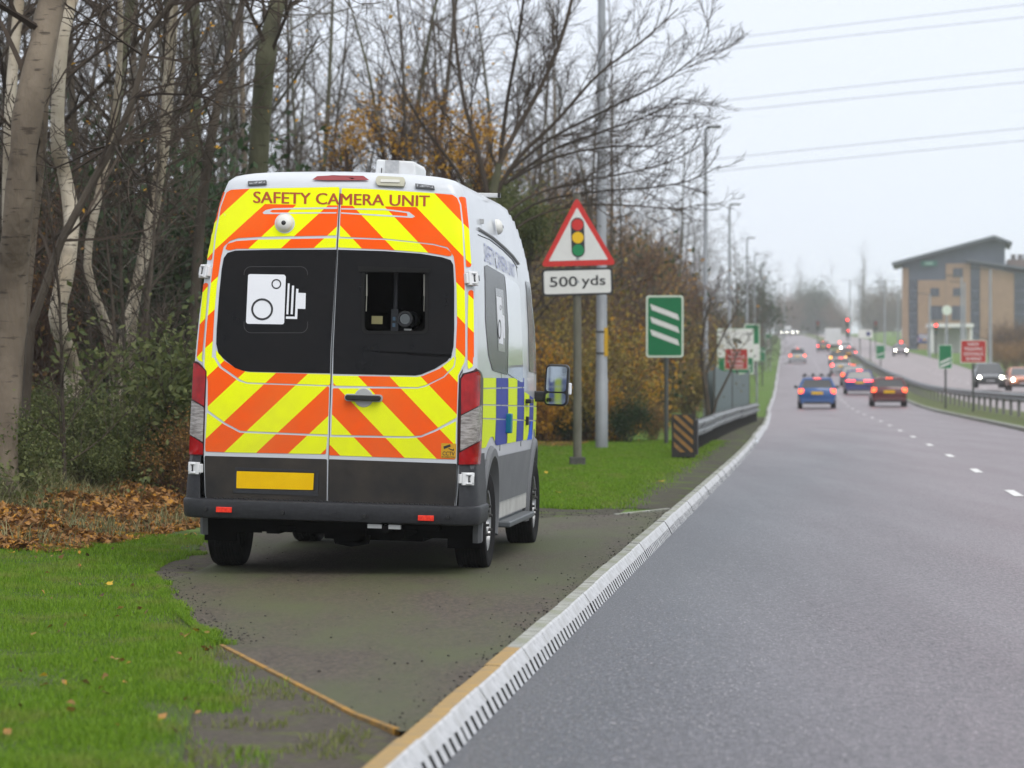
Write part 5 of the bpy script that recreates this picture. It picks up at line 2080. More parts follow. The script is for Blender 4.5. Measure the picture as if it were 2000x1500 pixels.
def plant_tree(kind, x, y_, s, rz, name, label, group, z=None):
    T = KINDS[kind][0]
    o = empty(name, (x, y_, float(gh(x, y_)) if z is None else z), rz)
    o.scale = (s, s, s * random.uniform(0.92, 1.1))
    tag(o, label, 'tree', group)
    link('trunk', T.tr_me, None, o)
    link('crown', T.br_me, None, o)
    return o


# foremost trunks, each along its own line
def traced_tree(seed, P, wpx, Y0, name, label, tm, wm, nb=10, first=0.25, bl=2.2, dens=0.9, up=0.05, twist=None, maxl=3, dirs=None):
    """P: photo points up the trunk (bottom first) standing at depth Y0; wpx: widths in photo pixels"""
    k = Y0 / F
    base = at(*P[0], Y0)
    zb = float(gh(base.x, base.y))
    T = Tree(seed)
    pts = []
    rad = []
    for (px, py), w_ in zip(P, wpx):
        q = at(px, py, Y0)
        pts.append(Vector((q.x - base.x, 0.25 * math.sin(len(pts) * 1.3 + seed), q.z - zb)))
        rad.append(w_ * k / 2)
    pts.insert(0, Vector((pts[0].x, pts[0].y, -0.3)))
    rad.insert(0, rad[0] * 1.15)
    # carry on above the frame
    d = (pts[-1] - pts[-2]).normalized()
    for i in range(4):
        d = (d + Vector((T.r.gauss(0, .06), T.r.gauss(0, .06), .1))).normalized()
        pts.append(pts[-1] + d * 1.4)
        rad.append(rad[-1] * 0.78)
    # refine
    P2, R2 = [], []
    for i in range(len(pts) - 1):
        for j in range(3):
            t = j / 3
            p0 = pts[max(i - 1, 0)]; p1 = pts[i]; p2 = pts[i + 1]; p3 = pts[min(i + 2, len(pts) - 1)]
            q = 0.5 * ((2 * p1) + (p2 - p0) * t + (2 * p0 - 5 * p1 + 4 * p2 - p3) * t * t + (3 * p1 - p0 - 3 * p2 + p3) * t ** 3)
            P2.append(q); R2.append((rad[i] + (rad[i + 1] - rad[i]) * t) * (1 + 0.05 * T.r.gauss(0, 1)))
    P2.append(pts[-1]); R2.append(rad[-1])
    T.tr.tube(P2, R2, 12, True)
    n = len(P2)
    for i in range(nb):
        t = first + (1 - first) * (i + T.r.random()) / nb
        f = min(int(t * (n - 1)), n - 2)
        a = T.r.uniform(0, 6.283)
        el = T.r.uniform(0.6, 1.15)
        dd = Vector((math.cos(a) * math.sin(el), math.sin(a) * math.sin(el), math.cos(el)))
        T.branch(P2[f], dd, bl * T.r.uniform(0.6, 1.2) * (1.15 - 0.5 * t), max(R2[f] * 0.3, 0.014), 1, maxl, 0.7, up, dens)
    return T.build((base.x, base.y, zb), name, label, tm, wm)


traced_tree(31, [(4, 850), (8, 700), (18, 533), (37, 433), (62, 233), (82, 100), (92, 0), (98, -50)], [70, 64, 60, 57, 56, 54, 52, 50], 27.5, 'beech_tree', 'stout pale brown trunk nearest the layby at the picture edge', m_birchp, m_twig, nb=10, first=0.45, bl=1.8)
traced_tree(32, [(30, 770), (50, 500), (80, 300), (98, 170), (112, 60), (120, -20)], [24, 22, 20, 18, 17, 16], 30.0, 'slender_beech', 'slender brown trunk tucked behind the stout pale trunk', m_birchp, m_twig, nb=9)
traced_tree(33, [(136, 745), (130, 690), (118, 617), (134, 533), (137, 433), (120, 340), (112, 270), (125, 120), (140, 20), (150, -40)], [36, 34, 34, 34, 30, 28, 28, 24, 22, 20], 32.5, 'birch_tree', 'crooked birch with dark bands standing second from the picture edge', m_birch, m_twig, nb=12)
traced_tree(34, [(222, 740), (212, 640), (176, 520), (192, 380), (205, 300), (225, 200), (240, 60)], [24, 20, 16, 16, 15, 13, 12], 34.0, 'birch_tree', 'thin kinked birch leaning between two thicker birches', m_birch, m_twig, nb=10)
traced_tree(35, [(258, 760), (262, 620), (288, 470), (312, 300), (326, 160), (340, 20), (344, -40)], [24, 25, 25, 24, 23, 21, 20], 35.5, 'birch_tree', 'pale birch leaning gently towards the van', m_birch, m_twig, nb=12)
traced_tree(36, [(240, 760), (246, 640), (270, 520), (300, 420), (318, 320)], [20, 16, 14, 12, 10], 34.8, 'birch_sapling', 'slim birch stem beside the pale leaning birch', m_birch, m_twig, nb=6)
traced_tree(37, [(486, 760), (492, 480), (500, 340), (512, 200), (522, 120), (530, 60), (548, -30)], [46, 42, 40, 38, 40, 34, 30], 38.0, 'maple_tree', 'olive trunk rising directly behind the van roof corner', m_olive, m_twig, nb=12, first=0.35)
traced_tree(38, [(372, 760), (378, 560), (396, 380), (420, 250), (450, 110), (470, 10)], [26, 22, 20, 18, 15, 12], 37.0, 'leaning_sapling', 'thin brown sapling leaning between birch and van', m_brown, m_twig, nb=10)
traced_tree(39, [(20, 760), (14, 500), (22, 300), (30, 160), (34, 20)], [28, 26, 24, 22, 20], 33.0, 'birch_tree', 'pale birch half hidden behind the stoutest trunk', m_birch, m_twig, nb=10)

# a dark crooked limb crossing in front of the birches
Tl = Tree(77, 0.006)
lp = [at(x, y_, 29.0) for x, y_ in ((60, 640), (120, 470), (190, 340), (225, 280), (262, 190), (282, 110), (290, 60), (330, 10), (380, -40))]
b0 = Vector((lp[0].x - 0.1, lp[0].y, float(gh(lp[0].x, 29.0))))
lp = [b0 + Vector((0, 0, -0.1))] + lp
lp = [p - b0 for p in lp]
Tl.tr.tube(lp, [0.05, 0.045, 0.042, 0.040, 0.036, 0.032, 0.028, 0.024, 0.020, 0.016], 7)
for i in range(2, len(lp)):
    for j in range(3):
        dd = Vector((Tl.r.uniform(-0.5, 1.0), Tl.r.uniform(-.4, .4), Tl.r.uniform(-0.1, 0.8)))
        Tl.branch(lp[i], dd, Tl.r.uniform(0.8, 1.9), 0.016, 1, 3, 0.7, 0.03, 0.9)
Tl.build(tuple(b0), 'crooked_sapling', 'dark crooked sapling arching across the pale birches', m_brown, m_twig)

# spreading tree whose limbs hang over the verge
Ys_ = 53.5
To = Tree(55, 0.0048)
b0 = at(935, 870, Ys_)
b0.z = float(gh(b0.x, Ys_))
def lim(P, r0, r1, k=7, L=1.6, yoff=0.0, dens=1.0, face=1.0):
    pts = [at(x, y_, Ys_) - b0 + Vector((0, yoff * i / len(P), 0)) for i, (x, y_) in enumerate(P)]
    n = len(pts)
    fine, rad = [], []
    for i in range(n - 1):
        for j in range(4):
            t = j / 4
            p0 = pts[max(i - 1, 0)]; p1 = pts[i]; p2 = pts[i + 1]; p3 = pts[min(i + 2, n - 1)]
            fine.append(0.5 * ((2 * p1) + (p2 - p0) * t + (2 * p0 - 5 * p1 + 4 * p2 - p3) * t * t + (3 * p1 - p0 - 3 * p2 + p3) * t ** 3))
    fine.append(pts[-1])
    N = len(fine)
    rad = [r0 + (r1 - r0) * i / (N - 1) for i in range(N)]
    (To.tr if r0 > 0.06 else To.br).tube(fine, rad, 7)
    for i in range(int(k)):
        t = 0.22 + 0.76 * (i + To.r.random()) / k
        f = min(int(t * (N - 1)), N - 2)
        ax = (fine[f + 1] - fine[f]).normalized()
        per = rot_about(ax.orthogonal().normalized(), ax, To.r.uniform(0, 6.283))
        dd = ax * 0.85 + per * 0.55 + Vector((0.12 * face, 0, 0.04))
        To.branch(fine[f], dd, L * To.r.uniform(0.5, 1.2) * (1.2 - 0.6 * t), max(rad[f] * 0.45, 0.010), 1, 3, 0.55, 0.055, dens * 1.3)


lim([(935, 900), (940, 700), (948, 520), (960, 400), (975, 320)], 0.088, 0.0675, 3, 1.0)
lim([(975, 320), (1010, 250), (1060, 160), (1100, 60), (1130, -60)], 0.051, 0.0300, 13, 1.6, 0.8)
lim([(962, 390), (1010, 310), (1090, 230), (1170, 140), (1260, 70), (1330, 5)], 0.048, 0.0105, 16, 1.6, 1.0)
lim([(1000, 330), (1075, 270), (1180, 215), (1290, 160), (1350, 115), (1395, 75)], 0.031, 0.0067, 16, 1.5, 0.6)
lim([(985, 360), (1080, 290), (1180, 250), (1270, 215), (1345, 170)], 0.031, 0.0067, 14, 1.4, 1.8)
lim([(1000, 350), (1090, 305), (1200, 285), (1280, 282), (1360, 240)], 0.027, 0.0067, 14, 1.4, 0.3)
lim([(970, 430), (1040, 380), (1140, 350), (1240, 330), (1320, 305), (1385, 270)], 0.027, 0.0067, 15, 1.3, 1.5)
lim([(960, 470), (1040, 400), (1150, 375), (1270, 365), (1350, 350), (1410, 320)], 0.024, 0.0067, 15, 1.2, 0.4)
lim([(948, 500), (1030, 430), (1130, 400), (1250, 400), (1320, 405), (1370, 395)], 0.024, 0.0067, 15, 1.1, 0.8)
lim([(960, 410), (935, 300), (905, 190), (890, 80), (880, -50)], 0.048, 0.0263, 10, 1.7, 1.0, face=-1)
lim([(950, 440), (890, 330), (830, 250), (780, 160), (740, 40)], 0.034, 0.0105, 11, 1.6, 0.5, face=-1)
lim([(975, 330), (990, 200), (1010, 90), (1030, -60)], 0.041, 0.0225, 11, 1.6, 0.2)
To.build(tuple(b0), 'spreading_tree', 'wide bare tree whose long limbs reach out over the warning sign', m_olive, m_twig)

# the wood behind, tree by tree
cnt = 0
wood_label = 'bare thin-stemmed tree deep in the wood behind the van'
r_ = random.Random(5)
y_ = 33.0
while y_ < 130:
    for o_off in np.arange(-6.3, -38.0, -2.6):
        x = K(y_) + o_off + r_.uniform(-1.5, 1.5)
        yy = y_ + r_.uniform(-2.2, 2.2)
        px = 1000 + x * F / yy
        if px < -260 or px > 1500: continue
        if o_off > -8 and yy < 40: continue
        if x - K(yy) > -7.6 and yy < 60: continue
        if yy > 70 and o_off < -20: continue
        kd = r_.choice([0, 0, 1, 2, 2, 3, 4, 5])
        plant_tree(kd, x, yy, r_.uniform(0.75, 1.15), r_.uniform(0, 6.28), 'bare_tree', ['thin brown-barked bare tree', 'olive-trunked bare tree', 'low-branched dark bare tree', 'pale brown-barked tree', 'grey-twigged bare tree', 'stout olive-grey bare tree'][kd] + ' deep in the wood behind the van', 'wood trees of kind %d' % kd)
        cnt += 1
    y_ += 3.6 if y_ < 66 else 8.0
# trees along the edge further up the road
for k in range(60):
    yy = 66 + k * 3.7 + r_.uniform(-2, 2)
    x = K(yy) - r_.uniform(4.0, 9.0)
    plant_tree(r_.choice([0, 2, 4, 4, 1]), x, yy, r_.uniform(0.66, 1.0), r_.uniform(0, 6.28), 'bare_tree', 'bare roadside tree in the belt beyond the warning sign', 'roadside belt of bare trees')


# thin thicket stems between the birches
for k in range(10):
    yy = r_.uniform(28.5, 37)
    px = r_.uniform(-30, 430)
    X0 = (px - 1000) * yy / F
    if X0 - K(yy) > -5.6: continue
    plant_tree(r_.choice([2, 4, 0]), X0, yy, r_.uniform(0.26, 0.46), r_.uniform(0, 6.28), 'thicket_sapling', 'thin bare thicket sapling among the birch trunks', 'thicket saplings')


# --- leafy shrubs
def shrub(seed, n_leaf, size, leaf, clumps=26, stems=14, shape=(1, 1, 1), sparse=0.28, leafh=0.5):
    g = np.random.default_rng(seed)
    c = g.normal(0, 1, (clumps, 3))
    c /= np.linalg.norm(c, axis=1)[:, None]
    c *= (g.random(clumps) ** 0.4)[:, None] * 0.8
    c = c * np.array([0.5 * shape[0], 0.5 * shape[1], 0.5 * shape[2]]) * size
    c[:, 2] += 0.5 * size * shape[2]
    cs = g.uniform(0.5, 1.3, clumps) * sparse * size * 0.5
    idx = g.integers(0, clumps, n_leaf)
    p = c[idx] + g.normal(0, 1, (n_leaf, 3)) * cs[idx][:, None]
    p[:, 2] = np.maximum(p[:, 2], 0.02 + g.random(n_leaf) * 0.12)
    a = g.normal(0, 1, (n_leaf, 3)); a /= np.linalg.norm(a, axis=1)[:, None]
    b = np.cross(a, g.normal(0, 1, (n_leaf, 3))); b /= np.linalg.norm(b, axis=1)[:, None]
    s = leaf * g.uniform(0.6, 1.3, n_leaf)[:, None]
    v = np.stack([p - a * s, p + b * s * leafh, p + a * s, p - b * s * leafh], 1).reshape(-1, 3)
    q = np.arange(n_leaf)[:, None] * 4
    tris = np.concatenate([q + [0, 1, 2], q + [0, 2, 3]], 1).reshape(-1, 3)
    T = Tree(seed, 0.006)
    for k in range(stems):
        e_ = c[g.integers(0, clumps)]
        st = Vector((g.normal(0, 0.06) * size, g.normal(0, 0.06) * size, 0))
        d = Vector(e_) - st
        T.branch(st, d, d.length * 1.15, 0.018, 1, 3, 0.6, 0.05, 0.8)
    return v, tris, T


SH = {}


def mk_shrub(key, seed, n, size, leaf, mm, twm, **kw):
    v, t, T = shrub(seed, n, size, leaf, **kw)
    o = tri_mesh('foliage', v, t, mm)
    fm = o.data
    bpy.data.objects.remove(o)
    bmh = T.br_mesh()
    bmh.name = 'stems'
    bmh.materials.append(twm)
    SH[key] = (fm, bmh)


mk_shrub('holly', 201, 7000, 2.6, 0.055, m_holly, m_twig, clumps=34, shape=(1.1, 1, 1.1))
mk_shrub('holly2', 202, 6000, 2.2, 0.05, m_green2, m_twig, clumps=30, shape=(1.2, 1, 0.9))
mk_shrub('yellow', 203, 2200, 2.2, 0.06, m_yel, m_twigr, clumps=30, stems=26, sparse=0.2)
mk_shrub('gold', 213, 800, 2.4, 0.055, m_yel, m_twigr, clumps=26, stems=22, sparse=0.16)
mk_shrub('low', 214, 5200, 1.6, 0.030, m_green2, m_twig, clumps=36, shape=(1.3, 1.3, 0.75))
mk_shrub('rust', 204, 3800, 2.6, 0.042, m_rust, m_twigr, clumps=34, stems=30, sparse=0.3)
mk_shrub('olive', 205, 3800, 2.4, 0.042, m_olivel, m_twigr, clumps=34, stems=26, sparse=0.3)
mk_shrub('twiggy', 206, 900, 2.8, 0.04, m_rust, m_twigr, clumps=30, stems=70, sparse=0.3)


def put_shrub(key, x, y_, s, name, label, group=None, cat='shrub', z=None, sz=None):
    f, b = SH[key]
    o = empty(name, (x, y_, (float(gh(x, y_)) if z is None else z) - 0.03), random.uniform(0, 6.28))
    o.scale = (s, s, sz or s)
    tag(o, label, cat, group)
    link('foliage', f, None, o)
    link('stems', b, None, o)
    return o


# evergreen understorey behind the birches
for k in range(46):
    yy = r_.uniform(36, 62)
    px = r_.uniform(-60, 1010)
    X0 = (px - 1000) * yy / F
    if X0 - K(yy) > -6: continue
    ky = r_.choice(['holly', 'holly', 'holly2', 'twiggy', 'twiggy'])
    put_shrub(ky, X0, yy, r_.uniform(0.9, 1.5), 'understorey_shrub', {'holly': 'dark evergreen shrub', 'holly2': 'mid green leafy shrub', 'twiggy': 'bare twiggy shrub', 'olive': 'olive-leaved shrub'}[ky] + ' on the wood floor behind the birch trunks', 'shrubs under the wood: ' + ky)
put_shrub('holly2', *(lambda p: (p.x, p.y))(at(345, 700, 31.5)), 0.95, 'leafy_bush', 'mid green bush at the van side below the birches')
put_shrub('rust', *(lambda p: (p.x, p.y))(at(352, 780, 30.5)), 0.36, 'beech_bush', 'brown-leaved low bush against the van flank')
for k in range(44):
    yy = r_.uniform(26.2, 33)
    X0 = K(yy) - r_.uniform(6.0, 9.5)
    px = 1000 + X0 * F / yy
    if px > 350 or px < -60: continue
    put_shrub(r_.choice(['low', 'low', 'low', 'holly2']) if yy > 27.5 else 'low', X0, yy, r_.uniform(0.26, 0.48), 'low_bush', 'low green bush on the bank below the birches', 'low green bushes of the bank')
# evergreen showing over the van roof edge
pz = at(1035, 430, 56)
put_shrub('holly2', pz.x, pz.y, 0.62, 'evergreen_tree', 'green evergreen crown between van roof and warning triangle', cat='tree', z=pz.z - 0.75)
MB().tube([(0, 0, -3.6), (0.05, 0, -1.6), (0, 0, 0.4)], [0.09, 0.07, 0.04], 8).build('trunk', m_brown, bpy.data.objects['evergreen_tree'])
bpy.data.objects['evergreen_tree'].children[-1].scale = (1 / 0.62,) * 3
pz = at(960, 390, 60)
put_shrub('holly2', pz.x, pz.y, 0.75, 'evergreen_bush', 'green bush crown just above the van roof rail', cat='tree', z=pz.z - 0.9)
MB().tube([(0, 0, -4.0), (0.05, 0, -1.6), (0, 0, 0.4)], [0.09, 0.07, 0.04], 8).build('trunk', m_brown, bpy.data.objects['evergreen_bush'])
bpy.data.objects['evergreen_bush'].children[-1].scale = (1 / 0.75,) * 3

# golden maple leaves seen above the van
def leafy_crown(key, px, py, Y0, s, name, label, sz=None):
    p = at(px, py, Y0)
    zg = float(gh(p.x, p.y))
    o = empty(name, (p.x, p.y, zg), random.uniform(0, 6))
    tag(o, label, 'tree', 'golden-leaved maples')
    f, b = SH[key]
    c = link('crown', f, None, o)
    hh = 2.2 * s
    c.location = (0, 0, p.z - zg - hh / 2)
    c.scale = (s * 1.2, s * 1.2, s)
    st = link('stems', b, None, o)
    st.location = c.location
    st.scale = c.scale
    MB().tube([(0, 0, -0.2), (0.06, 0, (p.z - zg) * 0.5), (0, 0, p.z - zg)], [0.07, 0.06, 0.03], 8).build('trunk', m_brown, o)


leafy_crown('gold', 880, 275, 60, 0.85, 'maple_tree', 'golden-leaved maple showing above the van roof box')
leafy_crown('gold', 770, 250, 62, 0.85, 'maple_tree', 'thin golden-leaved maple over the van roof centre')
leafy_crown('gold', 935, 310, 58, 0.6, 'maple_tree', 'small golden-leaved maple beside the roof box')
leafy_crown('gold', 680, 290, 61, 0.6, 'maple_tree', 'sparse golden-leaved maple over the rear door lettering')

# shrubs of the verge edge beyond the van
SHL = {'rust': 'rust-leaved autumn shrub', 'olive': 'olive-leaved autumn shrub', 'twiggy': 'bare twiggy reddish shrub', 'holly': 'dark evergreen shrub', 'holly2': 'mid green leafy shrub', 'yellow': 'yellow-leaved autumn shrub'}
edge = ['twiggy', 'olive', 'olive', 'rust', 'twiggy', 'olive', 'holly', 'yellow', 'yellow']
for k in range(110):
    yy = 64 + (k ** 1.25) * 0.62
    if yy > 300: break
    x = K(yy) - r_.uniform(3.4, 6.2) - (0.6 if yy > 110 else 0)
    ky = r_.choice(edge)
    put_shrub(ky, x, yy + r_.uniform(-1, 1), r_.uniform(0.6, 1.15) + (0.95 * float(sst(64, 82, yy))) * r_.uniform(0.4, 1.0), 'roadside_shrub', SHL[ky] + ' in the hedge along the verge edge', SHL[ky].split(' shrub')[0] + ' verge shrubs')
for px, py, Y0, s, key, lab in ((1065, 700, 64, 0.55, 'yellow', 'yellow-leaved bush behind the sign post foot'), (1150, 700, 66, 0.62, 'yellow', 'yellow-leaved bush seen behind the thick lamp column'), (1205, 720, 65, 0.55, 'yellow', 'yellow-leaved bush between lamp column and countdown marker'),
                                (1225, 860, 64, 0.40, 'holly', 'low ivy-green bush at the verge edge beside the countdown marker'), (1110, 850, 64.5, 0.40, 'holly', 'low dark green bush behind the warning sign post'),
                                (1345, 560, 96, 1.0, 'olive', 'yellow-brown bush above the steel enclosure'), (1275, 840, 66, 0.34, 'rust', 'small rust-leaved bush at the countdown marker post')):
    p = at(px, py, Y0)
    put_shrub(key, p.x, p.y, s, 'leafy_bush', lab)

for k in range(20):
    yy = 72 + k * 4.2
    key = ('rust', 'olive', 'twiggy', 'rust', 'olive')[k % 5]
    x = K(yy) - r_.uniform(4.6, 7.5)
    zg = float(gh(x, yy))
    hgt = r_.uniform(4.2, 6.6)
    o = empty('autumn_tree', (x, yy, zg), r_.uniform(0, 6))
    tag(o, {'rust': 'rust-leaved', 'olive': 'olive-leaved', 'twiggy': 'reddish twiggy'}[key] + ' small tree rising from the verge hedge', 'tree', {'rust': 'rust-leaved', 'olive': 'olive-leaved', 'twiggy': 'reddish'}[key] + ' hedge trees')
    s_ = r_.uniform(1.1, 1.6)
    for nm, me in zip(('crown', 'stems'), SH[key]):
        c = link(nm, me, None, o)
        c.scale = (s_, s_, s_ * 1.1)
        c.location = (0, 0, hgt - 2.6 * s_ * 1.1 * 0.8)
    MB().tube([(0, 0, -0.2), (0.08, 0, hgt * 0.4), (0, 0, hgt * 0.75)], [0.08, 0.06, 0.03], 8).build('trunk', m_brown, o)

# forked dark sapling in front of the enclosure
Ts = Tree(91, 0.006)
b0 = at(1392, 830, 84)
b0.z = float(gh(b0.x, 84))
def mk(P, r0, r1):
    pts = [at(x, y_, 84) - b0 for x, y_ in P]
    Ts.tr.tube(pts, list(np.linspace(r0, r1, len(pts))), 7)
    for p in pts[2:]:
        for j in range(3): Ts.branch(p, Vector((Ts.r.uniform(-.7, .7), Ts.r.uniform(-.5, .5), 0.9)), Ts.r.uniform(0.6, 1.3), 0.012, 1, 3, 0.6, 0.05, 0.8)
mk([(1385, 842), (1382, 790), (1374, 730), (1370, 680), (1376, 630), (1388, 590)], 0.09, 0.03)
mk([(1388, 830), (1400, 780), (1425, 730), (1440, 690)], 0.05, 0.02)
mk([(1375, 740), (1395, 690), (1420, 640), (1440, 610)], 0.04, 0.015)
Ts.build(tuple(b0), 'forked_sapling', 'dark forked sapling standing before the steel enclosure', m_brown, m_twig)

# --- grass, undergrowth and fallen leaves: nobody could count them
def blades(x, y_, z, L, wd, lean, g):
    n = len(x)
    a = g.uniform(0, 2 * np.pi, n)
    ux, uy = np.cos(a), np.sin(a)
    la = g.uniform(0, 2 * np.pi, n)
    lx, ly = np.cos(la) * lean * L, np.sin(la) * lean * L
    p0 = np.stack([x - ux * wd, y_ - uy * wd, z], 1)
    p1 = np.stack([x + ux * wd, y_ + uy * wd, z], 1)
    m0 = np.stack([x - ux * wd * 0.7 + lx * 0.35, y_ - uy * wd * 0.7 + ly * 0.35, z + L * 0.6], 1)
    m1 = np.stack([x + ux * wd * 0.7 + lx * 0.35, y_ + uy * wd * 0.7 + ly * 0.35, z + L * 0.6], 1)
    tp = np.stack([x + lx, y_ + ly, z + L * (1 - 0.35 * lean)], 1)
    v = np.stack([p0, p1, m0, m1, tp], 1).reshape(-1, 3)
    q = np.arange(n)[:, None] * 5
    t = np.concatenate([q + [0, 1, 3], q + [0, 3, 2], q + [2, 3, 4]], 1).reshape(-1, 3)
    return v, t


def fnoise(x, y_, s, seed=0.0):
    return np.array([mnoise.noise(Vector((a * s, b * s, seed))) for a, b in zip(x, y_)])


m_blade = mat('grass_blade', (0.085, 0.185, 0.010), 0.6, col2=(0.22, 0.37, 0.026), island=True, col3=(0.28, 0.27, 0.085), scale3=1.7, c3=(0.52, 0.75), trans=0.35, spec=0.25)
m_blade2 = mat('long_grass_blade', (0.095, 0.12, 0.045), 0.7, col2=(0.34, 0.32, 0.17), island=True, trans=0.3, spec=0.2)
m_litter = mat('fallen_leaf', (0.07, 0.035, 0.018), 0.7, col2=(0.42, 0.22, 0.075), island=True, col3=(0.52, 0.25, 0.03), scale3=14, c3=(0.54, 0.60), trans=0.15, spec=0.3)

g = np.random.default_rng(3)
# near verge grass, lower corner of the view
GL = [G(*p) for p in [(-60, 1085), (120, 1075), (230, 1050), (330, 1040), (390, 1040), (390, 1074), (328, 1097), (298, 1116), (340, 1185), (395, 1238), (425, 1270), (405, 1330), (375, 1400), (350, 1520), (-80, 1560)]]
bm = bmesh.new()
bm.faces.new([bm.verts.new((a, b, 0)) for a, b in GL])
bm.normal_update()
bmesh.ops.triangulate(bm, faces=bm.faces[:])
for c in np.arange(9, 28, 0.6): bmesh.ops.bisect_plane(bm, geom=bm.verts[:] + bm.edges[:] + bm.faces[:], plane_co=(0, c, 0), plane_no=(0, 1, 0))
for c in np.arange(-6, 1, 0.4): bmesh.ops.bisect_plane(bm, geom=bm.verts[:] + bm.edges[:] + bm.faces[:], plane_co=(c, 0, 0), plane_no=(1, 0, 0))
for v_ in bm.verts: v_.co.z = float(gh(v_.co.x, v_.co.y)) + 0.009
me = bpy.data.meshes.new('near_turf')
bm.to_mesh(me)
bm.free()
link('near_turf', me, mat('dark_turf', (0.045, 0.075, 0.014), 0.95, col2=(0.075, 0.105, 0.028), scale=6, detail=8, bump=0.8, bscale=40, spec=0.2))['kind'] = 'structure'  # darker turf colour as a dark base beneath the blades
N = 330000
Ymin, Ymax = 9.0, 26.0
y_ = g.uniform(Ymin, Ymax, N)
x = g.uniform(-1.25, 0.1, N) * y_ * 0.19
lowf = 0.16 * np.sin(y_ * 2.1 + 3 * np.sin(x * 4.0)) + 0.10 * np.sin(y_ * 5.3 + x * 9.0)
ok = in_poly(x + lowf * 0.9 + g.normal(0, 0.07, N), y_ + g.normal(0, 0.2, N), GL) & ~in_poly(x, y_, LAYBY[:])
x, y_ = x[ok], y_[ok]
nn_ = fnoise(x, y_, 1.6)
ok = (nn_ > -0.85 + 0.25 * g.normal(0, 1, len(x)))
x, y_, nn_ = x[ok], y_[ok], nn_[ok]
L = (0.030 + 0.028 * g.random(len(x))) * (1 + 0.6 * nn_)
v, t = blades(x, y_, gh(x, y_) - 0.004, L, 0.0028 * np.ones(len(x)), g.uniform(0.1, 0.7, len(x)), g)
o = tri_mesh('grass', v, t, m_blade)
tag(o, 'short bright green grass of the near verge', 'grass', kind='stuff')
# thin tufts spilling towards the edging
N = 26000
x = g.uniform(-2.6, -0.4, N); y_ = g.uniform(9.2, 20, N)
ok = in_poly(x, y_, [G(*p) for p in [(300, 1120), (350, 1195), (440, 1272), (600, 1362), (730, 1440), (640, 1560), (380, 1560)]])
x, y_ = x[ok], y_[ok]
nn_ = fnoise(x, y_, 2.4, 4.0)
ok = nn_ > 0.10
x, y_ = x[ok], y_[ok]
v, t = blades(x, y_, gh(x, y_) - 0.004, 0.02 + 0.03 * g.random(len(x)), 0.003 * np.ones(len(x)), g.uniform(0.3, 0.9, len(x)), g)
o = tri_mesh('tuft_grass', v, t, mat('pale_blade', (0.13, 0.17, 0.035), 0.7, col2=(0.24, 0.25, 0.09), island=True, trans=0.3, spec=0.2))
tag(o, 'pale patchy grass tufts on bare dirt by the edging', 'grass', kind='stuff')
# grass creeping over the rim of the hard standing
LBw = np.array([G(*p) for p in [(392, 1080), (330, 1100), (300, 1118), (318, 1150), (345, 1190), (395, 1232), (436, 1262)]])
N = 16000
i_ = g.integers(0, len(LBw) - 1, N)
tt_ = g.random(N)
x = LBw[i_, 0] * (1 - tt_) + LBw[i_ + 1, 0] * tt_
y_ = LBw[i_, 1] * (1 - tt_) + LBw[i_ + 1, 1] * tt_
cl = fnoise(x * 1.0, y_, 2.6, 7.0)
x = x + np.minimum(np.abs(g.normal(0, 0.07, N)) * (0.25 + 1.3 * np.clip(cl + 0.2, 0, 1)), 0.12) - 0.05
v, t = blades(x, y_, 0.034 * np.ones(N), (0.022 + 0.03 * g.random(N)), 0.0028 * np.ones(N), g.uniform(0.2, 0.9, N), g)
o = tri_mesh('rim_grass', v, t, m_blade)
tag(o, 'grass creeping raggedly over the rim of the hard standing', 'grass', kind='stuff')
# verge beyond the van
N = 260000
y_ = 30.3 + 36 * g.random(N) ** 1.4
k_ = K(y_)
x = k_ - 0.25 - g.random(N) * 4.6
ok = ~in_poly(x, y_, LAYBY)
bare = sst(0.5, 1.5, -(x - k_))
ok &= g.random(N) < bare
ok &= (y_ > 31.2 + 0.25 * np.sin(x * 3) + 0.2 * np.sin(x * 7.3))
x, y_ = x[ok], y_[ok]
v, t = blades(x, y_, gh(x, y_) - 0.004, 0.035 + 0.035 * g.random(len(x)), (0.003 + y_ * 0.00006), g.uniform(0.1, 0.7, len(x)), g)
o = tri_mesh('verge_grass', v, t, m_blade)
tag(o, 'green mown grass of the verge ahead of the van', 'grass', kind='stuff')

# bank of long grass and bramble at the wood edge
N = 46000
y_ = g.uniform(24.6, 36, N)
x = K(y_) - 5.5 - 5.0 * g.random(N)
dens_ = fnoise(x, y_, 0.9, 9.0)
ok = (dens_ > -0.25)
x, y_ = x[ok], y_[ok]
L = g.uniform(0.16, 0.66, len(x)) * (1 + 0.9 * dens_[ok]) * sst(0, 1.4, (K(y_) - 5.3) - x)
v, t = blades(x, y_, gh(x, y_) - 0.02, L, 0.0045 * np.ones(len(x)), g.uniform(0.4, 1.25, len(x)), g)
o = tri_mesh('long_grass', v, t, m_blade2)
tag(o, 'tangled long dull grass on the bank below the birches', 'grass', kind='stuff')


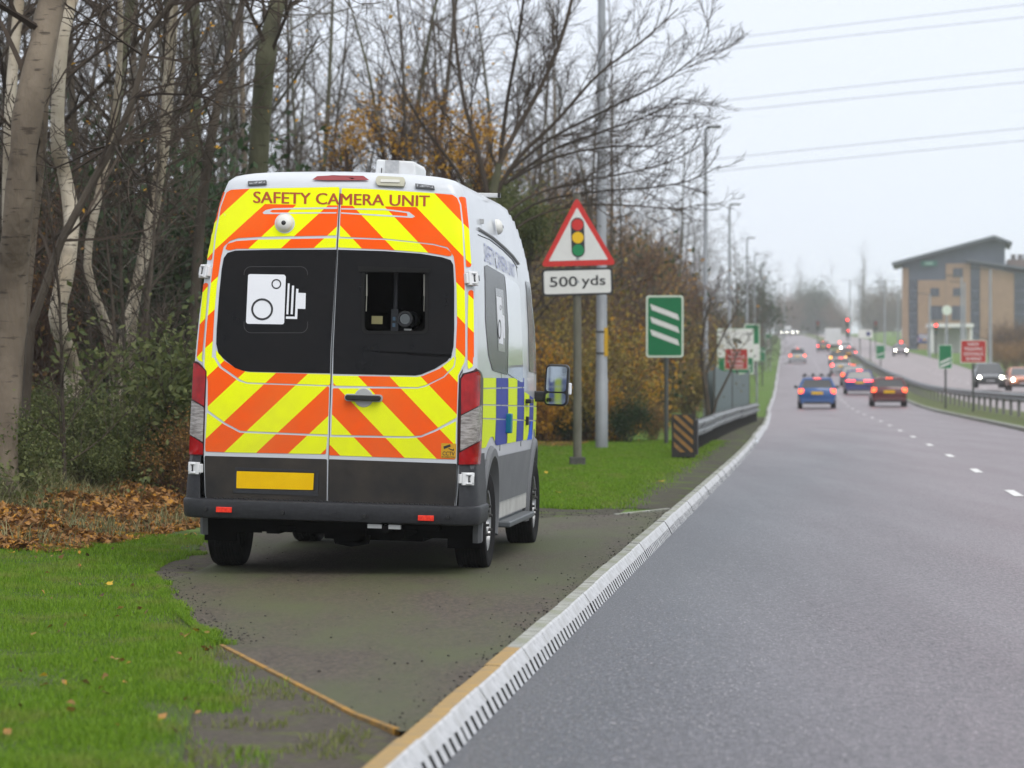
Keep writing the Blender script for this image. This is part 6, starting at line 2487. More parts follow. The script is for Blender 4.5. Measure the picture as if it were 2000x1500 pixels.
def scatter_leaves(x, y_, z, size, g, flat=0.6):
    n = len(x)
    nrm = np.stack([g.normal(0, flat, n), g.normal(0, flat, n), np.ones(n)], 1)
    nrm /= np.linalg.norm(nrm, axis=1)[:, None]
    a = np.cross(nrm, g.normal(0, 1, (n, 3))); a /= np.linalg.norm(a, axis=1)[:, None]
    b = np.cross(nrm, a)
    s = (size * g.uniform(0.6, 1.3, n))[:, None]
    p = np.stack([x, y_, z], 1)
    v = np.stack([p - a * s, p - a * s * 0.1 + b * s * 0.62 + nrm * s * 0.25, p + a * s, p + a * s * 0.1 - b * s * 0.62 + nrm * s * 0.2], 1).reshape(-1, 3)
    q = np.arange(n)[:, None] * 4
    return v, np.concatenate([q + [0, 1, 2], q + [0, 2, 3]], 1).reshape(-1, 3)


N = 38000
y_ = g.uniform(22.5, 34, N)
x = K(y_) - 4.4 - np.abs(g.normal(0, 1.5, N))
px = 1000 + x * F / y_
ok = (px < 420) & (fnoise(x, y_, 1.2, 2.0) > -0.35)
x, y_ = x[ok], y_[ok]
hump = 0.14 * np.exp(-((x - (K(y_) - 5.3)) / 0.7) ** 2) * (0.5 + 0.5 * np.sin(y_ * 2.3 + x * 3))
v, t = scatter_leaves(x, y_, gh(x, y_) + hump * g.random(len(x)) + 0.012, 0.034 * np.where(g.random(len(x)) < 0.15, 1.5, 1.0), g, 0.9)
o = tri_mesh('leaf_litter', v, t, m_litter)
tag(o, 'brown drift of fallen leaves along the foot of the bank', 'leaves', kind='stuff')
N = 90
px_ = g.uniform(-20, 420, N); py_ = 1050 + 420 * g.random(N) ** 2.2
Pq = np.array([G(a, b) for a, b in zip(px_, py_)])
ok = ~in_poly(Pq[:, 0], Pq[:, 1], LAYBY)
Pq = Pq[ok]
v, t = scatter_leaves(Pq[:, 0], Pq[:, 1], gh(Pq[:, 0], Pq[:, 1]) + 0.03, 0.026, g, 0.7)
o = tri_mesh('scattered_leaves', v, t, m_litter)
tag(o, 'small brown leaves scattered through the near grass', 'leaves', kind='stuff')
# grass coming up through the drift
N = 2600
y_ = g.uniform(23, 31, N)
x = K(y_) - 4.45 - np.abs(g.normal(0, 0.9, N))
ok = (1000 + x * F / y_ < 400) & (fnoise(x, y_, 1.8, 12.0) > 0.0)
x, y_ = x[ok], y_[ok]
v, t = blades(x, y_, gh(x, y_), g.uniform(0.10, 0.26, len(x)), 0.004 * np.ones(len(x)), g.uniform(0.3, 1.1, len(x)), g)
o = tri_mesh('drift_grass', v, t, m_blade2)
tag(o, 'thin grass coming up through the fallen leaf drift', 'grass', kind='stuff')
# leaves over the wood floor and among the verge shrubs
N = 9000
y_ = g.uniform(60, 75, N)
x = K(y_) - 3.6 - 2.0 * g.random(N)
v, t = scatter_leaves(x, y_, gh(x, y_) + 0.02, 0.045, g, 0.7)
o = tri_mesh('hedge_litter', v, t, m_litter)
tag(o, 'fallen leaves under the verge hedge', 'leaves', kind='stuff')
# bramble leaves on the bank
N = 9000
y_ = g.uniform(25.2, 33, N)
x = K(y_) - 5.2 - 4.0 * g.random(N)
dn = fnoise(x, y_, 1.1, 5.0)
ok = dn > 0.0
x, y_ = x[ok], y_[ok]
v, t = scatter_leaves(x, y_, gh(x, y_) + 0.35 * g.random(len(x)) ** 0.7, 0.032, g, 1.2)
o = tri_mesh('bramble', v, t, m_green2)
tag(o, 'low bramble leaves tangled in the long grass', 'bramble', kind='stuff')
# stray leaves still hanging in the wood
N = 150
y_ = g.uniform(30, 48, N)
pxs = g.uniform(60, 1000, N); pys = g.uniform(20, 420, N)
P = np.array([tuple(at(a, b, c)) for a, b, c in zip(pxs, pys, y_)])
v, t = scatter_leaves(P[:, 0], P[:, 1], P[:, 2], 0.034, g, 2.0)
o = tri_mesh('hanging_leaves', v, t, m_yel)
tag(o, 'last yellow leaves hanging in the bare wood', 'leaves', kind='stuff')
# grit on the hard standing
N = 900
P = []
while len(P) < 170:
    px, py = g.uniform(310, 1300), g.uniform(1010, 1440)
    q = G(px, py)
    if in_poly(np.array([q[0]]), np.array([q[1]]), LAYBY)[0]: P.append(q)
for _ in range(700):
    yy = g.uniform(11, 31)
    P.append((K(float(yy)) - 0.17 - abs(g.normal(0, 0.09)), float(yy)))
for _ in range(500):
    i_ = int(g.integers(1, len(LBw) - 1)); t_ = g.random()
    P.append((LBw[i_, 0] * (1 - t_) + LBw[i_ + 1, 0] * t_ + abs(g.normal(0, 0.10)), LBw[i_, 1] * (1 - t_) + LBw[i_ + 1, 1] * t_))
for _ in range(500):
    P.append((g.uniform(-0.3, 1.7), 30.2 + g.normal(0, 0.6)))
mbg = MB()
for (a, b) in P:
    s = random.choice([0.0025, 0.003, 0.004, 0.006])
    mbg.box((a, b, 0.040 + s * 0.4), (s * random.uniform(1, 2), s * random.uniform(1, 2), s), random.uniform(0, 3))
o = mbg.build('grit', mat('grit_stone', (0.040, 0.036, 0.031), 0.9))
tag(o, 'dark grit and crumbs scattered over the hard standing', 'grit', kind='stuff')

# --- single fallen leaves that stand out
def leaf_mesh(seed):
    q = random.Random(seed)
    ring = []
    for k in range(15):
        a = 2 * math.pi * k / 15
        r__ = (1.0 if k % 3 == 0 else 0.62 if k % 3 == 1 else 0.7) * q.uniform(0.85, 1.1)
        ring.append((math.cos(a) * r__, math.sin(a) * r__ * 0.85, 0.18 * q.uniform(0, 1) + 0.25 * abs(math.cos(a)) ** 2))
    V = [(0, 0, 0.02)] + ring + [(-1.5, 0.05, 0.05), (-1.5, -0.05, 0.05)]
    Fc = [(0, 1 + k, 1 + (k + 1) % 15) for k in range(15)] + [(0, 16, 17)]
    me = bpy.data.meshes.new('fallen_leaf')
    me.from_pydata(V, [], Fc)
    me.update()
    return me


LM = []
for i, c in enumerate([(0.72, 0.36, 0.01), (0.50, 0.26, 0.10), (0.62, 0.40, 0.03)]):
    me = leaf_mesh(i)
    me.materials.append(mat('leaf_colour_%d' % i, c, 0.5, trans=0.2))
    LM.append(me)
for px, py, s, kd, lab in ((400, 1246, 0.042, 0, 'bright yellow fallen leaf at the grass corner of the layby edge'), (343, 1183, 0.038, 1, 'tan curled leaf lying on the edge of the hard standing'),
                           (213, 1150, 0.036, 2, 'yellow leaf standing upright in the grass'), (85, 1336, 0.028, 2, 'small yellow leaf low in the foreground grass'),
                           (158, 1062, 0.040, 0, 'orange leaf at the foot of the leaf drift'), (264, 1060, 0.040, 2, 'pale yellow leaf on the grass beside the van wheel'),
                           (114, 1070, 0.045, 0, 'orange leaf where the drift meets the grass'), (22, 1088, 0.035, 2, 'pale leaf on the grass near the picture edge'),
                           (235, 1200, 0.03, 1, 'brown leaf midway down the near grass'), (1292, 946, 0.05, 2, 'pale leaf on the verge beside the kerb'),
                           (1090, 968, 0.045, 2, 'pale leaf on the verge by the front wheel'), (1066, 929, 0.05, 2, 'pale leaf on the verge near the sign base'), (225, 1302, 0.03, 1, 'tan leaf in the grass below the layby corner')):
    a, b = G(px, py)
    o = link('fallen_leaf', LM[kd])
    o.location = (a, b, max(float(gh(a, b)), 0.036) + (0.004 if (px in (400, 343)) else 0.03))
    o.scale = (s, s, s)
    o.rotation_euler = (random.uniform(-.3, .3), random.uniform(-.3, .3), random.uniform(0, 6))
    tag(o, lab, 'leaf', 'fallen leaves')
# ------------------------------------------------------------------ traffic
m_carglass = mat('car_window', (0.03, 0.035, 0.04), 0.08, spec=0.7, coat=0.5)
m_tail = mat('lit_tail_lamp', (0.8, 0.03, 0.01), 0.3, emit=(1.0, 0.10, 0.03), estr=4.0)
m_brake = mat('lit_brake_lamp', (0.8, 0.02, 0.02), 0.3, emit=(1.0, 0.06, 0.05), estr=8.0)
m_head = mat('lit_head_lamp', (0.9, 0.9, 0.85), 0.2, emit=(1.0, 0.96, 0.80), estr=24.0)
m_ind = mat('lit_indicator', (0.9, 0.4, 0.05), 0.3, emit=(1.0, 0.45, 0.10), estr=4.0)
m_trim = mat('car_trim_black', (0.02, 0.02, 0.022), 0.6)


def paint(name, c): return mat('paint_' + name, c, 0.25, coat=0.8, col2=tuple(0.85 * v for v in c), scale=1.5)


def car(label, Y0, off, pm, L=4.2, hw=0.87, H=1.46, away=True, lamps=m_tail, lit=True, px=None, estate=0.0, dz=0.0, rack=False, cat='car', group=None, wide_lamp=False, name='car'):
    X0 = K(Y0) + off if px is None else (px - 1000) * Y0 / F
    o = empty(name, (X0, Y0, E(Y0) + dz + 0.01), -KD(Y0) + (0 if away else math.pi))
    tag(o, label, cat, group)
    zb = 0.95
    # lower body: stations from tail to nose
    S = [(-0.02, 0.80, 0.42, zb - 0.12), (0.05, 0.93, 0.30, zb - 0.02), (0.25, 1.0, 0.24, zb + 0.02), (L * 0.28, 1.0, 0.22, zb), (L * 0.55, 1.0, 0.22, zb - 0.02), (L * 0.72, 0.99, 0.22, zb - 0.04),
         (L * 0.88, 0.95, 0.24, zb - 0.16), (L * 0.965, 0.84, 0.30, zb - 0.30), (L, 0.66, 0.38, zb - 0.42)]
    m_ = MB()
    for (y_, wf, z0, z1) in S:
        w_ = hw * wf
        P = [(w_ * 0.86, z0), (w_ * 0.97, z0 + 0.12), (w_, (z0 + z1) / 2), (w_ * 0.985, z1 - 0.10), (w_ * 0.93, z1), (0, z1 + 0.02)]
        ring = [(-a, b) for a, b in P][:-1] + [P[-1]] + P[:-1][::-1]
        for a, b in ring: m_.v.append((a, y_, b))
    n = 11
    for j in range(len(S) - 1):
        for k in range(n):
            k2 = (k + 1) % n
            m_.f.append((j * n + k, j * n + k2, (j + 1) * n + k2, (j + 1) * n + k)); m_.mi.append(0)
    m_.f.append(tuple(range(n))); m_.f.append(tuple(range((len(S) - 1) * n, len(S) * n))); m_.mi += [0, 0]
    body_ = m_.build('body', pm, o, smooth=True)
    # glasshouse
    yr0, yr1, yf1, yf0 = 0.10, 0.42 - estate * 0.2, L * 0.52, L * 0.74
    bz, tz = zb - 0.03, H - 0.05
    wb, wt = hw * 0.925, hw * 0.70
    C = [(-wb, yr0, bz), (wb, yr0, bz), (wb, yf0, bz), (-wb, yf0, bz), (-wt, yr1, tz), (wt, yr1, tz), (wt, yf1, tz), (-wt, yf1, tz)]
    MB().add(C, [(0, 1, 5, 4), (1, 2, 6, 5), (2, 3, 7, 6), (3, 0, 4, 7), (4, 5, 6, 7)]).build('window_band', m_carglass, o)
    rf = MB()
    R1 = [(-wt - 0.03, yr1 - 0.06, tz - 0.04), (wt + 0.03, yr1 - 0.06, tz - 0.04), (wt + 0.03, yf1 + 0.05, tz - 0.03), (-wt - 0.03, yf1 + 0.05, tz - 0.03)]
    R2 = [(-wt * 0.85, yr1 + 0.05, H), (wt * 0.85, yr1 + 0.05, H), (wt * 0.85, yf1 - 0.15, H + 0.01), (-wt * 0.85, yf1 - 0.15, H + 0.01)]
    rf.add(R1 + R2, [(0, 1, 5, 4), (1, 2, 6, 5), (2, 3, 7, 6), (3, 0, 4, 7), (4, 5, 6, 7), (3, 2, 1, 0)])
    rf.build('roof', pm, o, smooth=True, bevel=0.02)
    for a, b in ((0, 4), (1, 5), (2, 6), (3, 7)):
        MB().tube([C[a], C[b]], [0.06, 0.05], 6).build('pillar', pm, o)
    MB().box((0, 0.05 if away else L - 0.06, 0.34), (hw * 1.7, 0.16, 0.2)).build('bumper', m_trim if not away else pm, o, bevel=0.03)
    MB().box((0, -0.03, 0.27), (hw * 1.4, 0.10, 0.10)).build('valance', m_trim, o)
    for s in (-1, 1):
        if wide_lamp:
            MB().box((s * hw * 0.60, -0.005, 0.84), (hw * 0.62, 0.05, 0.055)).build('tail_lamp', lamps, o, bevel=0.02)
        else:
            MB().box((s * hw * 0.83, 0.01, 0.80), (hw * 0.26, 0.06, 0.20)).build('tail_lamp', lamps if away else m_red, o, bevel=0.02)
        MB().lathe([(0.0, 0), (0.085, 0), (0.09, -0.06), (0.0, -0.06)], 14, 'y', (s * hw * 0.74, L - 0.10, 0.66)).build('head_lamp', m_head if (not away and lit) else m_clear, o)
        MB().box((s * (hw + 0.09), L * 0.66, 1.0), (0.17, 0.09, 0.12)).build('door_mirror', m_trim, o, bevel=0.02)
        for wy in (0.72, L - 0.78):
            w_ = empty('wheel'); w_.parent = o; w_.location = (s * (hw - 0.10), wy, 0.31)
            MB().lathe([(0.19, -0.09), (0.28, -0.10), (0.31, -0.06), (0.31, 0.06), (0.28, 0.10), (0.19, 0.09)], 22, 'x').build('tyre', m_tyre, w_, smooth=True)
            MB().lathe([(0.20, 0.07 * s), (0.17, 0.05 * s), (0.0, 0.06 * s)], 16, 'x').build('rim', m_rim, w_)
    MB().box((0, -0.035, 0.72), (0.52, 0.02, 0.115)).build('number_plate', m_plate, o)
    MB().box((0, L - 0.02, 0.42), (0.52, 0.05, 0.11)).build('front_plate', m_symb, o)
    if not away:
        MB().box((0, L - 0.03, 0.58), (hw * 0.9, 0.06, 0.16)).build('grille', m_trim, o)
    MB().box((0, yr1 - 0.02, H - 0.03), (0.34, 0.03, 0.025)).build('high_brake_lamp', lamps, o)
    if rack:
        rk = empty('roof_rack'); rk.parent = o; rk.location = (0, 0, H)
        for yy in (0.75, 1.55): MB().box((0, yy, 0.07), (hw * 1.62, 0.05, 0.03)).build('cross_bar', m_trim, rk)
        for xx in (-0.55, -0.18, 0.2, 0.55): MB().box((xx, 1.1, 0.11), (0.09, 1.3, 0.07)).box((xx, 0.55, 0.13), (0.14, 0.14, 0.12)).build('cycle_carrier', m_trim, rk, bevel=0.02)
        for xx in (-0.6, 0.6): MB().box((xx, 0.75, 0.03), (0.06, 0.07, 0.08)).build('rack_foot', m_trim, rk)
    return o


p_blue = paint('bright_blue', (0.008, 0.085, 0.30))
p_navy = paint('steel_blue', (0.035, 0.05, 0.20))
p_red = paint('maroon', (0.10, 0.006, 0.010))
p_grey = paint('grey', (0.16, 0.18, 0.20))
p_silver = paint('silver', (0.40, 0.42, 0.44))
p_dark = paint('charcoal', (0.035, 0.04, 0.045))
p_white = paint('white', (0.70, 0.71, 0.72))
p_orange = paint('orange', (0.62, 0.19, 0.07))
p_mar = paint('dull_plum', (0.13, 0.07, 0.09))
car('blue hatchback with cycle carriers on its roof in the nearside lane', 135, 0, p_blue, L=4.1, hw=0.86, H=1.42, px=1596, rack=True)
car('maroon hatchback nearest in the outer lane', 141, 0, p_red, L=4.0, hw=0.86, H=1.40, px=1737)
car('steel blue car with wide red light bar behind the maroon hatchback', 178, 0, p_navy, hw=0.90, H=1.50, px=1679, lamps=m_brake, wide_lamp=True)
car('grey car half hidden behind the steel blue one', 204, 0, p_grey, px=1667, H=1.52)
car('silver-roofed dark car further up the outer lane', 250, 0, p_silver, px=1642.5, lamps=m_brake)
car('dark car with amber lamps queuing in the outer lane', 292, 0, p_dark, px=1637, lamps=m_ind)
car('silver estate car with bright tail lamps in the nearside lane', 305, 0, p_silver, px=1557.5, H=1.6, estate=1.0, lamps=m_tail, hw=0.88)
car('maroon car braking at the far signals', 330, 0, p_red, px=1658, lamps=m_brake)
car('dark red car braking in the outer lane below the crest', 414, 0, p_dark, px=1608, lamps=m_brake)
car('plum car with headlights on, approaching on the far carriageway', 352, 0, p_mar, px=1757, away=False, dz=0.15)
car('dark car with glaring headlights on the far carriageway', 185, 0, p_dark, px=1926, away=False, dz=0.28, hw=0.9, H=1.55)
car('orange car with headlights on, cut by the picture edge', 178, 0, p_orange, px=1990, away=False, dz=0.24, H=1.40)
for i, (px, Y0, lab) in enumerate(((1531, 760, 'leftmost of the distant cars coming over the crest'), (1541, 775, 'middle one of the distant cars coming over the crest'), (1553, 765, 'rightmost of the distant cars coming over the crest'))):
    car(lab, Y0, 0, (p_dark, p_grey, p_silver)[i], px=px, away=False, group='cars on the crest')
car('white car facing the traffic with headlights beyond the queue', 400, 0, p_white, px=1651, away=False)
car('blue car parked by the far building', 380, 0, p_navy, px=1806, dz=1.2, lit=False, lamps=m_red)
car('second blue car parked by the far building', 385, 0, p_blue, px=1862, dz=1.2, lit=False, lamps=m_red)


def box_vehicle(label, name, Y0, px, w_, h_, L, pm, dz=0.0, lamps=m_brake, cat='lorry', mark=False, away=True):
    o = empty(name, ((px - 1000) * Y0 / F, Y0, E(Y0) + dz), -KD(Y0))
    tag(o, label, cat)
    MB().box((0, L * 0.42, h_ * 0.57), (w_, L * 0.84, h_ * 0.80)).build('cargo_box', pm, o, bevel=0.06)
    MB().box((0, L * 0.92, h_ * 0.42), (w_ * 0.94, L * 0.18, h_ * 0.62)).build('cab', pm, o, bevel=0.08)
    MB().box((0, L * 0.5, 0.42), (w_ * 0.9, L * 0.95, 0.25)).build('chassis', m_trim, o)
    MB().box((0, -0.02, 0.55), (w_ * 0.96, 0.06, 0.14)).build('rear_bar', m_trim, o)
    for s in (-1, 1):
        MB().lathe([(0, 0), (0.13, 0), (0.13, 0.05)], 14, 'y', (s * w_ * 0.42, -0.06, 0.95)).build('tail_lamp', lamps, o)
        for wy in (L * 0.2, L * 0.85):
            MB().lathe([(0, -0.14), (0.42, -0.14), (0.45, -0.1), (0.45, 0.1), (0.42, 0.14), (0, 0.14)], 18, 'x', (s * (w_ / 2 - 0.18), wy, 0.45)).build('wheel', m_tyre, o)
    return o


box_vehicle('tall white lorry waiting at the far signals', 'lorry', 450, 1627, 2.4, 3.2, 7.5, p_white)
bv = box_vehicle('white van body with red band crossing beyond the far verge', 'delivery_van', 430, 1776, 2.0, 2.4, 5.0, p_white, dz=1.0, lamps=m_red)
MB().box((0, -0.06, 1.9), (1.9, 0.03, 0.25)).build('red_band', m_sred, bv)
box_vehicle('white van cresting the hill above the headlights', 'delivery_van', 830, 1538, 2.0, 2.6, 5.0, p_white, lamps=m_red, cat='van')

# ------------------------------------------------------------------ traffic signals
def signal(px, pyt, Y0, label, lit=True, second=False):
    X0 = (px - 1000) * Y0 / F
    z0 = float(gh(X0, Y0)) if X0 - K(Y0) > 0 else float(gh(X0, Y0))
    o = empty('traffic_signal', (X0, Y0, z0))
    tag(o, label, 'traffic light', 'traffic signals at the junction')
    zt = CH - (pyt - HY) * Y0 / F - z0
    MB().tube([(0, 0.1, -0.1), (0, 0.1, zt)], 0.06, 10).build('pole', m_dpost, o, smooth=True)
    hd = MB().box((0, 0, zt - 0.55), (0.50, 0.22, 1.25)).build('signal_head', m_trim, o, bevel=0.04)
    for i, mm in enumerate((m_brake if lit else m_red, mat('unlit_amber', (0.15, 0.08, 0.01), 0.3), mat('unlit_green', (0.01, 0.08, 0.04), 0.3))):
        MB().lathe([(0.0, -0.02), (0.13, -0.02), (0.14, 0.0)], 16, 'y', (0, -0.115, zt - 0.2 - 0.36 * i)).build('lens', mm, hd)
    return o


signal(1655, 622, 420, 'lit red traffic signal standing tall beyond the queue')
signal(1655.6, 643, 424, 'second lit red signal head below the tall one')
signal(1597, 628, 415, 'dark signal head between the lanes beyond the silver estate', lit=False)
signal(1710, 628, 400, 'dark signal head over the central reservation', lit=False)
signal(1828, 632, 330, 'tall dark signal before the building front', lit=True)
signal(1760, 665, 380, 'low red signal beside the far verge')

# white board with dark roundel
o = empty('white_board_sign', at(1690, 690, 300))
o.location.z = float(gh(o.location.x, 300))
tag(o, 'white board with a dark arrow disc over the central reservation', 'road sign')
k = 300 / F
zc = CH - (652 - HY) * k - o.location.z
rsign(o, rrect(-14 * k, zc - 8 * k, 14 * k, zc + 8 * k, 0.05), -0.02, 0.0, m_swhite)
rsign(o, circ(6 * k, zc, 4.6 * k, 20), -0.03, -0.025, mat('disc_blue', (0.03, 0.03, 0.14), 0.4), 'disc')
for x in (-10, 10): MB().tube([(x * k, 0.05, -0.1), (x * k, 0.05, zc)], 0.05, 8).build('post', m_dpost, o)

# ------------------------------------------------------------------ lamp columns across the road and round the junction
for px, pyt, Y0, lab in ((1934, 526, 240, 'slim lamp column before the right wing of the building'), (1878, 540, 290, 'grey lamp column before the pale brick tower'), (1884, 552, 320, 'lamp column close behind another before the brick tower'),
                         (1849, 600, 300, 'short lamp column with pale disc before the building'), (1816, 575, 340, 'lamp column by the building corner'), (1728, 552, 420, 'tall far lamp column left of the building'),
                         (1754, 575, 450, 'thin lamp column just left of the building eaves'), (1660, 548, 520, 'distant double-armed lamp column over the signals'), (1678, 556, 560, 'distant lamp column over the white board'),
                         (1532, 556, 620, 'distant lamp column at the crest of the nearside lane')):
    X0 = (px - 1000) * Y0 / F
    z0 = float(gh(X0, Y0)) + 0.2
    h_ = CH - (pyt - HY) * Y0 / F - z0
    o = empty('lamp_column', (X0, Y0, z0))
    tag(o, lab, 'street lamp', 'lamp columns round the junction')
    MB().tube([(0, 0, -0.3), (0, 0, h_)], [0.15, 0.10], 10).build('column', m_pole, o, smooth=True)
    for s in ((-1, 1) if 'double' in lab else (1 if X0 < K(Y0) + 8 else -1,)):
        MB().tube([(0, 0, h_), (s * 0.9, 0, h_ + 0.1)], 0.05, 6).build('bracket_arm', m_dpost, o)
        MB().box((s * 1.2, 0, h_ + 0.1), (0.7, 0.28, 0.1)).build('lantern', m_dpost, o, bevel=0.02)
    if 'disc' in lab:
        rsign(o, circ(0, CH - (606 - HY) * Y0 / F - z0, 0.5, 20), -0.2, -0.17, m_scream, 'disc')

# ------------------------------------------------------------------ the office building
m_brick = mat('tan_brick', (0.34, 0.225, 0.150), 0.8, col2=(0.29, 0.19, 0.125), scale=1.2, detail=8)
m_cladd = mat('slate_cladding', (0.07, 0.085, 0.12), 0.5, col2=(0.09, 0.11, 0.15), scale=0.5)
m_roofg = mat('roof_grey', (0.10, 0.115, 0.14), 0.5)
m_bglass = mat('office_glass', (0.03, 0.04, 0.06), 0.1, spec=0.7)
YB = 420.0
kB = YB / F
b0 = Vector(((1850 - 1000) * kB, YB, 0))
b0.z = float(gh(b0.x, YB)) + 0.2
bl = empty('office_building', b0, -0.145)
tag(bl, 'tan brick office building with slate cladding under a rising mono-pitch roof', 'building')


def bf(px): return (px - 1850) * kB
def bz(py): return CH - (py - HY) * kB - b0.z
def zc1(x, y_): return (1660 + x / 3.75, 440 + y_ / 3.75)


def bpart(nm, P, d0, d1, mm, parent=None):
    Q = [zc1(*p) for p in P]
    Q = [(bf(a), bz(b)) for a, b in Q]
    return MB().prism(Q, lambda a, b, d: (a, d, b), d0, d1).build(nm, mm, parent or bl)


bpart('cladding_wall', [(388, 980), (388, 278), (1050, 98), (1130, 130), (1130, 330), (1500, 380), (1500, 980)], 0.0, 16.0, m_cladd)
rfp = bpart('roof', [(310, 285), (312, 272), (1050, 78), (1182, 128), (1180, 145), (1052, 100), (318, 292)], -1.6, 17.0, m_roofg)
bpart('wing_roof', [(850, 262), (870, 246), (1330, 322), (1500, 345), (1500, 362), (1330, 340)], -1.2, 16.5, m_roofg)
for P in ([(385, 980), (385, 310), (432, 312), (432, 980)], [(500, 980), (500, 402), (700, 402), (700, 980)], [(702, 980), (702, 282), (880, 282), (880, 980)], [(950, 980), (950, 300), (1195, 352), (1195, 980)], [(1290, 980), (1290, 372), (1480, 392), (1480, 980)]):
    bpart('brick_wall', P, -0.30, -0.02, m_brick)
for (a, b, c, d) in ((590, 460, 655, 515), (755, 315, 826, 376), (755, 460, 826, 515), (590, 592, 680, 690), (745, 590, 832, 690), (590, 730, 680, 800), (745, 730, 832, 800)):
    w_ = bpart('window', [(a, d), (a, b), (c, b), (c, d)], -0.36, -0.31, m_bglass)
    bpart('window_frame', [(a - 3, d + 4), (a - 3, d), (c + 3, d), (c + 3, d + 4)], -0.42, -0.37, m_roofg, w_)
    bpart('glazing_bar', [((a + c) / 2 - 2, d), ((a + c) / 2 - 2, b), ((a + c) / 2 + 2, b), ((a + c) / 2 + 2, d)], -0.42, -0.37, m_roofg, w_)
for (a, b) in ((437, 497), (886, 946), (1200, 1285)):
    for i in range(6):
        y0 = 400 + i * 85
        bpart('window', [(a + 6, y0 + 62), (a + 6, y0), (b - 6, y0), (b - 6, y0 + 62)], -0.10, -0.01, m_bglass)
bpart('roof_tower', [(1062, 260), (1062, 128), (1130, 128), (1130, 260)], 2.0, 8.0, mat('tower_grey', (0.16, 0.15, 0.17), 0.6), rfp)
for a in (1180, 1230, 1275):
    bpart('roof_vent', [(a, 330), (a, 205), (a + 34, 205), (a + 34, 330)], 5.0, 7.5, mat('vent_grey', (0.14, 0.13, 0.14), 0.6), rfp)
bpart('plant_screen', [(1150, 330), (1150, 245), (1500, 245), (1500, 340)], 4.0, 12.0, mat('screen_brown', (0.20, 0.15, 0.14), 0.7), rfp)
bpart('sign_panel', [(520, 300), (520, 258), (640, 258), (640, 300)], -0.5, -0.3, mat('sign_teal', (0.03, 0.16, 0.13), 0.5))
bpart('sign_stripe', [(550, 290), (550, 268), (610, 268), (610, 290)], -0.56, -0.51, mat('sign_pale_green', (0.25, 0.45, 0.38), 0.5))
# entrance canopy before it
cn = empty('entrance_canopy', at(1885, 690, 372))
cn.location.z = float(gh(cn.location.x, 372)) + 0.2
tag(cn, 'white flat canopy on posts in front of the office building', 'canopy')
kk = 372 / F
zt = CH - (636 - HY) * kk - cn.location.z
MB().box((-30 * kk, 0, zt), (42 * kk * 2, 4.0, 0.45)).build('canopy_roof', m_swhite, cn)
for x in (-68, -40, -10, 8): MB().box((x * kk, -1.5, zt / 2), (0.3, 0.3, zt)).build('canopy_post', m_swhite, cn)
MB().box((-30 * kk, 1.5, zt * 0.45), (80 * kk, 0.3, zt * 0.9)).build('canopy_wall', mat('pale_wall', (0.42, 0.42, 0.40), 0.8), cn)

# ------------------------------------------------------------------ far planting
for i, (px, py, Y0, s, key) in enumerate(((1965, 690, 262, 1.1, 'rust'), (1985, 690, 258, 1.2, 'rust'), (2005, 690, 255, 1.2, 'rust'), (1945, 680, 290, 1.0, 'rust'), (1975, 655, 300, 1.6, 'twiggy'), (1955, 640, 320, 1.7, 'twiggy'), (1995, 640, 310, 1.7, 'twiggy'), (2025, 640, 300, 1.7, 'twiggy'))):
    p = at(px, py, Y0)
    put_shrub(key, p.x, p.y, s, 'far_hedge_shrub', 'brown hedge bush beside the path at the far verge', 'brown hedge by the far path', sz=s * 0.8, z=float(gh(p.x, p.y)) + 0.3)
for i in range(46):
    px = r_.uniform(1500, 1775)
    Y0 = r_.uniform(620, 900)
    X0 = (px - 1000) * Y0 / F
    if -2 < X0 - K(Y0) < 19 and Y0 < 820: continue
    plant_tree(r_.choice([0, 2, 4, 5]), X0, Y0, r_.uniform(0.9, 1.6), r_.uniform(0, 6.28), 'distant_tree', 'hazy bare tree on the skyline beyond the junction', 'skyline trees')
for i in range(26):
    px = r_.uniform(1520, 1790)
    Y0 = r_.uniform(840, 960)
    X0 = (px - 1000) * Y0 / F
    put_shrub(r_.choice(['holly', 'twiggy', 'olive']), X0, Y0, r_.uniform(3.0, 5.2), 'distant_bush', 'hazy dark bush along the skyline', 'skyline bushes', z=float(E(Y0)) - 0.2)
p = at(1507, 690, 285)
put_shrub('holly', p.x - 2.0, p.y, 2.2, 'dark_tree', 'dark rounded tree at the end of the verge hedge', cat='tree', sz=3.2)
for i, (px, Y0) in enumerate(((1440, 190), (1462, 230), (1478, 210), (1490, 260), (1450, 250))):
    X0 = (px - 1000) * Y0 / F
    plant_tree(4, X0, Y0, (0.95, 0.85, 0.9, 0.8, 1.0)[i], i * 1.3, 'bare_tree', 'tall hazy bare tree against the sky past the second lamp', 'tall hazy trees up the verge')
for i in range(16):
    px = r_.uniform(1770, 2030)
    Y0 = r_.uniform(450, 520)
    X0 = (px - 1000) * Y0 / F
    plant_tree(r_.choice([0, 2, 4]), X0, Y0, r_.uniform(0.5, 0.8), r_.uniform(0, 6.28), 'distant_tree', 'bare tree behind the office building', 'trees behind the building')

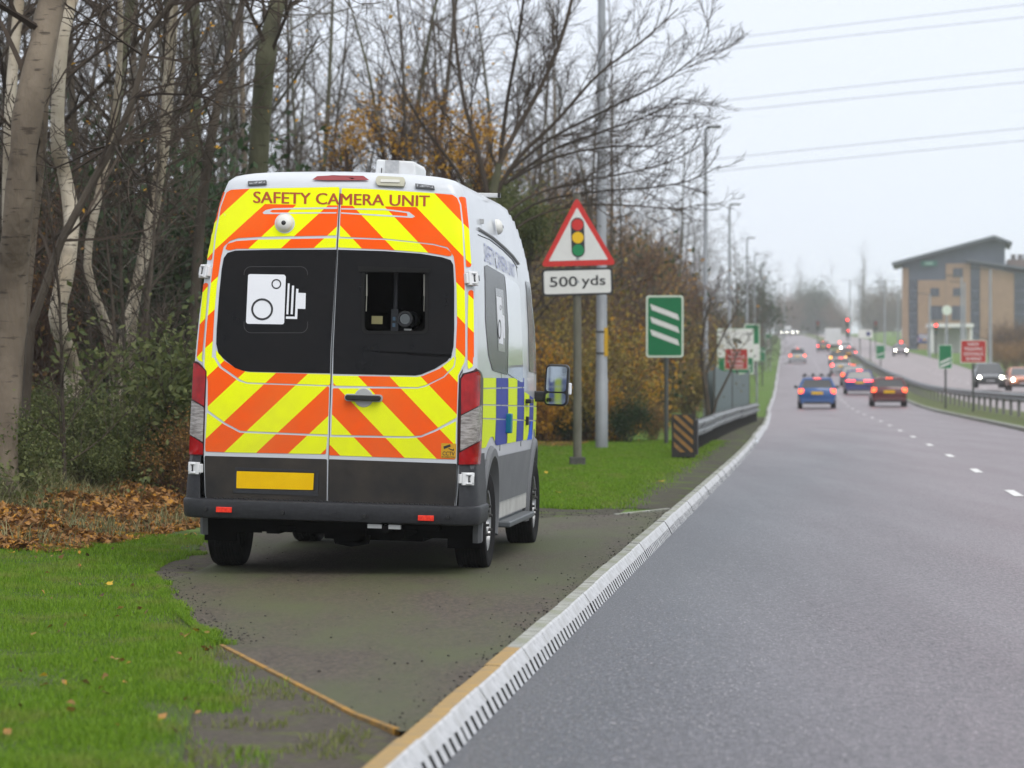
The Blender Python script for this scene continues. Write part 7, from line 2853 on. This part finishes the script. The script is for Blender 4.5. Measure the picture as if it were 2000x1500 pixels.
# ------------------------------------------------------------------ pylon and cables
YP = 900.0
pb = at(1727, 640, YP)
pb.z = float(gh(pb.x, YP))
py_ = empty('pylon', pb)
tag(py_, 'faint steel lattice pylon on the skyline', 'pylon')
Hh = CH - (545 - HY) * YP / F - pb.z
leg = MB()
def wd(t): return 2.6 * (1 - t) ** 1.3 + 0.35
lv = [0, 0.18, 0.34, 0.48, 0.6, 0.7, 0.8, 0.9, 1.0]
for sx in (-1, 1):
    for sy in (-1, 1):
        MB().tube([(sx * wd(t), sy * wd(t), t * Hh) for t in lv], 0.10, 4).build('leg', m_galv, py_)
for i in range(len(lv) - 1):
    a, b = lv[i], lv[i + 1]
    for sy in (-1, 1):
        MB().tube([(-wd(a), sy * wd(a), a * Hh), (wd(b), sy * wd(b), b * Hh)], 0.06, 4).build('brace', m_galv, py_)
        MB().tube([(wd(a), sy * wd(a), a * Hh), (-wd(b), sy * wd(b), b * Hh)], 0.06, 4).build('brace', m_galv, py_)
for t, hw_ in ((0.68, 4.0), (0.82, 4.8), (0.95, 3.4)):
    MB().tube([(-hw_, 0, t * Hh), (0, 0, t * Hh + 0.5), (hw_, 0, t * Hh)], 0.10, 4).build('cross_arm', m_galv, py_)

CAB = [((1360, 82), (2000, 8), 'topmost'), ((1380, 100), (2000, 33), 'second'), ((1330, 205), (2000, 134), 'third'), ((1390, 220), (2000, 160), 'fourth'), ((1440, 306), (2000, 250), 'fifth'), ((1460, 328), (2000, 274), 'lowest')]
for (a, b, lab) in CAB:
    P = []
    sl = (b[1] - a[1]) / (b[0] - a[0])
    for x in np.linspace(900, 2400, 30):
        yy = a[1] + sl * (x - a[0]) + 8e-6 * (x - 1700) ** 2
        P.append(at(x, yy, 260 + (x - 1000) * 0.02))
    o = MB().tube(P, 0.032, 5).build('power_cable', mat('cable_grey', (0.30, 0.31, 0.36), 0.6))
    tag(o, lab + ' of the pale overhead cables crossing the sky', 'cable', 'overhead cables')

# ------------------------------------------------------------------ damp November air
hz = MB().box((60, 830, 19.0), (900, 1800, 41.0))
m = bpy.data.materials.new('damp_air')
m.use_nodes = True
n = m.node_tree
n.nodes.remove(n.nodes['Principled BSDF'])
pv = n.nodes.new('ShaderNodeVolumePrincipled')
pv.inputs['Color'].default_value = (0.96, 0.98, 1.0, 1)
pv.inputs['Density'].default_value = 0.00042
pv.inputs['Anisotropy'].default_value = 0.2
n.links.new(pv.outputs[0], n.nodes['Material Output'].inputs['Volume'])
o = hz.build('haze', m)
o['kind'] = 'stuff'
tag(o, 'thin damp November haze over the whole road', 'haze', kind='stuff')
o.display_type = 'WIRE'
